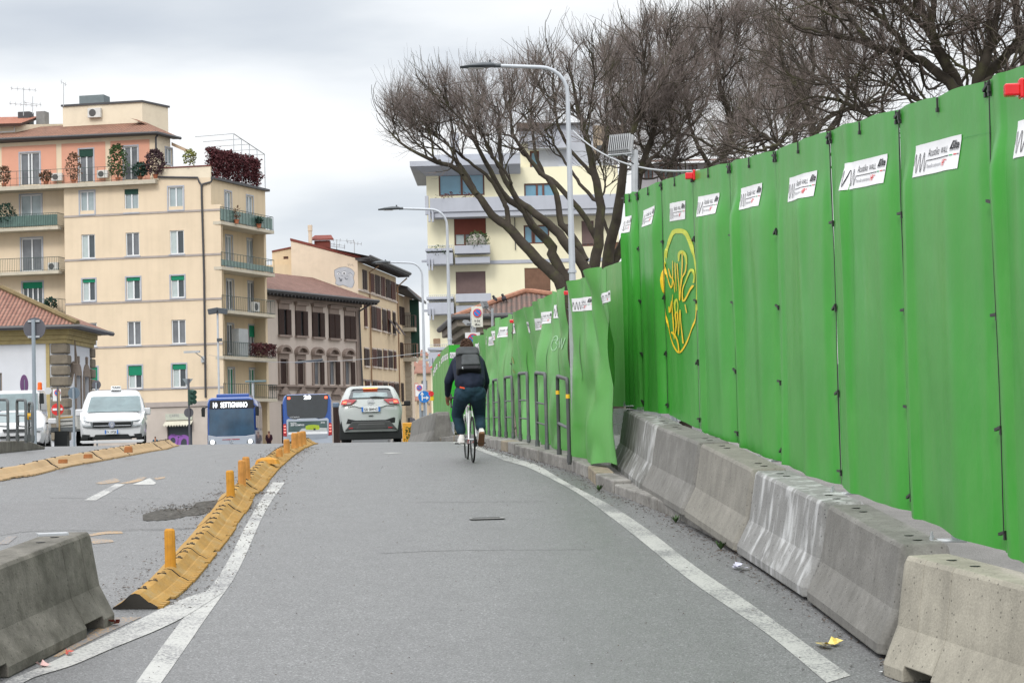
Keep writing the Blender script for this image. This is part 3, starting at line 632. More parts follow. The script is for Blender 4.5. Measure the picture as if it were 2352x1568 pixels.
class Wall:
    def __init__(s, seams, style):
        s.px = [a[0] for a in seams]; s.base = []; s.zt = []; s.zb = []; s.style = style
        for px, yt, yb, d in seams:
            ym = (yt+yb)/2; c = W(px, ym, d); s.base.append(Vector((c.x, c.y, 0))); s.zt.append(W(px, yt, d).z); s.zb.append(W(px, yb, d).z)
        s.n = len(seams)-1
    def frame(s, i):
        a, b = s.base[i], s.base[i+1]; u = (b-a); n = Vector((u.y, -u.x, 0)).normalized()
        if n.dot(-a) < 0: n = -n
        return a, u, n
    def disp(s, i, u, v):
        st = s.style; q = 6.0*(i+.5)
        if st == 'tall':
            d = .06*max(math.sin(math.pi*u), 0)**.7
            c = .22+.12*math.sin(i*2.3); w = .035
            a_ = .05+.03*math.sin(i*3.1+v); d += a_*math.exp(-((u-c)/.13)**2)*(1 if u < c else .0) + a_*math.exp(-((u-c)/.02)**2)*(0 if u < c else 1)
            d += .038*math.exp(-((u-(c+.48))/.09)**2)*(.4+.6*math.sin(i*1.7)**2)-.03*math.exp(-((u-.04)/.03)**2)-.03*math.exp(-((u-.96)/.03)**2)
            d += min(1, 3*max(math.sin(math.pi*u), 0))*(.035*noise.noise(Vector((u*2.2+q, v*1.1, i)))+.014*noise.noise(Vector((u*6+q, v*2.5, i)))+.035*noise.noise(Vector((u*9+q, v*1.2, 5)))*v**3)
            if i == 2: d *= .35
            elif v > .8: d *= 1-.72*min((v-.8)*12, 1)
        elif st == 'low':
            env = .35+.65*min(math.sin(math.pi*min(max(u, 0.02), .98))*1.6, 1)
            d = .07*max(math.sin(math.pi*u), 0)+env*(.26*noise.noise(Vector((u*2.6+q, v*1.0, 1)))+.10*noise.noise(Vector((u*6+q, v*1.7, 3))))
            d += .030*math.sin(u*math.pi*9+i)*v**5 + .11*abs(noise.noise(Vector((u*5+q, v*2.6, 9))))
        elif st == 'loose':
            d = .02*math.sin(math.pi*u)+.03*noise.noise(Vector((u*2.1+q, v*1.2, 1)))+.012*noise.noise(Vector((u*6+q, v*2, 3)))
        else:
            d = .03*max(math.sin(math.pi*u), 0)+.02*noise.noise(Vector((u*5+q, v*2, 3)))
        return d
    def top(s, i, u):
        t = s.zt[i]*(1-u)+s.zt[i+1]*u; st = s.style
        if st == 'tall': t += .012*abs(math.sin(u*math.pi*2))-.004+.008*noise.noise(Vector((u*5+i*3, 0, 0)))
        elif st == 'low': t += .045*abs(math.sin(u*math.pi*3+.3))+.07*noise.noise(Vector((u*3+i*5, 7, 0)))-.02
        return t
    def bot(s, i, u):
        t = s.zb[i]*(1-u)+s.zb[i+1]*u
        if s.style == 'low': t += .05*noise.noise(Vector((u*4+i*5, 2, 0)))
        if s.style == 'tall': t += .01*noise.noise(Vector((u*4+i*5, 2, 0)))
        return t
    def P(s, i, u, z, off=0.0):
        a, uu, n = s.frame(i); zb, zt = s.bot(i, u), s.top(i, u); v = min(max((z-zb)/(zt-zb), 0), 1)
        q = a+uu*u+n*(s.disp(i, min(max(u, 0), 1), v)+off); q.z = z; return q
    def loc(s, px, py, i=None):
        if i is None: i = min(max(int(np.searchsorted(s.px, px))-1, 0), s.n-1)
        a, uu, n = s.frame(i); r = ray(px, py); t = (a.x*n.x+a.y*n.y)/(r.x*n.x+r.y*n.y); p = r*t
        return i, (Vector((p.x, p.y, 0))-a).dot(uu)/uu.length_squared, p.z
    def panel(s, i, label, mat, group, nu=36, nv=26, ties=(.04, .26, .5, .74, .985), cord=True, gapu=.006, name='noise_panel'):
        c = s.base[i].lerp(s.base[i+1], .5); c.z = min(s.zb[i], s.zb[i+1])
        root = thing(name, c, label, 'noise panel', group); mb = MB(); rows = []
        for j in range(nv+1):
            row = []
            for k in range(nu+1):
                u = gapu+(1-2*gapu)*k/nu; zb, zt = s.bot(i, u), s.top(i, u); row.append(s.P(i, u, zb+(zt-zb)*j/nv))
            rows.append(row)
        mb.loft(rows, cap=False, closed=False); o = mb.build('sheet', mat, root, smooth=True)
        so_ = o.modifiers.new('thickness', 'SOLIDIFY'); so_.thickness = .004; so_.use_rim = False; so_.offset = -1
        a, uu, n = s.frame(i)
        if cord and (s.style != 'tall' or i in (2, 6, 7, 8)):
            cb = MB(); cb.tube([s.P(i, 0, s.zb[i]+(s.zt[i]-s.zb[i])*t, .004+.004*math.sin(t*9+i)) for t in np.linspace(.03, .995, 14)], .0042, 5); cb.build('seam_cord', M_BLACK, root)
        for t in ties:
            z = s.zb[i]+(s.zt[i]-s.zb[i])*t; p = s.P(i, 0, z, .018); uh = uu.normalized()
            tb = MB(); rr = random.Random(i*10+int(t*100)); dz = Vector((0, 0, rr.uniform(-.02, .02)))
            if s.style == 'low': tb.fbox(p-uh*.05, uh*.10+dz, n*.006, Vector((0, 0, .008)))
            else: tb.fbox(p, uh*.055+dz, n*.010, Vector((0, 0, .010))); tb.fbox(p+uh*.05+Vector((0, 0, -.02)), uh*.012, n*.008, Vector((0, 0, .022)))
            tb.build('zip_tie', M_BLACK, root)
        if s.style == 'tall':
            for t in (.02, .5, .97):
                z = s.top(i, t)-.05; p = s.P(i, t, z, .01); tb = MB(); tb.fbox(p, Vector((0, 0, .045)), uu.normalized()*.005, n*.006); tb.fbox(p+Vector((0, 0, -.045)), uu.normalized()*.015, n*.010, Vector((0, 0, .015))); tb.build('top_hook', M_BLACK, root)
        return root
    def label(s, root, cor, i=None, full=True, cut=0.0):
        """cor: four picture corners, lower-left, lower-right, upper-right, upper-left"""
        cx = sum(c[0] for c in cor)/4; i = i if i is not None else s.loc(cx, cor[0][1])[0]
        q = [s.loc(*c, i=i)[1:] for c in cor]
        def f(a, b, off=.006):
            u = (q[0][0]*(1-a)+q[1][0]*a)*(1-b)+(q[3][0]*(1-a)+q[2][0]*a)*b; z = (q[0][1]*(1-a)+q[1][1]*a)*(1-b)+(q[3][1]*(1-a)+q[2][1]*a)*b
            return s.P(i, u, z, off)
        mb = MB(); mb.loft([[f(a, b) for a in np.linspace(0, 1, 33)] for b in np.linspace(0, 1, 8)], cap=False, closed=False)
        st = mb.build('sticker', M_LAB, root, smooth=True)
        ink = MB(); g = lambda a, b: f(min(max(a, .01), .995), b, .0105)
        def txt(word, x0, x1, y0, y1, m, bold=0.0):
            vs, fs, w = text2d(word, bold); ink.add([g(x0+v[0]/w*(x1-x0), y0+v[1]*(y1-y0)) for v in vs], fs, m)
        def box(x0, x1, y0, y1, m): n_ = 24; ink.loft([[g(a, y0) for a in np.linspace(x0, x1, n_)], [g(a, y1) for a in np.linspace(x0, x1, n_)]], m, False, False)
        ink2 = lambda pts, w, m: ribbon(ink, lambda a, b: g(a, b/1.0), pts, w, m)
        wave = [(.02+.28*t, .42+.30*math.sin(t*math.pi*6-.2)*(1 if t < .985 else 0)) for t in np.linspace(0, 1, 44)]
        # thin line: draw the wave as a ribbon with a mostly horizontal thickness
        lw = .010
        ink.loft([[g(a-lw/2, b) for a, b in wave], [g(a+lw/2, b) for a, b in wave]], 0, False, False)
        box(.30, .82, .43, .455, 0); box(.83, .89, .43, .46, 3); box(.905, .96, .43, .46, 2); box(.965, 1.0, .43, .455, 0)
        txt('Acustiko', .33, .565, .56, .82, 0); txt('WALL', .60, .775, .56, .76, 0)
        if full:
            txt('Pannello antirumore', .335, .655, .20, .33, 1); txt('HP', .68, .755, .17, .38, 2, .015); txt('+', .76, .80, .28, .38, 2)
            txt('Silte', .855, .985, .62, .88, 0, .03); ink.poly([g(.815, .62), g(.855, .62), g(.86, .88)], 0); box(.82, .98, .575, .59, 1)
        else:
            txt('Pannello antirumore', .335, .66, .20, .34, 1); txt('HP', .68, .78, .17, .40, 2, .015); txt('Silte', .84, .98, .60, .88, 0, .03)
        ink.build('print', [M_INK, M_GINK, M_RINK, M_GRINK], st)
        return st
def lab4(k, x0, x1, L0, L1, R0, R1):   # left top/bottom, right top/bottom
    return [Q(k, x0, L1), Q(k, x1, R1), Q(k, x1, R0), Q(k, x0, L0)]
TALL = Wall([(a, b, c, d*(1.10-.006*(d-13.85))) for a, b, c, d in [(1441, 448, 936, 25.9), (1471, 440, 941, 25.3), (1529, 416, 950, 23.9), (1599, 396, 985, 21.9), (1685, 374, 1018, 20.0), (1792, 346, 1062, 18.0), (1919, 300, 1114, 15.85), (2080, 251, 1176, 13.85), (2291, 183, 1268, 11.8), (2520, 100, 1370, 10.2)]], 'tall')
TL = ['narrow green sheet at the far left end of the tall wall with a cut-off sticker', 'green sheet with a faint red scribble low down, left of the yellow graffiti', 'green sheet carrying the big yellow oval graffiti', 'green sheet under the small red lamp, right of the yellow graffiti',
      'green sheet of the tall wall, second to the right of the graffiti sheet', 'green sheet of the tall wall, third to the right of the graffiti sheet', 'green sheet of the tall wall, fourth to the right of the graffiti sheet', 'wide green sheet whose sticker bends over a crease, above the end of the grey barriers', 'nearest green sheet, cut by the right edge of the photo below the big red lamp']
TR = [TALL.panel(i, TL[i], M_PVC, 'sheets of the tall green noise wall', nu=40 if i > 4 else 28) for i in range(TALL.n)]
labs = [(0, lab4('a5', 287, 346, 700, 870, 682, 855)), (1, lab4('a5', 470, 594, 635, 808, 580, 768)), (2, lab4('a5', 745, 910, 560, 748, 528, 722)), (3, lab4('a5', 1042, 1277, 490, 700, 447, 660)),
        (4, lab4('a5', 1493, 1720, 402, 627, 343, 580)), (5, lab4('a5', 1997, 2290, 293, 545, 212, 478)), (6, lab4('a6', 440, 806, 1018, 1262, 930, 1190)), (7, lab4('a6', 1062, 1473, 862, 1145, 755, 1060)), (8, lab4('a6', 1985, 2440, 640, 975, 520, 870))]
for i, c in labs: TALL.label(TR[i], c, i)
# yellow graffiti on the third sheet
def graf(wall, i, k, strokes, mat, root, name='graffiti', off=.006):
    mb = MB()
    for pts, w in strokes:
        pp = crv(pts, 5); ww = w if isinstance(w, (int, float)) else [float(np.interp(t, np.linspace(0, 1, len(w)), w)) for t in np.linspace(0, 1, len(pp))]
        def fn(a, b):
            _, u, z = wall.loc(*Q(k, a, b), i=i); return wall.P(i, u, z, off)
        ribbon(mb, fn, [tuple(p) for p in pp], ww)
        off += .0006
    return mb.build(name, mat, root)
graf(TALL, 2, 'a8', [([(408, 520), (412, 430), (430, 320), (478, 200), (540, 178), (600, 195), (640, 290), (668, 420)], [10, 18, 24, 40, 46, 40, 26, 18]),
     ([(668, 420), (690, 560), (697, 700), (697, 850), (692, 940)], [18, 16, 14, 18, 26]), ([(545, 470), (548, 400), (578, 380), (606, 420), (615, 500)], [14, 26, 32, 22, 12]), ([(508, 970), (500, 880), (520, 838), (535, 900), (528, 960)], [10, 20, 20, 12, 14]), ([(600, 690), (630, 600), (655, 550), (672, 610), (668, 680)], [8, 14, 20, 14, 12])], M_YSPRAY2, TR[2])
graf(TALL, 2, 'a8', [([(692, 940), (680, 1040), (650, 1160), (600, 1290), (550, 1348), (505, 1310), (455, 1180), (428, 1020), (412, 850), (407, 640), (406, 520)], [8, 8, 9, 14, 18, 14, 9, 7, 6, 6, 10]),
     ([(406, 480), (425, 610), (465, 725), (480, 640), (480, 465)], [8, 10, 12, 10, 6]), ([(440, 540), (458, 615), (480, 640), (496, 690), (503, 770)], [8, 14, 10, 10, 5]), ([(506, 480), (512, 600), (520, 755)], [6, 10, 4]), ([(529, 490), (540, 610), (552, 720), (556, 848), (568, 720), (578, 630)], [12, 10, 10, 12, 10, 18]),
     ([(580, 380), (582, 500), (576, 620)], [6, 9, 7]), ([(615, 500), (608, 570), (575, 640)], [9, 9, 12]), ([(600, 690), (585, 760), (592, 855), (630, 790), (668, 700)], [8, 9, 14, 14, 12]),
     ([(484, 790), (478, 900), (490, 1060), (500, 1220)], [4, 8, 12, 6]), ([(448, 905), (455, 962), (475, 850)], [10, 18, 5]), ([(528, 960), (512, 980), (518, 1080), (508, 1180), (525, 1090), (538, 960), (545, 1190), (562, 940), (570, 1050), (592, 1262)], [10, 16, 8, 6, 6, 9, 5, 9, 8, 14]), ([(608, 885), (622, 968)], [6, 9]),
     ([(476, 1150), (515, 1195), (540, 1260), (550, 1345)], [18, 16, 14, 14])], M_YSPRAY, TR[2], off=.008)
graf(TALL, 1, 'a8', [([(392, 490), (378, 560), (376, 650), (385, 760), (400, 830)], [8, 22, 34, 30, 10])], M_YSPRAY, TR[1])
graf(TALL, 1, 'a8', [([(15, 1020), (30, 1100), (35, 1180), (45, 1040), (60, 1190), (75, 1040), (85, 1010)], 4), ([(10, 1150), (30, 1060)], 4), ([(95, 1120), (118, 1115), (100, 1150), (118, 1195), (90, 1250), (65, 1335)], 4), ([(20, 1310), (35, 1240), (60, 1230), (68, 1270)], 5), ([(20, 1000), (50, 948), (80, 980), (95, 1100)], 2.5)], M_RSPRAY, TR[1])
graf(TALL, 7, 'a6', [([(1480, 790), (1560, 770), (1640, 752), (1715, 735)], 3)], pmat('grey_scuff', (.10, .30, .12), .7), TR[7])
# lower, tattered section along the kerb
LOW = Wall([(1060, 812, 1003, 58), (1096, 785, 1004, 51), (1122, 763, 1008, 46.0), (1152, 744, 1011, 41.5), (1186, 722, 1019, 37.7), (1249.5, 691, 1030, 32.9), (1320, 656, 1050, 28.6), (1402, 615, 1068, 25.0)], 'low')
LL = ['tattered green sheet hidden mostly behind the cyclist, farthest of the low wall', 'wavy green sheet just right of the cyclist with a small red lamp', 'wavy green sheet with a flap standing up at its top edge', 'wavy green sheet behind the fifth railing frame', 'bulging green sheet behind the fourth railing frame', 'green sheet with a pale scrawl above the railing frames', 'green sheet with two half-peeled stickers, at the near end of the low wall']
LR = [LOW.panel(i, LL[i], M_PVC2, 'sheets of the lower tattered wall', nu=34, nv=30, ties=(.12, .38, .62, .86)) for i in range(LOW.n)]
lows = [(1958, 2048, 690, 812, 672, 800), (2135, 2228, 665, 752, 612, 715), (1732, 1810, 752, 875, 742, 862), (1635, 1683, 820, 932, 810, 920), (1572, 1588, 824, 930, 820, 928), (1500, 1546, 882, 990, 873, 980), (1423, 1464, 920, 1022, 910, 1012), (1330, 1365, 938, 1030, 922, 1015), (1252, 1293, 962, 1058, 950, 1045), (1207, 1235, 992, 1080, 988, 1075), (1138, 1182, 1005, 1092, 988, 1075), (1109, 1137, 1052, 1135, 1040, 1120), (1090, 1101, 1052, 1128, 1048, 1120), (1040, 1060, 1085, 1170, 1076, 1150), (1002, 1024, 1115, 1195, 1106, 1180)]
for c in lows:
    q = lab4('b3', *c); i = LOW.loc(sum(p[0] for p in q)/4, q[0][1])[0]; LOW.label(LR[i], q, i, full=c[0] > 1600)
graf(LOW, 5, 'b3', [([(1738, 1065), (1752, 1040), (1760, 1075), (1740, 1080), (1735, 1130), (1752, 1178), (1768, 1130), (1755, 1100), (1780, 1060), (1790, 1160), (1806, 1070), (1800, 1160), (1820, 1060)], 5)], M_WSPRAY, LR[5])
graf(LOW, 5, 'b3', [([(1820, 1060), (1822, 1150), (1838, 1060), (1842, 1165), (1858, 1060)], 4)], M_WSPRAY, LR[5], off=.01)
graf(LOW, 4, 'a1', [([(1082, 300), (1090, 380), (1100, 330), (1108, 350), (1112, 400)], 5), ([(1105, 460), (1115, 500)], 5)], M_RSPRAY, LR[4])
for k in range(9):     # torn slits with dark gaps between sheets
    i = [1, 2, 3, 3, 4, 4, 5, 5, 6][k]; u0 = random.Random(k).uniform(.2, .85); zz = [LOW.bot(i, u0)+(LOW.top(i, u0)-LOW.bot(i, u0))*v for v in np.linspace(.42, .72, 9)]
    mb = MB(); w_ = .028; mb.loft([[LOW.P(i, u0+.006*math.sin(j), z, .007)+LOW.frame(i)[1].normalized()*(s_*w_*math.sin(math.pi*j/8)) for j, z in enumerate(zz)] for s_ in (-.5, .5)], 0, False, False); mb.build('slit', M_BLACK, LR[i])
# loose sheet bridging low and tall walls
LS = Wall([(1390, 616, 932, 30.2), (1442, 597, 934, 27.5)], 'loose'); LSR = LS.panel(0, 'billowing loose sheet bridging the low wall and the tall wall', M_PVC2, '', nu=24, nv=26, ties=(.3, .6, .8), cord=False)
# far section
FAR = Wall([(994, 838, 981, 80), (1012, 812, 975, 73), (1033, 792, 968, 66)], 'far')
FR_ = [FAR.panel(i, ['far green sheet at the left end of the distant wall beside the blue arrow sign', 'far green sheet next to the bright corner sheet'][i], M_PVC2, 'sheets of the distant wall', nu=12, nv=12, ties=(), cord=False) for i in range(2)]
for x, y in ((397, 765), (410, 735), (425, 708), (448, 682), (470, 655), (484, 637), (500, 627), (517, 617)):
    q = lab4('c1', x-5, x+6, y-20, y+28, y-28, y+20); i = FAR.loc(q[0][0], q[0][1])[0]; FAR.label(FR_[i], q, i, full=False)
END = Wall([(1033, 792, 968, 66), (1072, 791, 968, 66.8)], 'far'); ER = END.panel(0, 'bright green end sheet facing the traffic behind the cyclist, with a sticker', M_PVCB, '', nu=12, nv=12, ties=(), cord=False); END.label(ER, lab4('c1', 535, 680, 580, 632, 578, 630), 0, full=False)
# posts, base plates and bolts on top of the barriers
def fpost(px, py, d, ztop, label, w=.10):
    i_, u_, _z = TALL.loc(px, py-30); a_, uu_, n_ = TALL.frame(i_); b0 = a_+uu_*u_-n_*.06; b = W(px, py, b0.y); b.x = b0.x; root = thing('fence_post', b, label, 'fence post', 'steel posts of the noise wall'); up = Vector((0, 0, 1))
    mb = MB(); mb.box(b+up*((ztop-b.z)/2), (w, .10, ztop-b.z), (1, -.25)); mb.build('post', M_STEEL, root, bevel=.004)
    mb = MB(); mb.box(b+n_*.07+up*.008, (.26, .22, .016), (1, -.25)); mb.build('base_plate', M_STEEL, root, bevel=.003)
    for a in (-.10, .10):
        for c in (-.07, .07):
            mb = MB(); p = b+n_*.09+Vector((a+c*.25, c-a*.25, .016)); mb.tube([p, p+up*.022], .016, 6); mb.tube([p+up*.022, p+up*.055], .008, 6); mb.build('bolt', M_STEEL, root)
for px, py, d, k in ((1458, 933.5, 25.5, 1), (1537.5, 968, 23.5, 2), (1638.6, 1005, 20.9, 3), (1773, 1060, 18.2, 4), (1947.7, 1134, 15.4, 5), (2182.5, 1243, 13.1, 7)):
    i, u, z = TALL.loc(px, py-40); fpost(px, py, d, min(TALL.zt[i], TALL.zt[i+1])-.1, ['', 'steel post foot at the far left end of the tall wall', 'steel post foot under the graffiti sheet', 'steel post foot above the sandy middle barrier', 'steel post foot where the lime-streaked barrier begins', 'steel post foot at the near end of the lime-streaked barrier', '', 'largest steel post foot, on the end of the last grey barrier'][k])
def pole(mb, a, b, r, n=10): mb.tube([a, b], r, n)
pz = MB(); b = W(1322, 1046, 28.2); b.z = gz(b.x, b.y)+.1; pz.box(Vector((b.x-.012, b.y-.2, (b.z+W(1320, 652, 28.2).z)/2)), (.075, .075, W(1320, 652, 28.2).z-b.z)); tag(pz.build('steel_post', M_STEEL, bevel=.004), 'square steel post standing in front of the lower wall beside the yellow banded frame', 'fence post')
pz = MB(); b = W(1250, 1030, 32.4); pz.tube([Vector((b.x-.01, b.y-.3, gz(b.x, b.y))), W(1249, 686, 32.1)], .02, 8); tag(pz.build('steel_post', M_DSTEEL), 'thin dark post in the low wall, left of the square steel post', 'fence post')
# mesh fence behind the gap at the barrier end
mf = MB(); a, b = W(1393, 1060, 27.0), W(1500, 960, 24.9); zt = W(1440, 935, 26).z
for t in np.linspace(0, 1, 46):
    p = a.lerp(b, t); zb = gz(p.x, p.y)+.15; mf.tube([Vector((p.x+.12, p.y+.3, zb)), Vector((p.x+.12, p.y+.3, zt))], .004, 4)
for z in np.linspace(0, .6, 5): mf.tube([Vector((a.x+.12, a.y+.3, gz(a.x, a.y)+.2+z)), Vector((b.x+.12, b.y+.3, gz(b.x, b.y)+.2+z))], .004, 4)
tag(mf.build('mesh_fence', M_STEEL), 'grey wire mesh fence glimpsed in the gap between low and tall walls', 'fence')
# red warning lamps hung on the wall tops
def wlamp(px, py, d, s, label, n_=1):
    c = W(px, py, d); root = thing('warning_lamp', c, label, 'warning lamp', 'red lamps along the top of the wall')
    k = s*d/F; mb = MB(); mb.box(c+Vector((.45*k, 0, 0)), (.55*k, .8*k, 1.15*k), (1, -.1)); mb.build('housing', M_GREYP, root, bevel=.08*k)
    mb = MB(); mb.box(c+Vector((.02*k, 0, .02*k)), (.28*k, .8*k, 1.1*k), (1, -.1)); mb.box(c+Vector((-.5*k, 0, -.05*k)), (.85*k, .7*k, .68*k), (1, -.1)); mb.build('lens', M_RED, root, bevel=.1*k)
    mb = MB(); mb.tube([c+Vector((.5*k, 0, -.55*k)), c+Vector((.55*k, 0, -.9*k)), c+Vector((.75*k, .1*k, -1.35*k))], .07*k, 6); mb.build('cable', M_BLACK, root)
for px, py, d, s, lb in ((2345, 205, 11.9, 42, 'large red warning lamp at the right edge of the photo, nearest of all'), (1594, 403, 22.9, 22, 'red warning lamp above the sheet right of the yellow graffiti'), (1308, 672, 28.3, 14, 'red warning lamp at the head of the square steel post'), (1182, 737, 37.3, 12, 'red warning lamp in the middle of the low wall'), (1109, 775, 48.2, 10, 'red warning lamp just right of the cyclist\'s head'), (1011, 815, 72.8, 6, 'tiny red lamp on the distant wall, right one of two'), (992, 843, 79.7, 5, 'tiny red lamp on the distant wall, left one of two')):
    wlamp(px, py, d, s, lb)
# ---------------------------------------------------------------- buildings
class Face:
    """vertical plane; u runs to the right along it, n points to the viewer"""
    def __init__(s, org, ang, off=0.0):
        s.u = Vector((math.cos(ang), math.sin(ang), 0)); s.n = Vector((s.u.y, -s.u.x, 0)); s.ang = ang
        s.o = Vector((org.x, org.y, 0))+s.n*off; s.org0 = Vector((org.x, org.y, 0)); s.off0 = off
    def off(s, d): return Face(s.org0, s.ang, s.off0+d)
    def sz(s, px, py):
        r = ray(px, py); t = s.o.dot(s.n)/(r.x*s.n.x+r.y*s.n.y); p = r*t; return ((p-s.o).dot(s.u), p.z)
    def rect(s, x0, y0, x1, y1):       # picture rectangle -> s0,z0,s1,z1
        xm, ym = (x0+x1)/2, (y0+y1)/2
        return (s.sz(x0, ym)[0], s.sz(xm, y1)[1], s.sz(x1, ym)[0], s.sz(xm, y0)[1])
    def P(s, a, z, d=0.0): return Vector((s.o.x+s.u.x*a+s.n.x*d, s.o.y+s.u.y*a+s.n.y*d, z))
    def px(s, x, y, d=0.0):
        f = s.off(d) if d else s; a, z = f.sz(x, y); return f.P(a, z)
def qr(k, x0, y0, x1, y1): a = Q(k, x0, y0); b = Q(k, x1, y1); return (a[0], a[1], b[0], b[1])
def wall_mb(mb, f, s0, s1, z0, z1, holes, depth=.22, m=0, mr=None):
    S = sorted(set([s0, s1]+[min(max(h[i], s0), s1) for h in holes for i in (0, 2)])); Z = sorted(set([z0, z1]+[min(max(h[i], z0), z1) for h in holes for i in (1, 3)]))
    for i in range(len(S)-1):
        for j in range(len(Z)-1):
            cs, cz = (S[i]+S[i+1])/2, (Z[j]+Z[j+1])/2
            if any(h[0] < cs < h[2] and h[1] < cz < h[3] for h in holes): continue
            mb.poly([f.P(S[i], Z[j]), f.P(S[i+1], Z[j]), f.P(S[i+1], Z[j+1]), f.P(S[i], Z[j+1])], m)
    mr = m if mr is None else mr
    for a, b, c, d in holes:
        q = [(a, b), (c, b), (c, d), (a, d)]
        for k in range(4):
            p, r = q[k], q[(k+1) % 4]; mb.poly([f.P(*p), f.P(*r), f.P(*r, -depth), f.P(*p, -depth)], mr)
def fb(mb, f, s0, z0, s1, z1, d0, d1, m=0):   # box on a face between depths d0..d1
    c = (f.P(s0, z0, d0)+f.P(s1, z1, d1))/2; mb.fbox(c, f.u*((s1-s0)/2), f.n*((d1-d0)/2), Vector((0, 0, (z1-z0)/2)), m); return mb
M_GLASS = pmat('dark_glass', (.045, .06, .07), .12, .3, .9, spec=.7); M_GLASSB = pmat('blue_glass', (.13, .28, .38), .12, .2, .6, spec=.7)
M_GLASSL = pmat('curtained_glass', (.30, .36, .38), .15, .2, 1.2, spec=.6); M_GLASSV = pmat('dim_glass', (.14, .15, .165), .15, .3, 1.1, spec=.6)
M_WFR = pmat('white_window_frame', (.66, .68, .70), .5, .05); M_GFR = pmat('grey_window_surround', (.36, .38, .43), .7, .1)
M_BFR = pmat('brown_window_frame', (.10, .035, .022), .5, .1); M_GRN = pmat('green_roller_blind', (.012, .20, .11), .6, .08); M_DGRN = pmat('dark_green_blind', (.02, .06, .045), .6)
M_BROWN = pmat('dark_brown_shutter', (.040, .022, .018), .6, .2, 3); M_BROWN2 = pmat('red_brown_shutter', (.085, .032, .024), .6, .2, 3)
def window(f, r, parent, fr=.07, mull=(.5,), glass=None, blind=None, bfrac=0.0, sill=None, surround=None, frm=None, d=-.10, bars=(), name='window', curtain=None):
    s0, z0, s1, z1 = r; glass = glass or M_GLASS; frm = frm or M_WFR
    mb = MB(); w = fr
    fb(mb, f, s0, z0, s0+w, z1, d-.05, d+.02); fb(mb, f, s1-w, z0, s1, z1, d-.05, d+.02); fb(mb, f, s0+w, z0, s1-w, z0+w, d-.05, d+.02); fb(mb, f, s0+w, z1-w, s1-w, z1, d-.05, d+.02)
    for t in mull: c = s0+(s1-s0)*t; fb(mb, f, c-w*.7, z0+w, c+w*.7, z1-w, d-.05, d+.025)
    for t in bars: c = z0+(z1-z0)*t; fb(mb, f, s0+w, c-w*.3, s1-w, c+w*.3, d-.045, d+.018)
    o = mb.build(name, frm, parent)
    mb = MB(); fb(mb, f, s0+.01, z0+.01, s1-.01, z1-.01, d-.08, d-.055); mb.build('pane', glass, o)
    if curtain:
        mb = MB(); n = 9; a, b = s0+(s1-s0)*curtain[0], s0+(s1-s0)*curtain[1]
        mb.loft([[f.P(a+(b-a)*i/n, zz, d-.045+.012*(i % 2)) for i in range(n+1)] for zz in (z0+w, z1-w)], cap=False, closed=False); mb.build('curtain', pmat('pale_curtain', (.42, .48, .48), .8, .1), o)
    if blind: mb = MB(); fb(mb, f, s0+.02, z1-(z1-z0)*bfrac, s1-.02, z1-.01, d+.025, d+.05); mb.build('roller_blind', blind, o)
    if sill: mb = MB(); fb(mb, f, s0-.08, z0-.09, s1+.08, z0-.002, -.02, .09); mb.build('sill', sill, o)
    if surround:
        mb = MB(); t = .10; fb(mb, f, s0-t, z0-t, s0-.004, z1+t, -.02, .025); fb(mb, f, s1+.004, z0-t, s1+t, z1+t, -.02, .025); fb(mb, f, s0-.004, z1+.004, s1+.004, z1+t, -.02, .022); fb(mb, f, s0-.004, z0-t, s1+.004, z0-.004, -.02, .03); mb.build('surround', surround, o)
    return o
def railing_mb(mb, pts, h=1.0, step=.14, r=.012, top=.022, glassy=False):
    up = Vector((0, 0, 1))
    for a, b in zip(pts, pts[1:]):
        mb.tube([a+up*h, b+up*h], top, 6); mb.tube([a+up*.08, b+up*.08], r*1.2, 4); n = max(int((b-a).length/step), 1)
        for i in range(n+1): p = a.lerp(b, i/n); mb.tube([p, p+up*h], r, 4, cap=False)
def roof_uv(mb, pts, m=0):
    """planar polygon with a UV frame in metres: x along the first edge, y up the slope"""
    p = [Vector(q) for q in pts]; u = (p[1]-p[0]).normalized(); nn = (p[1]-p[0]).cross(p[-1]-p[0]).normalized(); v = nn.cross(u)
    if mb.uv is None: mb.uv = []
    mb.add(p, [tuple(range(len(p)))], m); mb.uv += [((q-p[0]).dot(u), (q-p[0]).dot(v)) for q in p]
def slab(mb, pts, t, m=0):
    mb.prism([Vector(p)-Vector((0, 0, t)) for p in pts], Vector((0, 0, t*.98)), m)
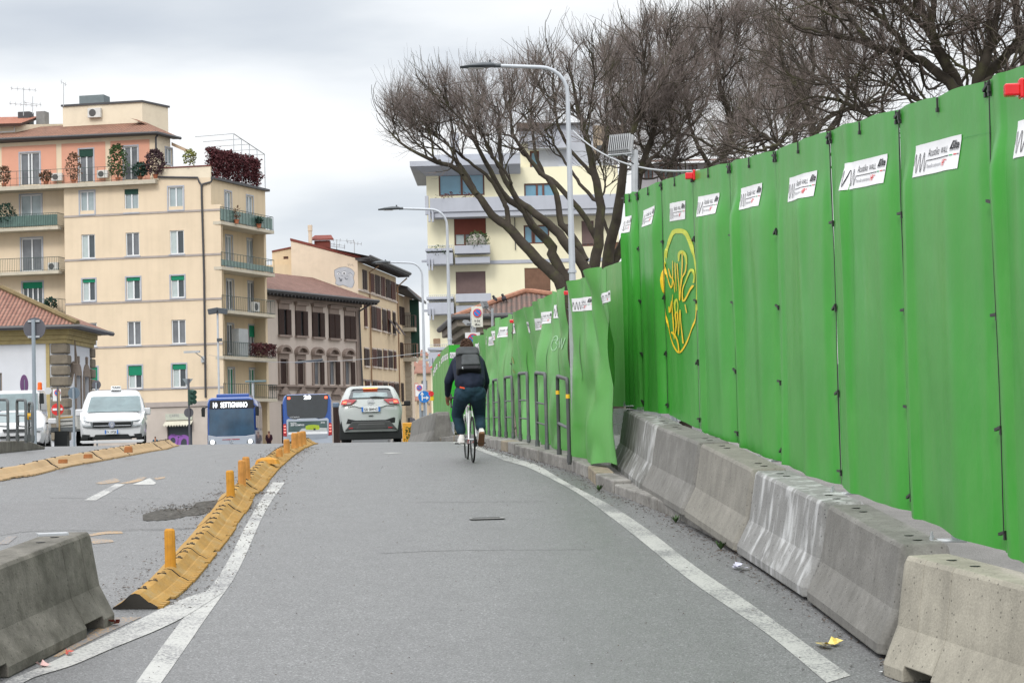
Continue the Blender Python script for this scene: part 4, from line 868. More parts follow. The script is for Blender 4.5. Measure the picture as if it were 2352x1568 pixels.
def plant(name, base, w, h, col, label, cat='plant', group='potted plants on the balconies', pot=True, n=260, seed=1, leaf=.2, tall=1.0):
    r = random.Random(seed); base = Vector(base); root = thing(name, base, label, cat, group); ph = .28 if pot else 0
    if pot:
        mb = MB(); mb.loft([[base+Vector((math.cos(a)*q, math.sin(a)*q, z)) for a in np.linspace(0, 2*math.pi, 13)[:-1]] for z, q in ((0, .13), (ph-.04, .18), (ph-.04, .20), (ph, .20))]); mb.build('pot', pmat('terracotta', (.35, .13, .07), .8, .15), root)
    mb = MB(); st = MB()
    for k in range(5):
        a = r.uniform(0, 6.28); q = Vector((math.cos(a)*w*.3, math.sin(a)*w*.3, h*r.uniform(.5, .9))); st.tube([base+Vector((0, 0, ph-.05)), base+q*.5+Vector((0, 0, ph)), base+q+Vector((0, 0, ph*.5))], [.02, .012, .005], 4)
    st.build('stem', pmat('stem', (.10, .07, .05), .9), root)
    for k in range(n):
        a = r.uniform(0, 6.28); zz = r.random()**.8; rr = (w/2)*math.sin(math.pi*min(zz*.85+.12, 1))**.6*r.uniform(.3, 1)**.5
        c = base+Vector((math.cos(a)*rr, math.sin(a)*rr, ph+h*zz)); d = Vector((r.uniform(-1, 1), r.uniform(-1, 1), r.uniform(-.6, 1))).normalized(); e = d.cross(Vector((r.uniform(-1, 1), r.uniform(-1, 1), r.uniform(-1, 1)))).normalized(); l = leaf*r.uniform(.6, 1.3)
        mb.add([c, c+d*l*.5+e*l*.3, c+d*l, c+d*l*.5-e*l*.3], [(0, 1, 2, 3)])
    mb.build('foliage', col, root); return root
M_LEAF = pmat('leaf_green', (.045, .085, .03), .6, .4, 5); M_LEAFD = pmat('leaf_dark_green', (.02, .05, .035), .6, .4, 5); M_LEAFB = pmat('leaf_brown', (.16, .095, .06), .8, .4, 5); M_LEAFR = pmat('leaf_burgundy', (.085, .026, .03), .7, .5, 3); M_LEAFY = pmat('leaf_olive', (.16, .17, .05), .7, .4, 4)
def aircon(f, s, z, d, parent, w=.75, h=.55):
    mb = MB(); fb(mb, f, s, z, s+w, z+h, d, d+.28); o = mb.build('air_conditioner', pmat('air_conditioner_white', (.55, .55, .53), .5), parent, bevel=.02)
    mb = MB(); c = f.P(s+w*.38, z+h*.5, d+.283); mb.disc(c, f.n, h*.38, .012, 18); mb.build('fan_grille', pmat('fan_dark', (.09, .09, .09), .6), o); return o
# ======== yellow apartment building on the left
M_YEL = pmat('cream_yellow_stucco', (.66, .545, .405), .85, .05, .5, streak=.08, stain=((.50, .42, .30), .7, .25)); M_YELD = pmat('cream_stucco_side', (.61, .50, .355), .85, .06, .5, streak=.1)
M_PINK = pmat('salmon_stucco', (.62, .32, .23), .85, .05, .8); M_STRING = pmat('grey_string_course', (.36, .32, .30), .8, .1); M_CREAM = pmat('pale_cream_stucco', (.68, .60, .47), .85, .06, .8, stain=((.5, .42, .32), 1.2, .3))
M_DARKM = pmat('dark_gutter', (.045, .045, .05), .5, .1); M_STONE = pmat('pale_stone_blocks', (.46, .41, .37), .85, .12, .8)
M_TILE = tiles_mat('brown_roof_tiles', (.20, .095, .06), (.33, .16, .10), 4.0, 2.5)
z1 = lambda x, y: Q('z1', x, y); z2 = lambda x, y: Q('z2', x, y)
cA = W(*z1(1655, 1000), 138)
FL = Face(cA, -R(10.5)); FRr = Face(cA, R(70))
GZB = -1.5
yb = thing('apartment_building', FL.P(0, GZB), 'large cream yellow apartment building with pink top floor and green blinds', 'building')
sL = FL.sz(*z1(505, 1200))[0]; sCor = 0; sFin = FL.sz(*z2(1745, 300))[0]
zTopMain = FL.sz(*z1(1400, 815))[1]
cols = [(632, 738), (982, 1087), (1330, 1436)]
wins = []
for k, (ya, yb_) in enumerate(((912, 1090), (1250, 1438))): pass
def r1(x0, y0, x1, y1): return FL.rect(*qr('z1', x0, y0, x1, y1))
def r2(x0, y0, x1, y1): return FL.rect(*qr('z2', x0, y0, x1, y1))
WN = [(r1(628, 912, 740, 1092), 'L', 0), (r1(976, 894, 1086, 1078), 'D', .22), (r1(1322, 878, 1436, 1058), 'L', 0),
      (r1(638, 1250, 746, 1438), 'C', 0), (r1(986, 1235, 1093, 1418), 'V', 0), (r1(1332, 1218, 1443, 1404), 'C', 0),
      (r2(648, 32, 748, 204), 'G', .15), (r2(992, 18, 1100, 192), 'G', .15), (r2(1340, 5, 1446, 178), 'G', .2),
      (r2(652, 375, 760, 560), 'V', 0), (r2(998, 362, 1106, 550), 'V', 0), (r2(1345, 350, 1456, 538), 'V', 0),
      (r2(655, 722, 765, 900), 'G', .6), (r2(1006, 710, 1113, 888), 'G', .42), (r2(1352, 698, 1460, 880), 'G', .22)]
mb = MB(); zlow = FL.sz(*z2(1400, 992))[1]
wall_mb(mb, FL, sL, sFin, zlow, FL.sz(*z1(1700, 1015))[1], [w[0] for w in WN if w[0][3] < FL.sz(*z1(1700, 1015))[1]], mr=0)
zs = FL.sz(*z1(1700, 1015))[1]
wall_mb(mb, FL, sL, 0, zs, zTopMain, [(w[0][0], max(w[0][1], zs), w[0][2], w[0][3]) for w in WN if w[0][3] > zs])
mb.build('facade_wall', M_YEL, yb)
for r, kind, bf in WN:
    gl = {'L': M_GLASSL, 'D': M_GLASSL, 'C': M_GLASS, 'V': M_GLASSV, 'G': M_GLASS}[kind]
    window(FL, r, yb, glass=gl, blind={'D': M_DGRN, 'G': M_GRN}.get(kind), bfrac=bf, sill=M_GFR, surround=M_GFR if kind in 'LG' else None, curtain=(.06, .5) if kind in 'CG' else None)
for k, y in enumerate(((1110, 1055), (1452, 1403))):
    s_, z_ = FL.sz(*z1(1100, sum(y)/2+2)); mb = MB(); fb(mb, FL, sL, z_-.07, sFin, z_+.07, -.01, .05); mb.build('string_course', M_STRING, yb)
for y in (206, 556, 895): z_ = FL.sz(*z2(1130, y))[1]; mb = MB(); fb(mb, FL, sL, z_-.07, sFin, z_+.07, -.01, .05); mb.build('string_course', M_STRING, yb)
# ground floor with band and shop
zb_ = FL.sz(*z2(1400, 1030))[1]; mb = MB(); fb(mb, FL, sL, zb_, sFin, zlow, -.3, .12); mb.build('stone_band', M_STRING, yb)
shop = FL.rect(*qr('z2', 1312, 1165, 1508, 1420)); shop = (shop[0], GZB, shop[2], shop[3])
mb = MB(); wall_mb(mb, FL, sL, sFin, GZB, zb_, [shop], .3); mb.build('ground_floor_wall', M_STONE, yb)
mb = MB(); fb(mb, FL, shop[0], GZB, shop[2], shop[3], -.24, -.2)
sh = mb.build('shop_shutter', pmat('dark_shutter', (.035, .045, .06), .5, .2, 2), yb)
gm = MB(); f2 = FL.off(-.19)
def gs(a, b): s_, z_ = f2.sz(*z2(a, b)); return f2.P(s_, z_)
for pts, w in (([(1330, 1330), (1325, 1285), (1345, 1262), (1375, 1265), (1390, 1300), (1375, 1335)], 26), ([(1400, 1340), (1410, 1290), (1440, 1265), (1475, 1285), (1480, 1335)], 30), ([(1340, 1250), (1380, 1258), (1430, 1262)], 10)):
    ribbon(gm, gs, [tuple(p) for p in crv(pts, 5)], w)
gm.build('graffiti', pmat('purple_spray', (.28, .12, .42), .6), sh)
mb = MB(); a_ = FL.rect(*qr('z2', 1298, 1142, 1515, 1172)); n_ = 10
for k in range(n_): s0 = a_[0]+(a_[2]-a_[0])*k/n_; s1 = a_[0]+(a_[2]-a_[0])*(k+1)/n_; mb.prism([FL.P(s0, a_[3]), FL.P(s0, a_[1], .5), FL.P((s0+s1)/2, a_[1]-.14, .52), FL.P(s1, a_[1], .5), FL.P(s1, a_[3])], FL.n*.02)
mb.build('shop_awning', pmat('cream_awning', (.52, .50, .42), .8), yb)
mb = MB(); a_ = FL.rect(*qr('z2', 1300, 1085, 1510, 1135)); fb(mb, FL, *a_, 0, .08); sg = mb.build('shop_sign', pmat('pale_sign_board', (.42, .44, .38), .7), yb)
mb = MB(); put_text(mb, 'CAFFE', FL.P(a_[0]+.3, a_[1]+.5*(a_[3]-a_[1]), .09), FL.u, Vector((0, 0, 1)), .42*(a_[3]-a_[1]), off=(0, 0, 0)); mb.build('lettering', M_GINK, sg)
# left recessed part with balconies
sW = FL.sz(-60, 500)[0]; RC = FL.off(-1.0)
rd = [RC.rect(*qr('z1', 160, 940, 325, 1175)), RC.rect(*qr('z1', 168, 1280, 330, 1535)), RC.rect(*qr('z2', 178, 55, 335, 300)), RC.rect(*qr('z2', 178, 395, 335, 640))]
mb = MB(); zt_ = RC.sz(*z1(300, 880))[1]; wall_mb(mb, RC, sW, sL, GZB, zt_, rd); mb.build('recessed_wall', M_YEL, yb)
for k, r in enumerate(rd): window(RC, r, yb, mull=(.5,) if k < 2 else (.25, .5, .75), glass=[M_GLASSL, M_GLASSV, M_GLASS, M_GLASS][k], frm=M_WFR, name='balcony_door', blind=M_GRN if k == 2 else None, bfrac=.2, surround=M_GFR)
M_RAIL = pmat('thin_iron_railing', (.03, .06, .055), .5); M_SLAB = pmat('balcony_concrete', (.48, .44, .36), .8, .15, 1.5, stain=((.2, .18, .14), 3, .5)); M_RGLASS = pmat('green_wire_glass', (.10, .17, .15), .25, .2, 2, spec=.6)
sBE = FL.sz(*z1(468, 1200))[0]
for (k, yt, yb2) in (('z1', 1195, 1222), ('z1', 1540, 1568), ('z2', 300, 322)):
    z_t = FL.off(.3).sz(*Q(k, 200, yt))[1]; fo = FL
    mb = MB(); fb(mb, fo, sW, z_t-.22, sBE, z_t, -1.0, .3); sb = mb.build('balcony_slab', M_SLAB, yb)
    mb = MB(); railing_mb(mb, [fo.P(sW, z_t, .25), fo.P(sBE-.04, z_t, .25), fo.P(sBE-.04, z_t, -.9)], .95, .13 if k == 'z1' else .5); mb.build('railing', M_RAIL, sb)
    if yt == 1195:
        mb = MB(); fb(mb, fo, sW, z_t+.1, sBE-.08, z_t+.85, .2, .215); mb.build('glass_panel', M_RGLASS, sb)
aircon(FL, FL.sz(*z1(372, 1500))[0], FL.sz(*z1(400, 1530))[1], -.3, yb)
# top terrace slab and pink set-back storey
TP = FL.off(-1.4); zS = FL.off(.5).sz(*z1(600, 848))[1]; sTE = FL.sz(*z1(1215, 700))[0]
mb = MB(); fb(mb, FL, sW, zS-.28, sTE+.2, zS, -1.4, .55); fb(mb, FL, sTE+.2, zS-.2, 0, zS+.0, -1.5, -.02); ts = mb.build('terrace_slab', M_SLAB, yb)
mb = MB(); railing_mb(mb, [FL.P(sW, zS, .5), FL.P(sTE, zS, .5)], 1.05, .5, .012, .018); mb.tube([FL.P(sW, zS+.55, .5), FL.P(sTE, zS+.55, .5)], .01, 4); mb.build('railing', M_RAIL, ts)
zEv = TP.sz(*z1(700, 478))[1]; sPR = TP.sz(*z1(1225, 600))[0]
pd = [TP.rect(*qr('z1', 158, 610, 312, 860)), TP.rect(*qr('z1', 622, 582, 732, 835)), TP.rect(*qr('z1', 972, 560, 1080, 818))]
mb = MB(); wall_mb(mb, TP, sW, sPR, zS, zEv, pd); mb.build('top_storey_wall', M_YEL, yb)
for k, (x0, y0, x1, y1) in enumerate(((15, 555, 443, 860), (484, 532, 828, 840), (868, 512, 1175, 815))):
    r = TP.rect(*qr('z1', x0, y0, x1, y1)); mb = MB(); wall_mb(mb, TP.off(.012), r[0], r[2], zS, r[3], [(pd[k][0], zS, pd[k][2], pd[k][3])], .02); mb.build('salmon_wall_panel', M_PINK, yb)
for k, r in enumerate(pd): window(TP, (r[0], zS+.02, r[2], r[3]), yb, glass=M_GLASSV, mull=(.5,) if k else (.42, .58), name='balcony_door', surround=M_GFR, blind=M_DGRN if k == 1 else None, bfrac=.2)
aircon(TP, TP.sz(*z1(418, 770))[0], zS+.45, .1, yb, .8, .55); aircon(TP, TP.sz(*z1(775, 745))[0], zS+.5, .1, yb, .8, .55)
# right side face: set-back storey, terrace parapet, red hedge
FT = Face(TP.P(sPR, 0), R(70)); zEv2 = zEv; Ltop = FRr.sz(*z1(1700, 500))[0]
Lr = FRr.sz(*z1(2080, 1000))[0]
mb = MB(); s_w = FT.rect(*qr('z1', 1298, 575, 1350, 700)); wall_mb(mb, FT, 0, Ltop+1.0, zS, zEv, [s_w]); mb.build('side_wall', M_CREAM, yb)
window(FT, s_w, yb, glass=M_GLASSL, name='balcony_door', surround=M_GFR)
mb = MB(); zPa = FL.sz(*z1(1450, 725))[1]; fb(mb, FL, sTE+.25, zS, .0, zPa, -.25, -.02); fb(mb, FL, sTE+.2, zPa, 0.02, zPa+.09, -.30, .03, 1); mb.build('terrace_parapet', [M_CREAM, pmat('red_coping', (.16, .06, .05), .8)], yb)
mb = MB(); fb(mb, FRr, .02, zS-.12, Lr+.3, zS+.05, -1.2, .25); mb.build('terrace_slab', M_DARKM, yb)
# roof planes
def RP(x, y, o=0.0): return TP.px(*z1(x, y), o)
e0, e1 = RP(-200, 508, .6), RP(1232, 447, .6); rdg0 = TP.off(-3.6).px(*z1(-200, 340)) ; rdg1 = TP.off(-3.6).px(*z1(1120, 372)); rdg1.z = rdg0.z = TP.off(-3.6).px(*z1(700, 385)).z
e2 = FT.P(Ltop+1.6, zEv+.0, .5); e2.z = e1.z; rdg2 = FT.P(Ltop+.5, rdg0.z, -3.0)
mb = MB(); roof_uv(mb, [e0, e1, rdg1, rdg0]); roof_uv(mb, [e1, e2, rdg2, rdg1]); mb.build('tiled_roof', M_TILE, yb)
mb = MB(); slab(mb, [e0, e1, TP.P(sPR, e1.z, 0), TP.P(sW, e1.z, 0)], .12); slab(mb, [e1, e2, FT.P(Ltop+1.4, e1.z, 0), FT.P(0, e1.z, 0)], .12); mb.tube([e0-Vector((0, 0, .05)), e1-Vector((0, 0, .05)), e2-Vector((0, 0, .05))], .11, 6); mb.build('gutter', M_DARKM, yb)
# penthouse block
PH = FL.off(-4.4); a, b = PH.sz(*z1(492, 300))[0], PH.sz(*z1(1115, 300))[0]; zp0, zp1 = rdg0.z-.6, PH.sz(*z1(1110, 215))[1]
PS = Face(PH.P(b, 0), R(62)); cx_ = PS.sz(*z1(1318, 300))[0]
mb = MB(); mb.prism([PH.P(a, zp0), PH.P(b, zp0), PS.P(cx_, zp0), PS.P(cx_, zp0)-PH.u*(b-a)], Vector((0, 0, zp1-zp0))); ph = mb.build('penthouse_wall', M_CREAM, yb)
mb = MB(); mb.prism([PH.P(a-.1, zp1, .1), PH.P(b+.05, zp1, .12), PS.P(cx_+.1, zp1, .1), PS.P(cx_, zp1)-PH.u*(b-a+.1)], Vector((0, 0, .14))); mb.build('roof_rim', M_DARKM, ph)
aircon(PH, PH.sz(*z1(700, 320))[0], PH.sz(*z1(700, 342))[1], .05, yb, 1.0, .7)
mb = MB(); c = PH.P(PH.sz(*z1(680, 230))[0], zp1+.1, -1.5); mb.box(c+Vector((0, 0, .4)), (1.9, 1.2, .8), PH.u); mb.build('chimney', pmat('grey_vent_box', (.16, .19, .20), .7), yb)
# far-left dormer with chimneys
DM = FL.off(-3.0); mb = MB(); r = DM.rect(*qr('z1', -200, 395, 312, 470)); s1_ = DM.sz(*z1(125, 430))[0]; r_ = DM.rect(*qr('z1', -50, 400, 118, 452))
mb.prism([DM.P(r[0], r[1]-.6), DM.P(s1_, r[1]-.6), DM.P(s1_+2.6, r[1]+.1, -5), DM.P(r[0], r[1]-.6, -5)], Vector((0, 0, r[3]-r[1]+.6))); mb.build('dormer_wall', M_CREAM, yb)
window(DM.off(.12), r_, yb, glass=M_GLASSL, mull=())
mb = MB(); p0, p1, p2, p3 = DM.px(*z1(-200, 388), .6), DM.px(*z1(165, 378), .6), DM.off(-4).px(*z1(305, 325)), DM.off(-4).px(*z1(-200, 335)); roof_uv(mb, [p0, p1, p2, p3]); slab(mb, [p0, p1, p2, p3], .2); mb.uv += [(0, 0)]*(len(mb.v)-len(mb.uv)); mb.build('dormer_roof', tiles_mat('red_roof_tiles', (.36, .12, .07), (.5, .2, .12), 4, 2.5), yb)
for x0, x1, y0, y1, m_ in ((140, 230, 288, 325, M_DARKM), (283, 350, 285, 325, pmat('grey_chimney', (.2, .2, .2), .8))):
    r = FL.off(-6).rect(*qr('z1', x0, y0, x1, y1+20)); mb = MB(); fb(mb, FL.off(-6), r[0], r[1]-.4, r[2], r[3], -.8, 0); mb.build('chimney', m_, yb)
# side face with balconies
zRt = FRr.sz(*z1(1800, 850))[1]
doors = [('z1', 1765, 915, 1815, 1145), ('z1', 1935, 950, 1985, 1175), ('z1', 1772, 1262, 1822, 1500), ('z1', 1940, 1290, 1990, 1520), ('z2', 1778, 38, 1832, 270), ('z2', 1946, 55, 1998, 285), ('z2', 1785, 385, 1832, 618), ('z2', 1952, 395, 2000, 620), ('z2', 1790, 730, 1838, 955), ('z2', 1958, 735, 2005, 965)]
FB = FRr.off(-.9)
dr = [(FRr if k < 2 else FB).rect(*qr(*d)) for k, d in enumerate(doors)]
mb = MB(); zmid = FRr.sz(*z1(1900, 1150))[1]
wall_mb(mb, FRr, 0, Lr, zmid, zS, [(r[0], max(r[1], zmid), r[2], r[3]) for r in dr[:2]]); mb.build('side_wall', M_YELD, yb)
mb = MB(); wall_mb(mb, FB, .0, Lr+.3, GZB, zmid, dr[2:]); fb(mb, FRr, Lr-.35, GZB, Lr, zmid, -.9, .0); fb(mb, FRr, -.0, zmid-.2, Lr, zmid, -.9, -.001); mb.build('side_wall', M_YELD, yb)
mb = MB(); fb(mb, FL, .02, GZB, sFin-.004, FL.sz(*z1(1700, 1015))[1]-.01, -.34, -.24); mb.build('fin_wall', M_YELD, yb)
for k, r in enumerate(dr): window(FRr if k < 2 else FB, r, yb, glass=[M_GLASSL, M_GLASSL, M_GLASSL, M_GLASSL, M_GLASSV, M_GLASSV, M_GLASS, M_GLASS, M_GRN, M_GRN][k], name='balcony_door', surround=M_GFR, blind=M_GRN if k == 7 else None, bfrac=.4)
bal = [('z1', 1735, 1145, 1.1), ('z1', 1742, 1500, 1.1), ('z2', 1750, 270, 1.0), ('z2', 1758, 632, 1.0), ('z2', 1762, 962, 1.0)]
FO = FRr.off(sFin+.05)
sB0, sB1 = 0, FO.sz(*z1(2150, 1200))[0]
for k, (kk, x, y, w_) in enumerate(bal):
    zt2 = FO.sz(*Q(kk, x+200, y+ (38 if k < 3 else 15)))[1]
    zt2 = FL.sz(*Q(kk, x-5, y))[1]
    mb = MB(); fb(mb, FRr, .02, zt2-.22, sB1, zt2, -.9, sFin+.04); sb = mb.build('balcony_slab', M_SLAB, yb)
    mb = MB(); railing_mb(mb, [FRr.P(.05, zt2, sFin), FRr.P(sB1-.05, zt2, sFin), FRr.P(sB1-.05, zt2, 0)], 1.0, .45 if k < 2 else .3, .014, .022); mb.build('railing', M_RAIL, sb)
    if k < 2: mb = MB(); fb(mb, FRr, .08, zt2+.08, sB1-.1, zt2+(.9 if k == 0 else .5), sFin-.05, sFin-.035); mb.build('glass_panel', M_RGLASS, sb)
    BALZ = globals().setdefault('BALZ', []); BALZ.append(zt2)
mb = MB(); c = FRr.P(3.2, BALZ[3]+.95, sFin-.3); fb(mb, FRr, 2.6, BALZ[3], 4.0, BALZ[3]+2.0, .1, .6); mb.build('balcony_cabinet', pmat('grey_cabinet', (.33, .35, .36), .6), yb)
aircon(FRr, sB1-3.2, BALZ[2]+.1, .35, yb, .9, .7)
# awnings / pergola on the roof terrace, down pipes
mb = MB(); zpg = zEv-.1
for t in np.linspace(0, 1, 5): p = FRr.P(Lr*(.45+.55*t), 0, 0); mb.tube([FRr.P(Lr*(.40+.58*t), zS, .1), FRr.P(Lr*(.40+.58*t), zpg-1.0*t*.9, .1)], .03, 5); mb.tube([FRr.P(Lr*(.40+.58*t), zpg-1.0*t*.9, .1), FRr.P(Lr*(.40+.58*t), zpg-.9*t*.9, -3.0)], .025, 4)
mb.tube([FRr.P(Lr*.40, zpg, .1), FRr.P(Lr*.98, zpg-.9, .1)], .035, 5); mb.build('pergola', M_STEEL, yb)
mb = MB(); mb.prism([FT.P(2.0, zEv-.5, .1), FT.P(Ltop+1, zEv-.7, .1), FT.P(Ltop+1, zEv-1.5, 1.8), FT.P(2.0, zEv-1.3, 1.8)], Vector((0, 0, .04))); mb.build('sun_awning', pmat('beige_awning', (.48, .36, .26), .8), yb)
mb = MB(); dp = [FL.px(*z1(x, y), .1) for x, y in ((1220, 800), (1550, 805), (1562, 840), (1580, 862), (1583, 1000))]+[FL.px(*z2(1600, 0), .1), FL.px(*z2(1612, 960), .1)]; mb.tube(dp, .075, 6); mb.build('down_pipe', M_DARKM, yb)
mb = MB(); dp = [FL.px(*z1(x, y), .1) for x, y in ((1665, 815), (1655, 838), (1590, 855), (1583, 870))]; mb.tube(dp, .07, 6); mb.build('down_pipe', M_DARKM, yb)
mb = MB(); dp = [TP.px(*z1(x, y), .15) for x, y in ((1240, 470), (1222, 490), (1224, 640))]; mb.tube(dp, .07, 6); mb.build('down_pipe', M_DARKM, yb)
# back volume so that the block is solid
mb = MB(); mb.prism([FL.P(sW, GZB, -6), FL.P(-1.2, GZB, -6), FRr.P(Lr+.2, GZB, -1.3), FRr.P(Lr+.2, GZB, -1.3)-FL.u*20], Vector((0, 0, zS-.3-GZB))); mb.build('rear_wall', M_YELD, yb)
# plants on it
def pl_at(f, k, x, y, w, h, col, lab, seed, **kw):
    s_, z_ = f.sz(*Q(k, x, y)); b = f.P(s_, 0); b.z = kw.pop('z', z_); plant('potted_plant', b, w, h, col, lab, seed=seed, **kw)
FTt = FL.off(.2)
pl_at(FTt, 'z1', 350, 0, .9, .7, M_LEAFB, 'round reddish brown shrub beside the wide top floor window', 2, z=zS); pl_at(FTt, 'z1', 565, 0, 1.1, 1.9, M_LEAFB, 'tall dry brown plant left of the dark blind on the top balcony', 3, z=zS, n=300)
pl_at(FTt, 'z1', 912, 0, 1.5, 2.3, M_LEAF, 'tallest dense green plant on the top balcony', 4, z=zS, n=700); pl_at(FTt, 'z1', 1085, 0, 1.1, .9, M_LEAFD, 'low dark green plant at the right end of the top balcony', 5, z=zS, n=400)
pl_at(FTt, 'z1', 1205, 0, 1.5, 1.7, pmat('leaf_dusky', (.06, .035, .04), .7, .4, 4), 'big dusky round shrub on the corner of the top balcony', 6, z=zS+.1, n=800); pl_at(FTt, 'z1', 20, 0, .9, 1.2, M_LEAFB, 'brown plant at the left edge of the top balcony', 7, z=zS)
pl_at(FL, 'z1', 1490, 700, .9, 1.0, M_LEAFY, 'yellow green plant on the terrace left of the red hedge', 8, n=250, pot=False); pl_at(FL, 'z1', 40, 1190, 1.6, 1.3, M_LEAFD, 'dark spreading plant on the second balcony at the left edge', 9, n=400)
pl_at(FL, 'z2', 400, 300, .9, .8, M_LEAFD, 'dark pot plants on the lowest left balcony', 10, n=300)
pl_at(FRr.off(.8), 'z1', 1855, 1160, .5, .9, M_LEAFB, 'bare twiggy plant in a pot on the upper side balcony', 11, n=40, z=BALZ[0]); pl_at(FRr.off(.8), 'z1', 2030, 1190, .7, .4, M_LEAFD, 'small dark plant on the upper side balcony', 12, n=150, z=BALZ[0])
def leafbox(name, f, s0, s1, z0, z1_, d0, d1, mat, n, label, cat, seed=0, leaf=.16, lump=.35, group=None):
    r = random.Random(seed); mb = MB()
    for k in range(n):
        s_ = r.uniform(s0, s1); top = z1_+lump*noise.noise(Vector((s_*.9, seed, 0))); q = r.random()**.7; zz = z0+(top-z0)*q; c = f.P(s_, zz, r.uniform(d0, d1)+.25*noise.noise(Vector((s_*1.3, zz*1.3, 3))))
        d = Vector((r.uniform(-1, 1), r.uniform(-1, 1), r.uniform(-1, .6))).normalized(); e = d.cross(Vector((r.uniform(-1, 1), r.uniform(-1, 1), r.uniform(-1, 1)))).normalized(); l = leaf*r.uniform(.6, 1.4)
        mb.add([c, c+d*l*.5+e*l*.35, c+d*l, c+d*l*.5-e*l*.35], [(0, 1, 2, 3)])
    o = mb.build(name, mat); tag(o, label, cat, group); return o
sH0, sH1 = FRr.sz(*z1(1650, 750))[0]+.1, FRr.sz(*z1(2035, 800))[0]
leafbox('red_hedge', FRr, sH0, sH1, zS+.05, zS+2.15, -.5, .3, M_LEAFR, 9000, 'long burgundy red hedge along the roof terrace of the yellow building', 'hedge', 4)
leafbox('red_hedge', FRr, sB1*.52, sB1, BALZ[3]+.1, BALZ[3]+1.05, sFin-.25, sFin+.12, M_LEAFR, 2500, 'short dark red hedge hanging on a lower side balcony', 'hedge', 6, leaf=.1, lump=.05)
# antennas on the roofs
def antenna(px, py0, py1, d, label, arms, scale=1.0):
    a, b = W(px, py0, d), W(px, py1, d); mb = MB(); mb.tube([a, b], .03*scale, 5)
    for t, w_, n_ in arms:
        c = a.lerp(b, t); mb.tube([c-Vector((w_/2, 0, -.1)), c+Vector((w_/2, 0, -.1))], .018*scale, 4)
        for q in np.linspace(-.48, .48, n_): p = c+Vector((w_*q, 0, -.2*q)); mb.tube([p-Vector((0, .35, 0)), p+Vector((0, .35, .0))], .012*scale, 4); mb.tube([p-Vector((0.02, 0, .15)), p+Vector((.02, 0, .15))], .014*scale, 4)
    tag(mb.build('roof_antenna', M_STEEL), label, 'antenna', 'roof antennas')
antenna(54, 266, 202, 144, 'tall antenna with dish arms on the far left roof', ((.95, 1.8, 5), (.4, 2.0, 6))); antenna(75, 262, 222, 145, 'thin plain antenna right of the tall one on the left roof', ((.6, 1.2, 2),)); antenna(146, 245, 190, 143, 'single thin mast at the left corner of the penthouse', ((.98, .3, 2),))
# ======== pavilion with tiled roof at the left edge
c4 = lambda x, y: Q('c4', x, y); z3 = lambda x, y: Q('z3', x, y); z4 = lambda x, y: Q('z4', x, y); z5 = lambda x, y: Q('z5', x, y); b3 = lambda x, y: Q('b3', x, y); c1 = lambda x, y: Q('c1', x, y)
M_WHITE = pmat('white_plaster', (.60, .62, .66), .85, .05, .8, streak=.06); M_OCH = pmat('ochre_cornice', (.42, .34, .17), .85, .15, 2, stain=((.22, .17, .10), 2.5, .5)); M_RUST = pmat('rusticated_stone', (.19, .165, .13), .9, .25, 2.5, bump=.8, bscale=9)
M_STO = pmat('grey_brown_stone', (.22, .18, .15), .9, .2, 2, bump=.3, bscale=12); M_TILER = tiles_mat('terracotta_tiles', (.22, .095, .07), (.36, .19, .14), 5.0, 3.0)
cp = W(*c4(582, 700), 96); PF = Face(cp, R(-1)); PR = Face(cp, R(89.5)); GP = -1.0
pv = thing('pavilion', PF.P(0, GP), 'low white pavilion with ochre cornice, rusticated corner and terracotta roof', 'building')
sl_ = PF.sz(-60, 850)[0]; zc0 = PF.sz(*c4(300, 505))[1]; zc1 = PF.sz(*c4(300, 385))[1]; ze = PF.sz(*c4(400, 345))[1]; pe = PR.sz(*c4(825, 700))[0]
wn = PF.rect(*qr('c4', -60, 765, 18, 935)); mb = MB(); wall_mb(mb, PF, sl_, 0, GP, zc0, [wn])
nic = [PR.rect(*qr('c4', 680, 790, 722, 1250)), PR.rect(*qr('c4', 755, 800, 798, 1250))]
wall_mb(mb, PR, 0, pe, GP, zc0, nic, .35); mb.build('wall', M_WHITE, pv)
window(PF, wn, pv, mull=(), frm=M_STO, glass=M_GLASSV)
for r in nic:
    w_ = window(PR, r, pv, mull=(), frm=M_STO, glass=M_GLASSV, fr=.12, d=-.2); mb = MB(); c_ = (r[0]+r[2])/2; hw = (r[2]-r[0])/2+.18
    fb(mb, PR, r[0]-.22, r[1], r[0]-.01, r[3], -.02, .05); fb(mb, PR, r[2]+.01, r[1], r[2]+.22, r[3], -.02, .05)
    mb.prism([PR.P(c_+hw*math.cos(a), r[3]+.01+hw*.9*math.sin(a)) for a in np.linspace(0, math.pi, 9)], PR.n*.06); fb(mb, PR, c_-.15, r[3]+hw*.9, c_+.15, r[3]+hw*.9+.35, -.02, .08)
    mb.build('arched_surround', M_STO, w_)
for z0_, z1_, d_ in ((zc0, zc0+(zc1-zc0)*.30, .10), (zc0+(zc1-zc0)*.30, zc0+(zc1-zc0)*.62, .18), (zc0+(zc1-zc0)*.62, zc1, .26), (zc1, ze-.05, .42)):
    mb = MB(); mb.prism([PF.P(sl_, z0_, d_), PF.P(d_, z0_, d_), PR.P(pe+d_, z0_, d_), PR.P(pe+d_, z0_, -1), PF.P(sl_, z0_, -1.2)], Vector((0, 0, z1_-z0_-.003))); mb.build('cornice', M_OCH, pv, bevel=.02)
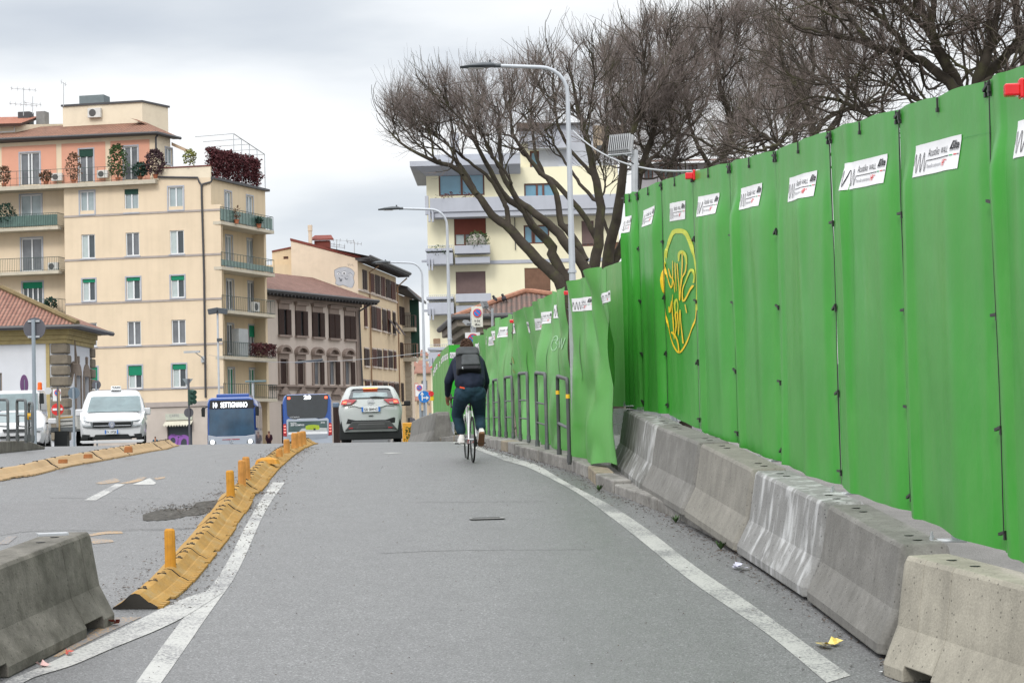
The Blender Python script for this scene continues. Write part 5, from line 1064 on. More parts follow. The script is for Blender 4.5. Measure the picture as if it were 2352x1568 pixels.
for k in range(9):      # big rounded quoin blocks
    h_ = (zc0-GP-.02)/11; z_ = zc0-(k+1)*h_; q0 = PF.sz(*c4(448, 700))[0]; rr = random.Random(k); dx = rr.uniform(-.03, .03)
    mb = MB(); mb.prism([PF.P(q0+dx, z_+.03, .0), PF.P(q0+.1+dx, z_+.03, .16), PF.P(.02, z_+.03, .20), PF.P(.18, z_+.03, .12), PR.P(.2, z_+.03, .15), PR.P(.75+(k % 2)*.25, z_+.03, .10), PR.P(.75, z_+.03, -.1), PF.P(-.1, z_+.03, -.1)], Vector((0, 0, h_-.06))); mb.build('quoin_block', M_RUST, pv, bevel=.07, segs=3)
    mb = MB(); mb.prism([PR.P(pe-.5, z_+.03, -.05), PR.P(pe-.5, z_+.03, .14), PR.P(pe+.12, z_+.03, .18), PR.P(pe+.15, z_+.03, -.2)], Vector((0, 0, h_-.06))); mb.build('quoin_block', M_RUST, pv, bevel=.07, segs=3)
mb = MB(); fb(mb, PF, PF.sz(*c4(415, 700))[0], GP, PF.sz(*c4(447, 700))[0], zc0, -.02, .06); mb.build('pilaster', M_OCH, pv)
mb = MB(); q_ = PR.sz(*c4(628, 700))[0]; zq = PR.sz(*c4(628, 690))[1]; zq2 = PR.sz(*c4(628, 860))[1]; mb.tube([PR.P(q_, zq2, .05), PR.P(q_, zq2+.5, .1), PR.P(q_, zq-.4, .15), PR.P(q_, zq, .22), PR.P(q_, zq+.1, .1)], [.05, .1, .12, .2, .1], 8); mb.tube([PR.P(q_, zq, .3), PR.P(q_, zq+1.2, .25)], [.1, .02], 5); mb.build('wall_bracket', M_STO, pv)
mb = MB(); E = .85; e0 = PF.P(sl_, ze, E); e1 = PF.P(E, ze, E); e2 = PR.P(pe+E, ze, E)
ap = PF.off(-5).px(*c4(0, 120)); lo = PF.off(-5).px(*c4(-230, 30)); rz_ = 2.9
h1 = Vector((e1.x-6.8, e1.y+4.8, ze+rz_)); h0 = Vector((e0.x-3, h1.y, ze+rz_)); e3 = e2+Vector((-13.6, 0, 0))
hp = Vector((e1.x-4.6, (e1.y+e2.y)/2, ze+2.1)); hL = Vector((e0.x, hp.y, ze+2.1))
roof_uv(mb, [e0, e1, hp, hL]); roof_uv(mb, [e1, e2, hp]); roof_uv(mb, [e2, Vector((e0.x, e2.y, ze)), hL, hp]); mb.build('tiled_roof', M_TILER, pv)
mb = MB(); mb.tube([e1+Vector((0, 0, .06)), hp+Vector((0, 0, .06)), hL+Vector((0, 0, .06))], .14, 6); mb.build('ridge_tiles', pmat('mossy_tiles', (.17, .13, .07), .9, .3, 3), pv)
mb = MB(); mb.prism([e0-Vector((0, 0, .16)), e1-Vector((0, 0, .16)), e2-Vector((0, 0, .16)), e2+Vector((-1.2, 0, -.16)), Vector((e1.x-1.2, e1.y+1.2, ze-.16)), Vector((e0.x, e1.y+1.2, ze-.16))], Vector((0, 0, .14))); mb.tube([e0-Vector((0, .05, .1)), e1+Vector((.05, -.05, -.1)), e2+Vector((.05, 0, -.1))], .12, 6); mb.build('eave', M_DARKM, pv)
# ======== palazzo with brown shutters
M_PAL = pmat('greyish_pink_stucco', (.50, .435, .39), .85, .06, .6, streak=.08); M_PALD = pmat('brown_stone_trim', (.25, .20, .175), .85, .12, 1.5)
A0 = W(632, 900, 152); F1 = Face(A0, R(65)); G1 = -1.6
m1 = thing('palazzo', F1.P(0, G1), 'pinkish palazzo with brown shutters and arched pediments between yellow block and mural building', 'building')
s1r = F1.sz(*z3(1290, 1300))[0]; s1l = -3.0; zE1 = F1.sz(*z3(800, 845))[1]
up = [qr('z3', 330, 990, 463, 1290), qr('z3', 530, 1010, 660, 1300), qr('z3', 728, 1028, 858, 1315), qr('z3', 925, 1048, 1048, 1330), qr('z3', 1108, 1070, 1228, 1342)]
lo_ = [qr('z4', 400, 120, 495, 455), qr('z4', 630, 130, 720, 458), qr('z4', 852, 140, 935, 458), qr('z4', 1058, 150, 1145, 460), qr('z4', 1268, 155, 1350, 460)]
gr = [qr('z4', 425, 720, 520, 1300), qr('z4', 1120, 720, 1215, 1300)]
RU = [F1.rect(*r) for r in up]; RL = [F1.rect(*r) for r in lo_]; RG = [F1.rect(*r) for r in gr]
mb = MB(); wall_mb(mb, F1, s1l, s1r, G1, zE1, RU+RL+RG); mb.build('facade_wall', M_PAL, m1)
def shutters(f, r, parent, mode, mat=None, name='window'):
    s0, z0, s1, z1 = r; mat = mat or M_BROWN
    mb = MB(); fb(mb, f, s0+.01, z0+.01, s1-.01, z1-.01, -.2, -.14); o = mb.build(name, M_GLASSV if mode != 'closed' else M_BROWN, parent)
    def leaf(a, b, d, ang=0.0):
        m_ = MB(); fb(m_, f, a, z0+.01, b, z1-.01, d, d+.045); nl = max(int((z1-z0)/.16), 4)
        for j in range(nl): zz = z0+.06+(z1-z0-.12)*j/nl; fb(m_, f, a+.05, zz, b-.05, zz+.05, d+.045, d+.075)
        m_.build('shutter', mat, o)
    w = (s1-s0)
    if mode == 'half': leaf(s0+.02, s0+w*.48, .03); leaf(s0+w*.68, s1+.1*w, .05)
    elif mode == 'closed': leaf(s0+.02, s0+w*.495, -.08); leaf(s0+w*.505, s1-.02, -.08)
    elif mode == 'full': leaf(s0, s0+w*.495, .04); leaf(s0+w*.505, s1+.05, .06)
    elif mode == 'open': leaf(s0-w*.5, s0-.01, .03); leaf(s1+.01, s1+w*.5, .03)
    elif mode == 'right': leaf(s1+.02, s1+w*.65, .05); leaf(s0+.02, s0+w*.3, -.05)
    return o
for k, r in enumerate(RU):
    o = shutters(F1, r, m1, 'half' if k < 3 else 'full'); w_ = r[2]-r[0]; h_ = r[3]-r[1]; c_ = (r[0]+r[2])/2
    mb = MB(); fb(mb, F1, r[0]+.02, r[3]+.0, r[2]-.1, r[3]+h_*.22, .0, .10); fb(mb, F1, r[0]-.10, r[3]+h_*.22, r[2]+.05, r[3]+h_*.30, 0, .28); fb(mb, F1, r[0]-.18, r[3]+h_*.30, r[2]+.12, r[3]+h_*.345, 0, .36); mb.build('window_trim', M_PALD, o); mb = MB(); fb(mb, F1, r[0]-.08, r[1]-h_*.09, r[2]+.08, r[1]-.01, 0, .22); mb.build('sill', M_PALD, o)
for k, r in enumerate(RL):
    o = shutters(F1, r, m1, 'closed' if k < 2 else 'right'); w_ = r[2]-r[0]; c_ = (r[0]+r[2])/2; h_ = r[3]-r[1]
    mb = MB(); fb(mb, F1, r[0]-.22, r[1]-.1, r[0]-.01, r[3], 0, .10)
    if k < 2: fb(mb, F1, r[2]+.01, r[1]-.1, r[2]+.22, r[3], 0, .10)
    fb(mb, F1, r[0]-.22, r[3]+.01, r[2]+.22, r[3]+.42, 0, .12); fb(mb, F1, r[0]-.34, r[3]+.42, r[2]+.34, r[3]+.54, 0, .34)
    rr = w_/2+.36; ou = [(c_+rr*math.cos(a), r[3]+.54+rr*.62*math.sin(a)) for a in np.linspace(0, math.pi, 13)]; inn = [(c_+rr*.74*math.cos(a), r[3]+.54+rr*.42*math.sin(a)) for a in np.linspace(math.pi, 0, 13)]
    vs = [F1.P(a, b, .36) for a, b in ou]+[F1.P(a, b, .36) for a, b in inn[::-1]]+[F1.P(a, b, 0) for a, b in ou]+[F1.P(a, b, 0) for a, b in inn[::-1]]
    n_ = 13; fs = []
    for i in range(n_-1): fs += [(i, i+1, n_+i+1, n_+i), (i, i+1, 2*n_+i+1, 2*n_+i), (n_+i, n_+i+1, 3*n_+i+1, 3*n_+i)]
    mb.add(vs, fs); mb.build('arched_pediment', M_PALD, o); mb = MB(); mb.prism([F1.P(c_+rr*.8*math.cos(a), r[3]+.55+rr*.5*math.sin(a), .01) for a in np.linspace(0, math.pi, 11)], F1.n*.03); mb.build('pediment_field', M_PALD, o)
for r in RG: o = shutters(F1, r, m1, 'closed')
for k, x in enumerate((440, 680, 920, 1150)):
    c_, zz = F1.sz(*z4(x, 600)); mb = MB(); mb.prism([F1.P(c_-.75, zz), F1.P(c_+.75, zz), F1.P(c_, zz+.75)], F1.n*.3); mb.prism([F1.P(c_-.7, zz-.35), F1.P(c_+.7, zz-.35), F1.P(c_+.7, zz-.05), F1.P(c_-.7, zz-.05)], F1.n*.12); mb.build('door_pediment', M_PALD, m1)
zl0, zl1 = F1.sz(*z4(900, 538))[1], F1.sz(*z4(900, 475))[1]
mb = MB(); fb(mb, F1, s1l, zl0, s1r+.1, zl0+(zl1-zl0)*.6, 0, .12); fb(mb, F1, s1l, zl0+(zl1-zl0)*.6, s1r+.2, zl1, 0, .32); mb.build('ledge', M_PALD, m1)
sp_ = F1.sz(*z3(1240, 1200))[0]; mb = MB(); fb(mb, F1, sp_, G1, s1r, zE1-.3, 0, .10); mb.build('corner_pilaster', M_PALD, m1)
mb = MB(); fb(mb, F1, s1l, zE1-.55, s1r+.1, zE1-.02, .0, .22); mb.build('frieze', M_PALD, m1)
E0, E1 = F1.P(s1l, zE1, 1.1), F1.P(s1r+1.4, zE1, 1.1); zr1 = zE1+2.2; K0, K1 = F1.P(s1l, zr1, -4.5), F1.P(s1r+.2, zr1, -4.5)
mb = MB(); roof_uv(mb, [E0, E1, K1, K0]); mb.build('tiled_roof', tiles_mat('dull_brown_tiles', (.17, .085, .065), (.28, .15, .12), 4, 2.5), m1)
mb = MB(); slab(mb, [E0-Vector((0, 0, .03)), E1-Vector((0, 0, .03)), F1.P(s1r+.3, zE1-.03, 0), F1.P(s1l, zE1-.03, 0)], .14); mb.tube([E0, E1], .12, 6)
for t in np.linspace(.02, .99, 34): p = E0.lerp(E1, t); mb.fbox(p-F1.n*.55-Vector((0, 0, .24)), F1.u*.06, F1.n*.5, Vector((0, 0, .07)))
mb.build('eave', M_DARKM, m1)
mb = MB(); mb.tube([F1.px(*z3(1440, 905), .9), F1.px(*z3(1430, 925), .8), F1.px(*z3(1290, 1010), .25), F1.px(*z3(1285, 1060), .25), F1.P(s1r+.15, G1, .25)], .07, 6); mb.build('down_pipe', M_DARKM, m1)
mb = MB(); fb(mb, F1, s1l, G1, s1r-.01, zE1-.02, -9, -.3); mb.build('rear_wall', M_PAL, m1)
# ======== taller house with the mural
M_M2 = pmat('pale_peach_stucco', (.62, .52, .41), .85, .06, .5, stain=((.45, .38, .30), 1.2, .35), streak=.05); M_M2F = pmat('warm_ochre_stucco', (.60, .48, .33), .85, .06, .6, streak=.08); M_REDT = pmat('red_edge_tiles', (.17, .05, .04), .8, .2, 3)
c2 = W(*z3(1275, 900), 166); F2 = Face(c2, R(83)); F2s = Face(c2, R(-6)); G2 = -1.8
m2 = thing('mural_house', F2.P(0, G2), 'tall peach house whose blank side wall carries a grey mural of many eyes', 'building')
s2r = F2.sz(*z3(1722, 900))[0]; zE2 = F2.sz(*z3(1290, 440))[1]; sa = F2s.sz(*z3(487, 500))[0]; za = F2s.sz(*z3(487, 185))[1]
rows = [[qr('z3', *q) for q in ((1322, 530, 1365, 760), (1412, 572, 1450, 790), (1470, 592, 1518, 815), (1537, 612, 1578, 838), (1597, 642, 1642, 858), (1657, 667, 1700, 878))],
        [qr('z3', *q) for q in ((1340, 930, 1367, 1190), (1424, 960, 1475, 1215), (1484, 980, 1528, 1230), (1553, 1000, 1597, 1245), (1615, 1010, 1642, 1260), (1677, 1030, 1702, 1275))],
        [qr('z4', *q) for q in ((1532, -15, 1590, 208), (1640, -8, 1692, 215), (1708, 0, 1760, 225), (1788, 5, 1832, 235), (1856, 15, 1905, 240), (1928, 22, 1952, 248))],
        [qr('z4', *q) for q in ((1545, 415, 1600, 490), (1643, 422, 1695, 495), (1718, 428, 1768, 600), (1790, 433, 1835, 600), (1868, 440, 1922, 640), (1936, 445, 1986, 640))]]
R2 = [[F2.rect(*q) for q in row] for row in rows]
mb = MB(); wall_mb(mb, F2, 0, s2r, G2, zE2, [r for row in R2 for r in row], .2); mb.build('facade_wall', M_M2F, m2)
for j, row in enumerate(R2):
    for k, r in enumerate(row):
        o = shutters(F2, r, m2, 'full', [M_BROWN, M_BROWN2][(k+j) % 2]); mb = MB(); fb(mb, F2, r[0]-.1, r[1]-.16, r[2]+.1, r[1]-.02, 0, .16)
        mb.build('sill', M_PAL, o)
        if j: mb = MB(); fb(mb, F2, r[0]-.05, r[3]+.02, r[2]+.05, r[3]+.14, 0, .1); mb.build('lintel', M_PAL, o)
        if j == 1 and k > 3:
            mb = MB(); p0, p1 = F2.P(r[0], r[1]+.95*(r[3]-r[1])*.62, .1), F2.P(r[2], r[1]+.95*(r[3]-r[1])*.62, .1); dn = F2.n*1.5*.6+Vector((0, 0, -1.3)); mb.prism([p0, p1, p1+dn, p0+dn], F2.n*.04); mb.build('propped_shutter', M_BROWN, o)
for k, (ya, yb2) in enumerate(((770, 888),)):
    zz = F2.sz(*z3(1330, 768))[1]; mb = MB(); fb(mb, F2, 0, zz-.15, s2r, zz, 0, .12); mb.build('string_course', M_PAL, m2)
zz = F2.sz(*z4(1520, 388))[1]; mb = MB(); fb(mb, F2, 0, zz-.12, s2r, zz, 0, .1); mb.build('string_course', M_PALD, m2)
sa = F2s.sz(*z3(487, 500))[0]; za = F2s.sz(*z3(487, 185))[1]; zb2 = F2s.sz(*z3(1272, 395))[1]; sc_ = F2s.sz(*z3(285, 500))[0]; zg0, zg1 = F2s.sz(*z3(480, 245))[1], F2s.sz(*z3(290, 298))[1]
mb = MB(); mb.prism([F2s.P(sa, G2), F2s.P(0, G2), F2s.P(0, zb2), F2s.P(sa, za)], -F2s.n*.4); mb.build('side_wall', M_M2, m2)
FS2 = F2s.off(-1.5); w1 = FS2.rect(*qr('z3', 393, 318, 450, 400)); w2 = FS2.rect(*qr('z3', 365, 562, 485, 660))
mb = MB(); wall_mb(mb, FS2, sc_-.5, sa, G2, min(zg0, zg1)-.4, [w1, w2]); mb.prism([FS2.P(sc_-.5, min(zg0, zg1)-.4), FS2.P(sa, min(zg0, zg1)-.4), FS2.P(sa, zg0), FS2.P(sc_-.5, zg1)], -FS2.n*.3); mb.build('side_wall', M_M2F, m2)
for r in (w1, w2): window(FS2, r, m2, frm=M_BFR, mull=(.3, .6), glass=M_GLASSV)
mb = MB(); up_ = Vector((0, 0, 1)); pa, pb = F2s.P(sa-.05, za, .05), F2s.P(.3, zb2-.02, .05); mb.prism([pa, pb, pb-F2s.n*.7, pa-F2s.n*.7], up_*.22); mb.prism([FS2.P(sc_-.5, zg1, .1), FS2.P(sa, zg0, .1), FS2.P(sa, zg0, -.6), FS2.P(sc_-.5, zg1, -.6)], up_*.12); mb.build('edge_tiles', M_REDT, m2)
q0, q1 = F2.P(-.6, zE2+.35, 1.2), F2.P(s2r+1.0, zE2+.35, 1.2); t0, t1 = F2.P(.25, za+.05, sa*.98), F2.P(s2r+.3, za+.05, sa*.98)
mb = MB(); roof_uv(mb, [q0, q1, t1, t0]); mb.build('tiled_roof', tiles_mat('dark_brown_tiles', (.14, .06, .05), (.24, .12, .09), 4, 2.5), m2)
mb = MB(); slab(mb, [q0-up_*.03, q1-up_*.03, F2.P(s2r+.2, zE2+.3, -.2), F2.P(0, zE2+.3, -.2)], .16); mb.tube([q0, q1], .13, 6)
for t in np.linspace(.02, .98, 30): p = q0.lerp(q1, t); mb.fbox(p-F2.n*.6-up_*.26, F2.u*.06, F2.n*.55, up_*.08)
mb.build('eave', M_DARKM, m2)
mb = MB(); fb(mb, F2, .3, G2, s2r-.05, zE2, -8, -.4); mb.build('rear_wall', M_M2F, m2)
for x0, y0, x1, y1 in ((1515, 480, 1405, 555), (1845, 625, 1735, 725)):
    a_, b_ = F2.px(*z3(x0, y0), .9), F2.px(*z3(x1, y1), .12); c_ = Vector(b_); c_.z = G2; mb = MB(); mb.tube([a_, b_, c_], .07, 6); mb.build('down_pipe', pmat('copper_pipe', (.30, .19, .12), .6), m2)
# mural: pale grey blob with eyes and mouths (generic)
mf_ = F2s.off(.012); mp_ = lambda x, y, d=0.0: mf_.px(*z3(x, y), d)
blob = crv([(992, 530), (1050, 500), (1125, 492), (1190, 515), (1230, 560), (1215, 620), (1228, 670), (1205, 735), (1150, 728), (1095, 705), (1045, 712), (1005, 690), (1012, 645), (995, 600), (992, 530)], 4)
mb = MB(); mb.poly([mp_(*p) for p in blob[:-1]]); mu = mb.build('mural', pmat('mural_grey', (.40, .42, .46), .8, .12, 1.5), m2)
mb = MB()
for x, y, r_ in ((1108, 565, 24), (1038, 572, 16), (1178, 588, 16)): mb.poly([mp_(x+r_*math.cos(a), y+r_*.75*math.sin(a), .004) for a in np.linspace(0, 2*math.pi, 14)[:-1]])
mb.build('eye_white', pmat('mural_white', (.62, .63, .65), .8), mu)
mb = MB()
for x, y, r_ in ((1108, 568, 13), (1040, 574, 7), (1176, 590, 8)): mb.poly([mp_(x+r_*math.cos(a), y+r_*.8*math.sin(a), .008) for a in np.linspace(0, 2*math.pi, 12)[:-1]])
fnm = lambda x, y: mp_(x, y, .008)
for pts, w_ in (([(1020, 560), (1045, 552), (1065, 565)], 4), ([(1155, 570), (1185, 565), (1205, 585)], 4), ([(1045, 620), (1068, 645), (1085, 635)], 12), ([(1055, 650), (1070, 660), (1080, 650)], 10), ([(1115, 615), (1130, 640), (1150, 632)], 8), ([(1070, 595), (1095, 600)], 4), ([(1130, 605), (1160, 600)], 3), ([(1100, 540), (1125, 535)], 3), ([(1150, 455), (1160, 480), (1175, 455), (1185, 480), (1200, 460), (1215, 485)], 4), ([(992, 530), (1050, 500), (1125, 492), (1190, 515), (1230, 560), (1215, 620), (1228, 670), (1205, 735)], 3), ([(1150, 728), (1095, 705), (1045, 712), (1005, 690), (1012, 645), (995, 600), (992, 530)], 3)): ribbon(mb, fnm, pts, w_)
mb.build('mural_lines', pmat('mural_dark', (.10, .11, .13), .8), mu)
ch = MB(); c_ = F2s.P(F2s.sz(*z3(770, 230))[0], F2s.sz(*z3(770, 262))[1], -3); ch.box(c_+up_*.2, (1.3, 1.0, 1.2)); ch.prism([c_+Vector((-1.0, -.7, .8)), c_+Vector((1.0, -.7, .8)), c_+Vector((.7, .6, 1.25)), c_+Vector((-.7, .6, 1.25))], up_*.12); ch.build('chimney', M_REDT, m2)
ch = MB(); c_ = F2s.px(*z3(710, 210), -1.5); ch.tube([c_-up_*1.2, c_+up_*1.0], .16, 8); ch.tube([c_+up_*1.0, c_+up_*1.5], .2, 8); ch.build('chimney_pipe', M_M2, m2)
a_, b_ = z3(1020, 315), z3(1020, 168); antenna(a_[0], a_[1]+6, b_[1], 170, 'taller branched antenna on the mural house roof', ((.95, 3.0, 6), (.65, 1.4, 4), (.5, 1.4, 3)), 1.2)
a_, b_ = z3(1228, 370), z3(1225, 195); antenna(a_[0], a_[1]+6, b_[1], 168, 'antenna with one long side arm on the mural house roof', ((.92, 1.2, 5),), 1.2)
# ======== far corner house with balcony
c3 = W(911, 900, 185); F3 = Face(c3, R(84)); s3r = F3.sz(*z3(1810, 1000))[0]; c3b = F3.P(s3r, 0); F3b = Face(c3b, R(-4)); s3e = F3b.sz(*z3(1872, 1100))[0]; G3 = -2
m3 = thing('corner_house', F3.P(0, G3), 'narrow far corner house with iron balcony and quoined edge beside the mural house', 'building')
zE3 = F3.sz(*z3(1740, 810))[1]; w3 = [F3.rect(*qr('z3', 1757, 962, 1806, 1172)), F3.rect(*qr('z3', 1765, 1380, 1790, 1560)), F3.rect(*qr('z4', 2030, 440, 2052, 690))]
mb = MB(); wall_mb(mb, F3, 0, s3r, G3, zE3, w3); mb.build('facade_wall', M_M2F, m3)
for r in w3: shutters(F3, r, m3, 'full')
mb = MB(); fb(mb, F3b, 0, G3, s3e, zE3, -3, -.01); mb.build('side_wall', M_M2, m3)
zb3 = F3b.sz(*z3(1840, 1210))[1]; mb = MB(); fb(mb, F3b, -.3, zb3-.35, F3b.sz(*z3(1952, 1200))[0], zb3, -.8, 1.0); bs_ = mb.build('balcony_slab', M_SLAB, m3)
mb = MB(); sx_ = F3b.sz(*z3(1950, 1200))[0]; railing_mb(mb, [F3b.P(-.25, zb3, .95), F3b.P(sx_, zb3, .95), F3b.P(sx_, zb3, -.7)], 1.15, .22, .02, .03); mb.build('railing', pmat('iron_railing', (.12, .09, .08), .6), bs_)
zb3 = F3b.sz(*z3(1900, 1560))[1]; mb = MB(); fb(mb, F3b, -.1, zb3-.35, F3b.sz(*z3(1970, 1500))[0], zb3, -.8, 1.0); bs_ = mb.build('balcony_slab', M_SLAB, m3); mb = MB(); sx_ = F3b.sz(*z3(1965, 1200))[0]; railing_mb(mb, [F3b.P(0, zb3, .95), F3b.P(sx_, zb3, .95), F3b.P(sx_, zb3, -.7)], 1.3, .18, .025, .03); mb.build('railing', pmat('brown_railing', (.2, .13, .10), .6), bs_)
mb = MB(); fb(mb, F3b, s3e, zb3+.1, s3e+.9, zb3+5.6, -.6, -.5); mb.build('shutter', M_DGRN, m3)
mb = MB(); a0, a1_ = F3.P(-.3, zE3+.5, 1.3), F3b.P(F3b.sz(*z3(2000, 850))[0], zE3-.2, 1.2); a2 = F3b.P(F3b.sz(*z3(1990, 850))[0], zE3-.2, -6); a3 = F3.P(-.3, zE3+2.2, -5); roof_uv(mb, [a0, a1_, a2, a3]); mb.build('tiled_roof', tiles_mat('far_brown_tiles', (.14, .08, .06), (.22, .14, .11), 4, 2.5), m3)
mb = MB(); slab(mb, [a0, a1_, a2, F3.P(0, zE3+.4, -.3)], .25); mb.build('eave', M_DARKM, m3)
for k in range(0): pass
mb = MB(); qd = F3b.rect(*qr('z4', 2060, 200, 2160, 1260)); 
for k in range(22): z_ = G3+k*.62; fb(mb, F3b, s3e-.75+(k % 2)*.08, z_, s3e+.12, z_+.58, -.1, .08)
mb.build('quoin_strip', pmat('quoin_stone', (.38, .34, .28), .85, .12, 2), m3)
# ======== pale modern block with grey balconies on the right
M_CRM = pmat('pale_yellow_render', (.72, .68, .50), .85, .05, .4, streak=.05); M_LIL = pmat('lilac_grey_concrete', (.39, .41, .46), .8, .06, .7, streak=.06); M_LILD = pmat('lilac_grey_soffit', (.33, .33, .36), .85, .06, 1); M_BLIND = pmat('brown_slatted_blind', (.16, .09, .06), .7, .2, 3, streak=.1); M_BLINDR = pmat('red_brown_blind', (.17, .05, .035), .7, .1)
cr_ = W(988, 800, 124); FR1 = Face(cr_, R(0)); G4 = -1.6
m4 = thing('modern_apartment_block', FR1.P(0, G4), 'pale yellow apartment block with lilac grey balconies behind the leaning tree', 'building')
s4r = FR1.sz(*z5(1905, 1200))[0]; zT4 = FR1.sz(*z5(600, 935))[1]
W4 = [(FR1.rect(*qr('z5', 500, 972, 858, 1142)), 'B', 0, (.5,)), (FR1.rect(*qr('b3', 745, -60, 1045, 192)), 'R', .58, (.33, .66)), (FR1.rect(*qr('b3', 762, 437, 1042, 720)), 'S', .99, (.5,)), (FR1.rect(*qr('b3', 1400, 0, 1640, 176)), 'B2', 0, (.34, .4)), (FR1.rect(*qr('b3', 1408, 402, 1650, 636)), 'W', .9, (.5,)),
      (FR1.rect(*qr('z5', 1170, 1045, 1420, 1210)), 'B', 0, (.4, .6)), (FR1.rect(*qr('b3', 1945, -40, 2060, 200)), 'S', .9, (.5,)), (FR1.rect(*qr('b3', 1785, 410, 1865, 505)), 'S', .6, ()), (FR1.rect(*qr('b3', 1955, 405, 2090, 560)), 'W', .7, (.5,)), (FR1.rect(*qr('b3', 1775, -10, 1870, 60)), 'B2', 0, (.5,)), (FR1.rect(*qr('b3', 2240, 160, 2352, 260)), 'W', .9, (.5,)), (FR1.rect(*qr('b3', 762, 900, 1042, 1200)), 'S', .9, (.5,))]
mb = MB(); wall_mb(mb, FR1, 0, s4r, G4, zT4, [w[0] for w in W4]); mb.build('facade_wall', M_CRM, m4)
for r, k, bf, ml in W4: window(FR1, r, m4, glass=M_GLASSB if k[0] == 'B' else M_GLASSV, frm=M_BFR, mull=ml, fr=.09, blind={'R': M_BLINDR, 'S': pmat('mauve_brown_blind', (.15, .105, .10), .7), 'W': M_BLIND}.get(k), bfrac=bf, curtain=(.05, .3) if k == 'R' else None)
mb = MB(); fb(mb, FR1, .0, G4, s4r, zT4-.01, -9, -.4); mb.build('rear_wall', M_CRM, m4)
def band(name, x0, y0, x1, y1, d0, d1, k='z5', mat=None, parent=None):
    f = FR1.off(d1); r = f.rect(*qr(k, x0, y0, x1, y1)); mb = MB(); fb(mb, FR1, r[0], r[1], r[2], r[3], d0, d1); return mb.build(name, mat or M_LIL, parent or m4, bevel=.02)
mb = MB(); f = FR1.off(1.8); r = f.rect(*qr('z5', 272, 862, 1140, 900)); fb(mb, FR1, r[0], r[1]-.02, r[2], r[3], -8, 1.8); mb.prism([FR1.P(r[0]+.3, r[1]-.03, 1.7), FR1.P(r[2], r[1]-.03, 1.7), FR1.P(r[2], zT4-.4, .0), FR1.P(.0, zT4-.4, .0)], FR1.n*-.1); mb.build('flat_roof', M_LIL, m4)
band('balcony_parapet', 430, 1145, 1900, 1255, .02, 1.3); 
mb = MB(); f = FR1.off(1.2); r = f.rect(*qr('z5', 435, 1250, 1905, 1296)); fb(mb, FR1, r[0], r[1], r[2], r[3]+.1, .01, 1.2); mb.build('balcony_slab', M_LIL, m4)
for (k, x0, x1, yt, ym, yb_) in (('b3', 480, 1083, 208, 262, 368), ('b3', 488, 1092, 662, 728, 838), ('b3', 500, 1098, 1138, 1192, 1330)):
    a = band('balcony_parapet', x0+5, ym, x1-350, yb_, .02, 1.3, k); band('parapet_cap', x0-5, yt+10, x1-355, yt+36, .1, 1.35, k)
    band('balcony_parapet', x1-330, yt+92 if yt < 1000 else yt+95, x1, yb_-8, .02, 1.1, k); band('planter', x1-335, yt-18 if yt < 1000 else yt, x1, yt+58, .4, 1.35, k)
    for dx in (22, 50): band('bracket', x0+dx, ym+52, x0+dx+16, ym+165, 1.31, 1.45, k)
    band('bracket', x0-42, ym+66, x0+6, ym+88, .8, .95, k)
    mb = MB(); f = FR1.off(1.3); s0_ = f.sz(*Q(k, x0+10, ym))[0]; s1__ = f.sz(*Q(k, x1-345, ym))[0]; z_ = f.sz(*Q(k, x0+50, ym))[1]; railing_mb(mb, [FR1.P(s0_+.05, z_, 1.2), FR1.P(s1__, z_, 1.2)], .45, .12, .012, .015); mb.build('railing', M_STEEL, a)
for dx in (0, 26): band('bracket', 418+dx, 1250, 434+dx, 1348, 1.31, 1.45)
band('bracket', 392, 1143, 420, 1290, 1.0, 1.3); band('string_course', 1085, 318, 2250, 352, .01, .06, 'b3')
band('down_pipe', 1094, 1270, 1101, 1568, .05, .12, mat=M_DARKM)
# set-back upper storeys
U = FR1.off(-2.0)
def ub(name, x0, y0, x1, y1, d0, d1, mat, holes=(), parent=None):
    r = U.rect(*qr('z5', x0, y0, x1, y1)); mb = MB()
    if holes: wall_mb(mb, U, r[0], r[2], r[1], r[3], [U.rect(*qr('z5', *h)) for h in holes])
    else: fb(mb, U, r[0], r[1], r[2], r[3], d0, d1)
    return mb.build(name, mat, parent or m4)
ub('upper_wall', 1140, 640, 1500, 1140, -3, 0, M_CRM, holes=((1215, 790, 1460, 972),)); window(U, U.rect(*qr('z5', 1215, 790, 1460, 972)), m4, glass=M_GLASSB, frm=M_BFR, mull=(.27,), fr=.12); ub('spandrel', 1255, 972, 1445, 1003, 0.01, .08, M_BLINDR)
ub('upper_fascia', 1130, 660, 1330, 735, .1, 1.2, M_LIL); ub('upper_fascia', 1200, 730, 1520, 785, .05, .9, M_LIL); ub('roof_edge', 1110, 600, 1285, 640, .0, 1.6, pmat('dark_roof_edge', (.10, .075, .06), .8)); ub('upper_wall', 1285, 590, 1710, 930, -3, .04, M_LIL); ub('roof_edge', 1280, 578, 1715, 590, -3, .4, M_DARKM)
ub('upper_wall', 1440, 912, 1600, 1110, .05, .8, M_LIL); ub('upper_wall', 1600, 930, 1905, 1105, -2, 0, M_CRM); ub('upper_wall', 1712, 580, 1972, 830, -3, -.5, pmat('beige_render', (.42, .34, .25), .85, .1, 1)); ub('dark_opening', 1745, 740, 1825, 825, -.5, -.46, M_GLASS); ub('parapet', 1715, 822, 1900, 925, -.2, .3, M_LIL)
ub('chimney', 585, 612, 650, 860, -3, -2, M_LIL); ub('attic', 430, 790, 1150, 862, -5, -1.5, M_LIL)
ub('upper_wall', 1150, 1140, 1905, 1250, -3, -.02, M_CRM)
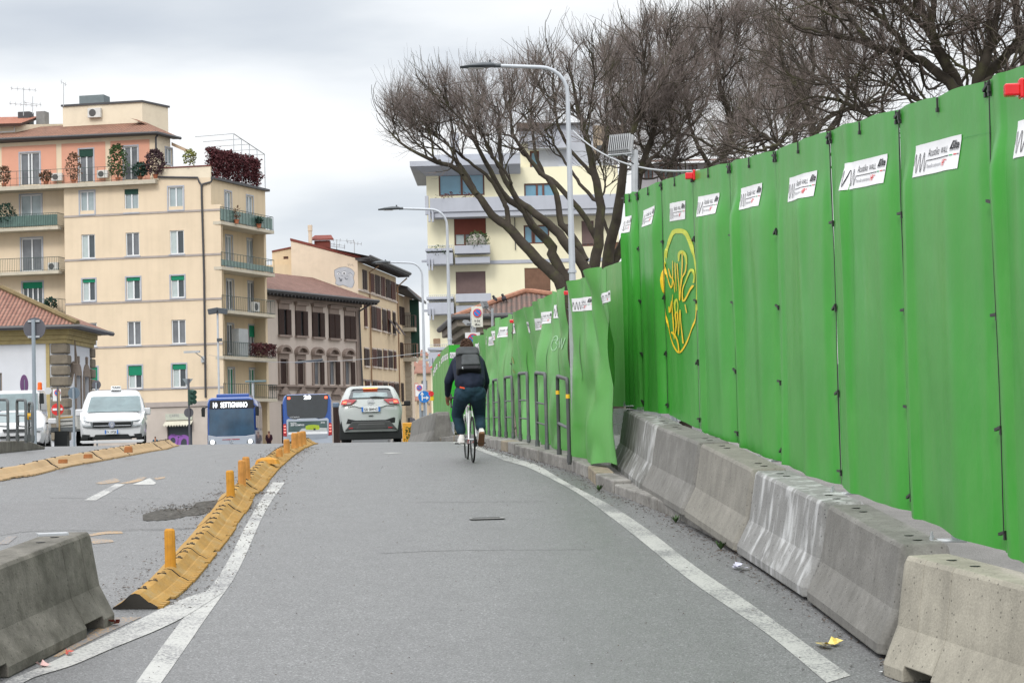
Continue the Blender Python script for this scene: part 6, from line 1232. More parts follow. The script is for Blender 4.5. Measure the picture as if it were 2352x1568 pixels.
leafbox('wall_ivy', U, U.sz(*z5(1680, 1000))[0], U.sz(*z5(1890, 1000))[0], U.sz(*z5(1700, 1090))[1], U.sz(*z5(1700, 965))[1], .02, .2, pmat('ivy_red', (.18, .05, .05), .8, .3, 4), 700, 'dry reddish creeper on the upper yellow wall of the modern block', 'creeper', 9, leaf=.14)
for kk, x, y, w_, h_, n_, lb in (('b3', 965, 190, 1.6, 1.1, 500, 'green bush standing in the planter of the upper grey balcony'), ('b3', 600, 262, 1.6, .7, 150, 'spiky plant behind the left end of the upper grey balcony'), ('z5', 640, 1140, 3.2, .4, 120, 'row of small red flowers on the top grey balcony')):
    f = FR1.off(.9); s_, z_ = f.sz(*Q(kk, x, y)); plant('balcony_plant', f.P(s_, z_-.25), w_, h_, M_LEAF if n_ != 120 else M_LEAFR, lb, group='plants on the grey balconies', pot=False, n=n_, seed=n_, leaf=.12)
mb = MB(); f = FR1.off(.9); s_, z_ = f.sz(*b3(955, 185)); 
mb.loft([[f.P(s_+math.cos(a)*q*1.3, z_+h_, math.sin(a)*q*.4) for a in np.linspace(0, 2*math.pi, 12)[:-1]] for h_, q in ((-.1, .5), (.15, .52), (.4, .45), (.62, .25), (.7, .06))]); wr = mb.build('wrapped_plant', pmat('crumpled_fleece', (.38, .36, .33), .9, .3, 2.5, bump=1.0, bscale=5), smooth=True); tag(wr, 'plant wrapped in crumpled grey fleece on the upper grey balcony', 'plant')
mb = MB(); f = FR1.off(.6); r = f.rect(*qr('b3', 552, 1070, 612, 1138)); 
for q in np.linspace(0, 1, 7):
    a, b = f.P(r[0]+(r[2]-r[0])*q, r[1]), f.P(r[0]+(r[2]-r[0])*q, r[3]); mb.tube([a, b], .02, 4); a, b = f.P(r[0], r[1]+(r[3]-r[1])*q), f.P(r[2], r[1]+(r[3]-r[1])*q); mb.tube([a, b], .02, 4)
tag(mb.build('trellis', pmat('wood_trellis', (.22, .11, .06), .8)), 'small brown wooden trellis on the lowest grey balcony', 'trellis')
# ======== brown roofed house far right behind the trees
f = Face(W(*z5(2080, 900), 150), R(2)); r = f.rect(*qr('z5', 2080, 880, 3400, 1500)); m5 = thing('grey_house', f.P(r[0], -2), 'grey house with brown roof glimpsed through the bare trees above the wall', 'building')
hs = [f.rect(*qr('z5', x, 900, x+70, 1010)) for x in (2110, 2230, 2330, 2460, 2600)]; mb = MB(); wall_mb(mb, f, r[0], r[2], -2, r[3], hs); mb.build('facade_wall', pmat('grey_lilac_render', (.30, .29, .31), .85, .1, 1), m5)
for h in hs: window(f, h, m5, glass=M_GLASS, frm=M_BFR)
mb = MB(); r5 = f.rect(*qr('z5', 2060, 768, 3400, 880)); roof_uv(mb, [f.P(r5[0]-1, r5[1], 1), f.P(r5[2], r5[1], 1), f.P(r5[2], r5[3], -6), f.P(r5[0], r5[3], -6)]); mb.build('tiled_roof', tiles_mat('rust_brown_tiles', (.14, .065, .045), (.23, .12, .085), 4, 2.5), m5)
# ======== stone toll pavilion behind the low wall
M_TS = pmat('toll_stone', (.26, .225, .19), .9, .2, 1.2, bump=.3, bscale=10, streak=.2)
TZ = W(*b3(740, 865), 75).z; tc0 = W(*b3(740, 865), 75); TW, TD = 8.2, 9.3
tp = thing('toll_pavilion', (tc0.x+2.6, 78, -1), 'small stone pavilion with mossy terracotta roof behind the low green wall', 'building')
x0, y0 = tc0.x, tc0.y; x1, y1 = x0+TW, y0+TD; fa = Vector((x0-.9, y1, TZ)); apx = W(*b3(1400, 640), y0+4.4); 
fbp, nb, nr = Vector((x1, y1, TZ)), Vector((x0, y0, TZ)), Vector((x1, y0, TZ)); ap1 = apx; ap2 = Vector((apx.x+.3, apx.y, apx.z))
mb = MB(); roof_uv(mb, [nb, nr, ap2, ap1]); roof_uv(mb, [fa, nb, ap1]); roof_uv(mb, [nr, fbp, ap2]); roof_uv(mb, [fbp, fa, ap1, ap2]); mb.build('tiled_roof', tiles_mat('toll_tiles', (.20, .105, .08), (.11, .085, .07), 5, 3.2), tp)
mb = MB(); mb.tube([nb, ap1.lerp(nb, .5)+Vector((0, 0, .05)), ap1+Vector((0, 0, .06)), ap2+Vector((0, 0, .06)), nr+Vector((0, 0, .06))], .12, 8); mb.tube([fa, ap1], .12, 6); mb.build('ridge_tiles', pmat('ridge_clay', (.30, .15, .10), .85, .3, 6), tp)
mb = MB(); mb.tube([fa, nb, nr], .11, 8); mb.build('gutter', M_DARKM, tp)
for z0_, z1_, d_ in ((TZ-.35, TZ-.03, .12), (TZ-.62, TZ-.35, .38), (TZ-.95, TZ-.62, .62), (TZ-1.15, TZ-.95, .8), (TZ-2.0, TZ-1.15, 1.05), (-1, TZ-2.0, 1.2)):
    mb = MB(); mb.prism([Vector((x0+d_, y0+d_, z0_)), Vector((x1-d_, y0+d_, z0_)), Vector((x1-d_, y1-d_, z0_)), Vector((x0-.9+d_, y1-d_, z0_))], Vector((0, 0, z1_-z0_-.002))); mb.build('cornice' if z0_ > 0 else 'wall', M_TS, tp, bevel=.04)
for k, (x, y, lb) in enumerate(((1128, 705, 'dark pigeon on the left slope of the stone pavilion roof'), (1212, 690, 'dark pigeon higher up the stone pavilion roof ridge'))):
    c = W(*b3(x, y), 77.5); mb = MB(); mb.sphere(c, (.10, .16, .12), 8); mb.sphere(c+Vector((-.05, -.1, .13)), .06, 6); mb.tube([c+Vector((.05, .1, 0)), c+Vector((.12, .25, -.08))], [.06, .02], 5); mb.tube([c-Vector((0, 0, .1)), c-Vector((0, 0, .22))], .012, 4); tag(mb.build('pigeon', pmat('pigeon_grey', (.05, .05, .06), .8), smooth=True), lb, 'pigeon')
# ======== the hill and its houses beyond the street
mb = MB(); rows = []
for y in np.linspace(210, 1500, 22):
    row = []
    for x in np.linspace(-420, 420, 40): hz_ = 52*(1/(1+math.exp(-(y-520)/110)))*(.8+.25*noise.noise(Vector((x*.006, y*.004, 2))))*(1-.25*math.exp(-((x+20)/160)**2)); row.append((x-y*.04, y, -3+hz_*.62*(y/520)**.35))
    rows.append(row)
mb.loft(rows, cap=False, closed=False); hl = mb.build('hill', pmat('hazy_hill', (.10, .12, .105), .95, .3, .02, stain=((.20, .17, .14), .05, .6)), smooth=True); tag(hl, kind='structure')
rr = random.Random(5); hcol = [(.52, .42, .30), (.45, .38, .33), (.50, .47, .43), (.42, .30, .22)]
HOUS = [(952, 935, 255, 60, 40, 1), (975, 880, 300, 34, 46, 0), (962, 905, 330, 30, 26, 2), (975, 825, 620, 18, 15, 0), (950, 850, 560, 22, 16, 3), (966, 868, 480, 26, 18, 1), (985, 858, 520, 22, 14, 2), (958, 888, 400, 30, 20, 3), (944, 905, 360, 16, 26, 0), (972, 950, 240, 26, 60, 0), (980, 918, 300, 22, 30, 3)]
HD = ['grey roadside house low in the gap left of the tall lamp', 'pale house with brown hip roof seen just left of the tall lamp', 'white house in the middle of the gap between corner house and wall', 'orange house highest on the skyline of the distant hill', 'long reddish building on the hill crest beside the corner house', 'grey hill house below the reddish crest building', 'pale hill house at the right side of the gap', 'reddish hill house half way down the slope', 'narrow pale house touching the corner house edge', 'beige house behind the blue arrow sign', 'small reddish house directly above the no parking sign']
for k, (px, py, d, w_, h_, c_) in enumerate(HOUS):
    f = Face(W(px-w_/2, py, d), R(rr.uniform(-8, 14))); r = f.rect(px-w_/2, py-h_/2, px+w_/2, py+h_); hh = thing('hill_house', f.P((r[0]+r[2])/2, r[1]), HD[k], 'house', 'houses on the distant hill')
    ws = []; nx, nz = max(int((r[2]-r[0])/2.4), 1), max(int((r[3]-r[1])/3.0), 1)
    for i in range(nx):
        for j in range(nz): a = r[0]+(r[2]-r[0])*(i+.5)/nx; b = r[1]+(r[3]-r[1])*(j+.6)/nz; ws.append((a-.45, b-.7, a+.45, b+.7))
    mb = MB(); wall_mb(mb, f, r[0], r[2], r[1], r[3], ws, .2); fb(mb, f, r[0]+.01, r[1], r[2]-.01, r[3]-.01, -6, -.25); mb.build('wall', pmat('hill_wall_%s' % 'abcd'[c_], hcol[c_], .9, .1, .4), hh)
    for q in ws: mb = MB(); fb(mb, f, *q, -.2, -.12); mb.build('window', M_GLASSV, hh)
    mb = MB(); cm = (r[0]+r[2])/2; mb.prism([f.P(r[0]-.5, r[3], .5), f.P(r[2]+.5, r[3], .5), f.P(cm+(r[2]-r[0])*.2, r[3]+1.9, -3), f.P(cm-(r[2]-r[0])*.2, r[3]+1.9, -3)], Vector((0, .1, .2))); mb.build('roof', pmat('hill_roof', (.24, .13, .10), .9, .2, 1), hh)
# ---------------------------------------------------------------- bare winter trees
M_BARK = pmat('dark_bark', (.050, .042, .034), .9, .35, 3, bump=.6, bscale=14, stain=((.09, .10, .035), 2.2, .6)); M_TWIG = pmat('twig_bark', (.21, .175, .16), .9, .3, 2)
def tubes_mesh(name, P_, Rd, mat, parent, sides=3):
    """P_: (N,K,3) centre lines, Rd: (N,K) radii -> one mesh"""
    N_, K, _ = P_.shape; t = np.empty_like(P_); t[:, 1:-1] = P_[:, 2:]-P_[:, :-2]; t[:, 0] = P_[:, 1]-P_[:, 0]; t[:, -1] = P_[:, -1]-P_[:, -2]
    t /= np.linalg.norm(t, axis=2, keepdims=True)+1e-9; ref = np.array([.31, .52, .79]); a = np.cross(t, ref); a /= np.linalg.norm(a, axis=2, keepdims=True)+1e-9; b = np.cross(t, a)
    ang = np.arange(sides)*2*np.pi/sides
    V = P_[:, :, None, :]+(a[:, :, None, :]*np.cos(ang)[None, None, :, None]+b[:, :, None, :]*np.sin(ang)[None, None, :, None])*Rd[:, :, None, None]
    V = V.reshape(-1, 3)-np.array(wloc(parent)); base = (np.arange(N_)*K*sides)[:, None, None]; i = (np.arange(K-1)*sides)[None, :, None]; k = np.arange(sides)[None, None, :]; k2 = (k+1) % sides
    q = np.stack([base+i+k, base+i+k2, base+i+sides+k2, base+i+sides+k], -1).reshape(-1, 4)
    me = bpy.data.meshes.new(name); me.vertices.add(len(V)); me.vertices.foreach_set('co', V.ravel().astype(np.float32)); me.loops.add(q.size); me.loops.foreach_set('vertex_index', q.ravel().astype(np.int32)); me.polygons.add(len(q)); me.polygons.foreach_set('loop_start', (np.arange(len(q))*4).astype(np.int32)); me.update(calc_edges=True)
    me.polygons.foreach_set('use_smooth', np.ones(len(q), bool)); me.materials.append(mat); o = bpy.data.objects.new(name, me); COL.objects.link(o); o.parent = parent; return o
def grow(rs, start, dirn, length, r0, K=6, wig=.22, up=.10, r1=.35, bend=None):
    N_ = len(start); P_ = np.empty((N_, K, 3)); P_[:, 0] = start; d = dirn/np.linalg.norm(dirn, axis=1, keepdims=True); st = (length/(K-1))[:, None]
    for k in range(1, K):
        d = d+rs.normal(0, wig, (N_, 3)); d[:, 2] += up
        if bend is not None: d += bend
        d /= np.linalg.norm(d, axis=1, keepdims=True); P_[:, k] = P_[:, k-1]+d*st
    return P_, r0[:, None]*np.linspace(1, r1, K)[None, :]
def spawn(rs, P_, Rd, m, t0=.2, spread=.75, t1=1.0):
    N_, K, _ = P_.shape; t = rs.uniform(t0, t1, (N_, m))*(K-1); i = np.minimum(t.astype(int), K-2); f = (t-i)[:, :, None]; n = np.arange(N_)[:, None]
    s = P_[n, i]*(1-f)+P_[n, i+1]*f; tg = P_[n, i+1]-P_[n, i]; tg /= np.linalg.norm(tg, axis=2, keepdims=True)+1e-9; d = tg+rs.normal(0, spread*.58, (N_, m, 3)); r = Rd[n, i]*(1-f[..., 0])+Rd[n, i+1]*f[..., 0]
    return s.reshape(-1, 3), d.reshape(-1, 3), r.ravel(), (t/(K-1)).ravel()
def tree(label, limbs, depth, ells, seed, n=(13, 8, 6, 4), L=(2.6, 1.4, .8, .42), up=(.10, .12, .12, .10), wig=.2, rt=(.03, .013, .0065, .0034), group='bare trees behind the noise wall', dj=1.6, tw=M_TWIG, t0=.25):
    rs = np.random.RandomState(seed); pts = []; ii = 0
    LP = []; LR = []
    for lb in limbs:
        pp, (ra, rb) = lb[0], lb[1]; dz = lb[2] if len(lb) > 2 else rs.uniform(-dj, dj)
        c = crv(pp, 4); K = len(c); w3 = [W(x, y, depth+dz*(k/(K-1))) for k, (x, y) in enumerate(c)]
        a = np.array([list(v) for v in w3]); idx = np.linspace(0, K-1, 26); a = np.stack([np.interp(idx, np.arange(K), a[:, j]) for j in range(3)], 1); a[1:] += rs.normal(0, .018, (25, 3)); LP.append(a); LR.append(ra+(rb-ra)*np.linspace(0, 1, 26)**1.0)
    LP = np.array(LP); LR = np.array(LR); base = Vector(LP[0, 0]); base.z = gz(base.x, base.y)
    root = thing('bare_tree', base, label, 'tree', group)
    # trunk foot down to the ground
    b0 = LP[0, 0]; foot = np.stack([np.array([b0[0]+.3*(1-t), b0[1], base.z+(b0[2]-base.z)*t]) for t in np.linspace(0, 1, 26)])
    tubes_mesh('trunk', np.concatenate([foot[None], LP]), np.concatenate([np.linspace(LR[0, 0]*1.6, LR[0, 0]*1.05, 26)[None], LR]), M_BARK, root, 9)
    E = np.array([[c[0], c[1], c[2]] for c in [W(e[0], e[1], depth) for e in ells]]); ER_ = np.array([[e[2]*depth/F, e[4] if len(e) > 4 else 3.5, e[3]*depth/F] for e in ells])
    def inside(p): return (((p[:, None, :]-E[None])/ER_[None])**2).sum(2).min(1) < 1.0
    P_, Rd = LP, LR; allP = []; allR = []
    for lv in range(len(n)):
        s, d, r, t = spawn(rs, P_, Rd, n[lv], t0=t0 if lv == 0 else .12, spread=(.85 if lv < 2 else .95))
        keep = inside(s) | (rs.rand(len(s)) < (.25 if lv == 0 else .0)); s, d, r, t = s[keep], d[keep], r[keep], t[keep]
        ln = L[lv]*rs.uniform(.55, 1.25, len(s))*(1.15-.45*t); r0 = np.minimum(r*.7, rt[lv]*rs.uniform(.8, 1.3, len(s)))
        P_, Rd = grow(rs, s, d, ln, r0, K=[9, 7, 6, 4][lv], wig=wig, up=up[lv], r1=.42)
        if lv < 2: allP.append((P_, Rd))
        else: allP.append((P_, Rd))
    # one crown mesh from all levels
    mx = max(p.shape[1] for p, _ in allP); PP = []; RR = []
    for p, r in allP:
        K = p.shape[1]
        if K < mx:
            idx = np.linspace(0, K-1, mx); i = np.minimum(idx.astype(int), K-2); f = idx-i; p = p[:, i]*(1-f)[None, :, None]+p[:, i+1]*f[None, :, None]; r = r[:, i]*(1-f)[None]+r[:, i+1]*f[None]
        PP.append(p); RR.append(r)
    big = [k for k in range(len(PP)) if k < 2]
    tubes_mesh('boughs', np.concatenate([PP[k] for k in big]), np.concatenate([RR[k] for k in big]), M_BARK, root, 5)
    sm = [k for k in range(len(PP)) if k >= 2]
    tubes_mesh('crown', np.concatenate([allP[k][0] if 0 else PP[k] for k in sm])[:, ::2 if mx > 7 else 1], np.concatenate([RR[k] for k in sm])[:, ::2 if mx > 7 else 1], tw, root, 3)
    return root
A = [([(1312, 760), (1296, 673), (1255, 612), (1213, 574), (1169, 522), (1142, 504), (1110, 463), (1095, 446), (1063, 402), (1013, 373), (964, 358), (920, 326), (893, 303)], (.175, .018)),
     ([(1169, 524), (1163, 478), (1157, 460), (1136, 425), (1110, 396), (1066, 364), (1025, 331), (984, 296), (949, 255)], (.075, .014)),
     ([(1322, 760), (1308, 663), (1276, 600), (1264, 561), (1222, 517), (1198, 481), (1154, 443), (1119, 378), (1090, 328), (1063, 279), (1043, 228)], (.175, .016)),
     ([(1360, 660), (1349, 624), (1301, 561), (1264, 521), (1227, 490), (1190, 462), (1154, 402), (1150, 337), (1145, 273), (1142, 222)], (.165, .014)),
     ([(1344, 600), (1325, 558), (1290, 510), (1271, 431), (1227, 378), (1183, 320), (1172, 260), (1169, 200)], (.12, .014)),
     ([(1063, 402), (1035, 340), (1000, 300), (975, 250)], (.035, .01)), ([(1095, 446), (1062, 385), (1018, 345), (960, 300), (925, 260)], (.05, .01)), ([(1119, 378), (1080, 300), (1030, 240), (1010, 210)], (.04, .01)), ([(1154, 402), (1115, 330), (1100, 270), (1095, 205)], (.04, .01)), ([(1013, 373), (960, 330), (915, 280), (900, 235)], (.03, .008)), ([(1222, 517), (1180, 440), (1165, 400), (1120, 340), (1090, 250)], (.06, .01))]
tree('bare tree leaning far left over the road, in front of the pale apartment block', A, 52, [(985, 295, 98, 112), (1075, 275, 110, 110), (1160, 265, 95, 135), (930, 270, 50, 80)], 3, n=(10, 8, 6, 3), L=(1.7, 1.0, .60, .36), up=(.12, .16, .17, .14), t0=.45)
A2 = [([(1366, 760), (1359, 640), (1374, 554), (1377, 466), (1359, 378), (1342, 296), (1327, 255), (1318, 200), (1305, 140)], (.19, .014)), ([(1374, 554), (1318, 466), (1275, 420), (1242, 393), (1225, 320), (1222, 246), (1230, 180), (1240, 130)], (.09, .012)), ([(1359, 400), (1300, 330), (1275, 250), (1270, 160), (1275, 110)], (.06, .01)), ([(1377, 466), (1330, 420), (1290, 360), (1250, 290), (1205, 220)], (.06, .01)), ([(1342, 296), (1360, 230), (1365, 160), (1350, 120)], (.04, .01)), ([(1359, 378), (1390, 320), (1395, 250), (1385, 180)], (.05, .01))]
tree('upright bare tree directly behind the tall street lamp', A2, 56, [(1235, 230, 70, 125), (1300, 230, 90, 140), (1360, 250, 60, 130)], 5, n=(10, 8, 5, 3), L=(1.7, 1.0, .6, .38), up=(.12, .16, .16, .12), t0=.45)
B = [([(1391, 760), (1391, 624), (1403, 554), (1424, 466), (1432, 378), (1447, 320), (1470, 261), (1476, 202), (1479, 130), (1470, 70)], (.21, .014)), ([(1400, 610), (1432, 560), (1455, 480), (1470, 400), (1490, 330), (1520, 246), (1550, 188), (1585, 110)], (.16, .012)), ([(1447, 320), (1418, 261), (1403, 202), (1397, 150), (1400, 85)], (.06, .01)), ([(1432, 378), (1400, 320), (1375, 250), (1365, 180)], (.05, .01)), ([(1476, 230), (1520, 170), (1540, 110), (1550, 60)], (.05, .01)), ([(1470, 400), (1510, 350), (1560, 300), (1600, 220)], (.05, .01)), ([(1403, 554), (1380, 480), (1390, 420), (1370, 350)], (.06, .01))]
tree('bare tree forking just left of the tall wall, behind the floodlight', B, 60, [(1430, 215, 85, 150), (1510, 200, 90, 160), (1570, 240, 70, 130), (1420, 380, 60, 60)], 7, n=(15, 10, 6, 4), L=(2.0, 1.15, .7, .42), up=(.10, .13, .13, .1), t0=.38)
Cc = [([(1670, 620), (1665, 480), (1661, 365), (1680, 300), (1652, 185), (1634, 92), (1625, 30)], (.17, .014)), ([(1665, 420), (1610, 350), (1580, 270), (1570, 180), (1575, 90)], (.09, .012)), ([(1680, 300), (1730, 240), (1760, 160), (1770, 80), (1765, 20)], (.08, .012)), ([(1665, 440), (1720, 380), (1790, 330), (1830, 260), (1840, 180)], (.09, .012)), ([(1652, 185), (1690, 120), (1700, 50)], (.05, .01)), ([(1661, 365), (1610, 320), (1540, 300), (1510, 280)], (.06, .01)), ([(1610, 350), (1560, 370), (1500, 350)], (.05, .01))]
tree('bare tree with a dense rounded crown above the graffiti sheet', Cc, 64, [(1620, 190, 110, 165), (1720, 180, 110, 175), (1800, 220, 90, 150), (1570, 320, 100, 70), (1700, 320, 110, 60)], 9, n=(18, 11, 6, 4), L=(2.2, 1.3, .75, .45), up=(.08, .1, .1, .1), t0=.33)
E_ = [([(1850, 620), (1850, 450), (1870, 330), (1850, 240), (1800, 150), (1790, 60), (1800, -30)], (.17, .014)), ([(1860, 360), (1920, 280), (1950, 200), (1930, 110), (1900, 10)], (.11, .012)), ([(1850, 400), (1790, 330), (1740, 300), (1700, 250)], (.08, .012)), ([(1862, 340), (1900, 270), (1990, 240), (2060, 200), (2100, 140)], (.09, .012)), ([(1850, 240), (1870, 150), (1860, 60), (1880, -20)], (.06, .01)), ([(1790, 330), (1720, 350), (1660, 330), (1600, 340)], (.05, .01)), ([(1950, 200), (2010, 120), (2030, 20)], (.06, .01))]
tree('bare tree with brownish twigs filling the gap left of the big dark tree', E_, 56, [(1840, 130, 130, 180), (1950, 130, 120, 160), (1780, 290, 140, 70), (1900, 270, 130, 70), (1680, 320, 70, 45)], 11, n=(11, 8, 5, 3), L=(2.2, 1.3, .75, .45), up=(.05, .07, .08, .08), t0=.33)
D = [([(2240, 600), (2215, 380), (2200, 200), (2150, 110), (2120, 30), (2100, -60)], (.19, .04)), ([(2210, 330), (2244, 190), (2280, 90), (2300, -40)], (.16, .04)), ([(2200, 210), (2150, 165), (2096, 130), (2004, 106), (1930, 85), (1865, 69), (1800, 45)], (.11, .012)), ([(2205, 260), (2120, 240), (2060, 280), (2004, 270), (1930, 231), (1860, 225), (1800, 250)], (.08, .010)), ([(2180, 160), (2140, 60), (2150, -60)], (.09, .03)), ([(2096, 130), (2040, 60), (1990, 0), (1960, -60)], (.07, .02)), ([(2244, 190), (2310, 130), (2360, 60), (2400, -20)], (.12, .03)), ([(2205, 250), (2260, 190), (2340, 160), (2420, 120)], (.09, .02)), ([(2004, 106), (1950, 40), (1900, 0), (1850, -40)], (.05, .01)), ([(1930, 231), (1880, 180), (1830, 160), (1780, 150)], (.04, .01)), ([(2120, 60), (2050, -10), (2000, -60)], (.06, .02)), ([(2004, 270), (1960, 300), (1900, 310), (1850, 330)], (.04, .01)), ([(2215, 300), (2150, 260), (2090, 220), (2020, 190), (1960, 180)], (.06, .01))]
tree('largest dark bare tree at the upper right, its boughs cut by the frame', D, 38, [(2180, 60, 230, 180), (1980, 110, 220, 140), (1990, 240, 190, 70), (2330, 60, 160, 170), (2180, 190, 150, 60)], 13, n=(11, 7, 5, 3), L=(2.0, 1.15, .65, .38), up=(.05, .06, .06, .06), rt=(.03, .014, .007, .0032), tw=pmat('dark_twig_bark', (.15, .12, .108), .9, .3, 2), t0=.2)
D2 = [([(2420, 700), (2400, 480), (2380, 260), (2350, 120), (2330, 0), (2320, -80)], (.2, .05)), ([(2385, 280), (2320, 200), (2270, 120), (2230, 20)], (.1, .02)), ([(2380, 240), (2430, 100), (2450, 0)], (.1, .03))]
tree('bare tree trunk rising at the right frame edge beside the largest tree', D2, 42, [(2330, 90, 160, 160)], 15, n=(10, 7, 5, 3), L=(2.0, 1.1, .65, .4), up=(.08, .08, .08, .08), t0=.2)
sh = lambda L_, dx, dy: [([(x+dx, y+dy) for x, y in l[0]], l[1]) for l in L_]
tree('paler bare tree farther back, between the forked tree and the rounded crown', sh(Cc, -120, 20), 82, [(1500, 210, 110, 165), (1600, 200, 110, 175), (1690, 240, 90, 150), (1520, 330, 130, 70)], 21, n=(15, 9, 6, 3), L=(2.6, 1.5, .9, .5), up=(.08, .1, .1, .1), t0=.33)
tree('paler bare tree farther back, behind the tree above the longest sheets', sh(Cc, 150, 0), 80, [(1790, 190, 130, 165), (1890, 180, 120, 175), (1750, 320, 130, 60)], 22, n=(15, 9, 6, 3), L=(2.6, 1.5, .9, .5), up=(.08, .1, .1, .1), t0=.33)
# ---------------------------------------------------------------- vehicles
def paint(name, col, rough=.25, coat=.6): return pmat(name, col, rough, .03, 1.5, coat=coat)
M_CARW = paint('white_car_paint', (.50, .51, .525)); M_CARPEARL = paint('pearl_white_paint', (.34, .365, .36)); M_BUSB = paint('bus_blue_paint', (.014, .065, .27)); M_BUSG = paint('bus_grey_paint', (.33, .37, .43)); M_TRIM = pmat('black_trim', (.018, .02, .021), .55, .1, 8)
M_WSH = pmat('windscreen_glass', (.13, .18, .19), .07, .35, 1.6, spec=.8); M_RGL = pmat('rear_glass_dark', (.02, .025, .03), .08, .3, 1.5, spec=.8); M_BSH = pmat('bus_windscreen', (.02, .06, .11), .06, .5, 1.0, spec=.9)
M_TYRE = pmat('tyre_rubber', (.015, .015, .015), .85, .2, 8); M_RIM = pmat('alloy_rim', (.30, .31, .32), .4, metal=.7); M_TAIL = pmat('tail_lamp_red', (.30, .01, .015), .2, spec=.7); M_TAILON = pmat('tail_lamp_lit', (.9, .1, .05), .3, emit=(1, .12, .05), estr=2.2); M_BRAKE = pmat('brake_lamp_lit', (.9, .2, .03), .3, emit=(1, .16, .02), estr=2.5)
M_HEAD = pmat('headlamp_glass', (.15, .165, .175), .1, .4, 9, spec=.9); M_HEADON = pmat('headlamp_lit', (1, 1, 1), .3, emit=(1, 1, .95), estr=6); M_PLATE = pmat('number_plate', (.66, .68, .70), .5); M_PBLUE = pmat('plate_blue', (.01, .12, .45), .5); M_CHR = pmat('chrome', (.6, .62, .65), .15, metal=.9); M_LED = pmat('led_white', (.9, .95, 1), .3, emit=(.9, .95, 1), estr=2.2)
class Veh:
    """local frame: x right, y away from the viewer, z up; measured from the picture with K(crop), centre cx, ground y gy"""
    def __init__(s, name, k, cx, gy, d, label, cat, rz=0.0, gz_=None):
        s.k = k; s.d = d; s.cx, s.gy = Q(k, cx, gy); c = W(s.cx, s.gy, d); g = gz(c.x, c.y) if gz_ is None else gz_
        s.z0 = W(s.cx, s.gy, d).z; s.ground = g; s.root = thing(name, (c.x, d, g), label, cat, rz=rz); s.q = d/F; s.slope = 0
        s.dz = s.z0-g
    def X(s, x): return (Q(s.k, x, 0)[0]-s.cx)*s.q
    def Z(s, y): return (s.gy-Q(s.k, 0, y)[1])*s.q+s.dz
    def pan(s, name, pts, y, t, mat, parent=None, bevel=0.0):
        """panel from picture outline, y: depth or function of z, t: thickness towards the viewer"""
        f = y if callable(y) else (lambda z, x=0: y); P3 = []
        for a, b in pts: x, z = s.X(a), s.Z(b); P3.append(Vector((x, f(z, x)-t, z)))
        mb = MB(); mb.prism(P3, Vector((0, t+.02, 0))); return mb.build(name, mat, parent or s.root, world=False, bevel=bevel)
def ring_car(hw0, hw1, hw2, z0, z1, z2, y, n=1):
    """bottom half-width/height, belt, roof -> 16-gon ring"""
    h = [(hw0*.96, z0), (hw0, z0+.06), (hw1, z1-.12), (hw1*.985, z1), (hw1*.55+hw2*.45, z1*.5+z2*.5), (hw2*1.0, z2-.06), (hw2*.86, z2-.012), (hw2*.4, z2)]
    return [Vector((a, y, b)) for a, b in h]+[Vector((-a, y, b)) for a, b in h[::-1]]
def wheels(root, xs, ys, r, w=.22, rim=M_RIM):
    for y in ys:
        for x in xs:
            mb = MB(); c = Vector((x, y, r)); mb.tube([c-Vector((w/2, 0, 0)), c-Vector((w*.36, 0, 0)), c+Vector((w*.36, 0, 0)), c+Vector((w/2, 0, 0))], [r*.92, r, r, r*.92], 24); o = mb.build('wheel', M_TYRE, root, world=False, smooth=True, autosm=40)
            sg = 1 if x > 0 else -1; mb = MB(); mb.tube([c+Vector((sg*w*.40, 0, 0)), c+Vector((sg*(w/2+.008), 0, 0))], [r*.66, r*.60], 16); mb.build('rim', rim, o, world=False)
def mirror(root, x, y, z, mat, s=1, w=.2, h=.15):
    mb = MB(); mb.fbox((x+s*w*.75, y, z), (w*.5, 0, .0), (0, .06, 0), (0, 0, h*.5)); o = mb.build('wing_mirror', mat, root, world=False, bevel=.035, segs=3); mb = MB(); mb.fbox((x+s*w*.1, y+.02, z-h*.35), (w*.3, 0, 0), (0, .03, 0), (0, 0, .02)); mb.build('mirror_arm', M_TRIM, o, world=False)
def plate(v, x0, x1, y0, y1, y, text):
    o = v.pan('number_plate', [(x0, y1), (x1, y1), (x1, y0), (x0, y0)], y, .02, M_PLATE); X0, X1, Z0, Z1 = v.X(x0), v.X(x1), v.Z(y1), v.Z(y0); w = X1-X0
    for a, b in ((X0, X0+.1*w), (X1-.1*w, X1)): mb = MB(); mb.fbox(((a+b)/2, y-.024, (Z0+Z1)/2), ((b-a)/2, 0, 0), (0, .003, 0), (0, 0, (Z1-Z0)/2*.98)); mb.build('plate_band', M_PBLUE, o, world=False)
    mb = MB(); put_text(mb, text, (X0+.14*w, y-.026, Z0+.2*(Z1-Z0)), (1, 0, 0), (0, 0, 1), .6*(Z1-Z0), width=.72*w, bold=.01); mb.build('plate_text', M_INK, o, world=False)
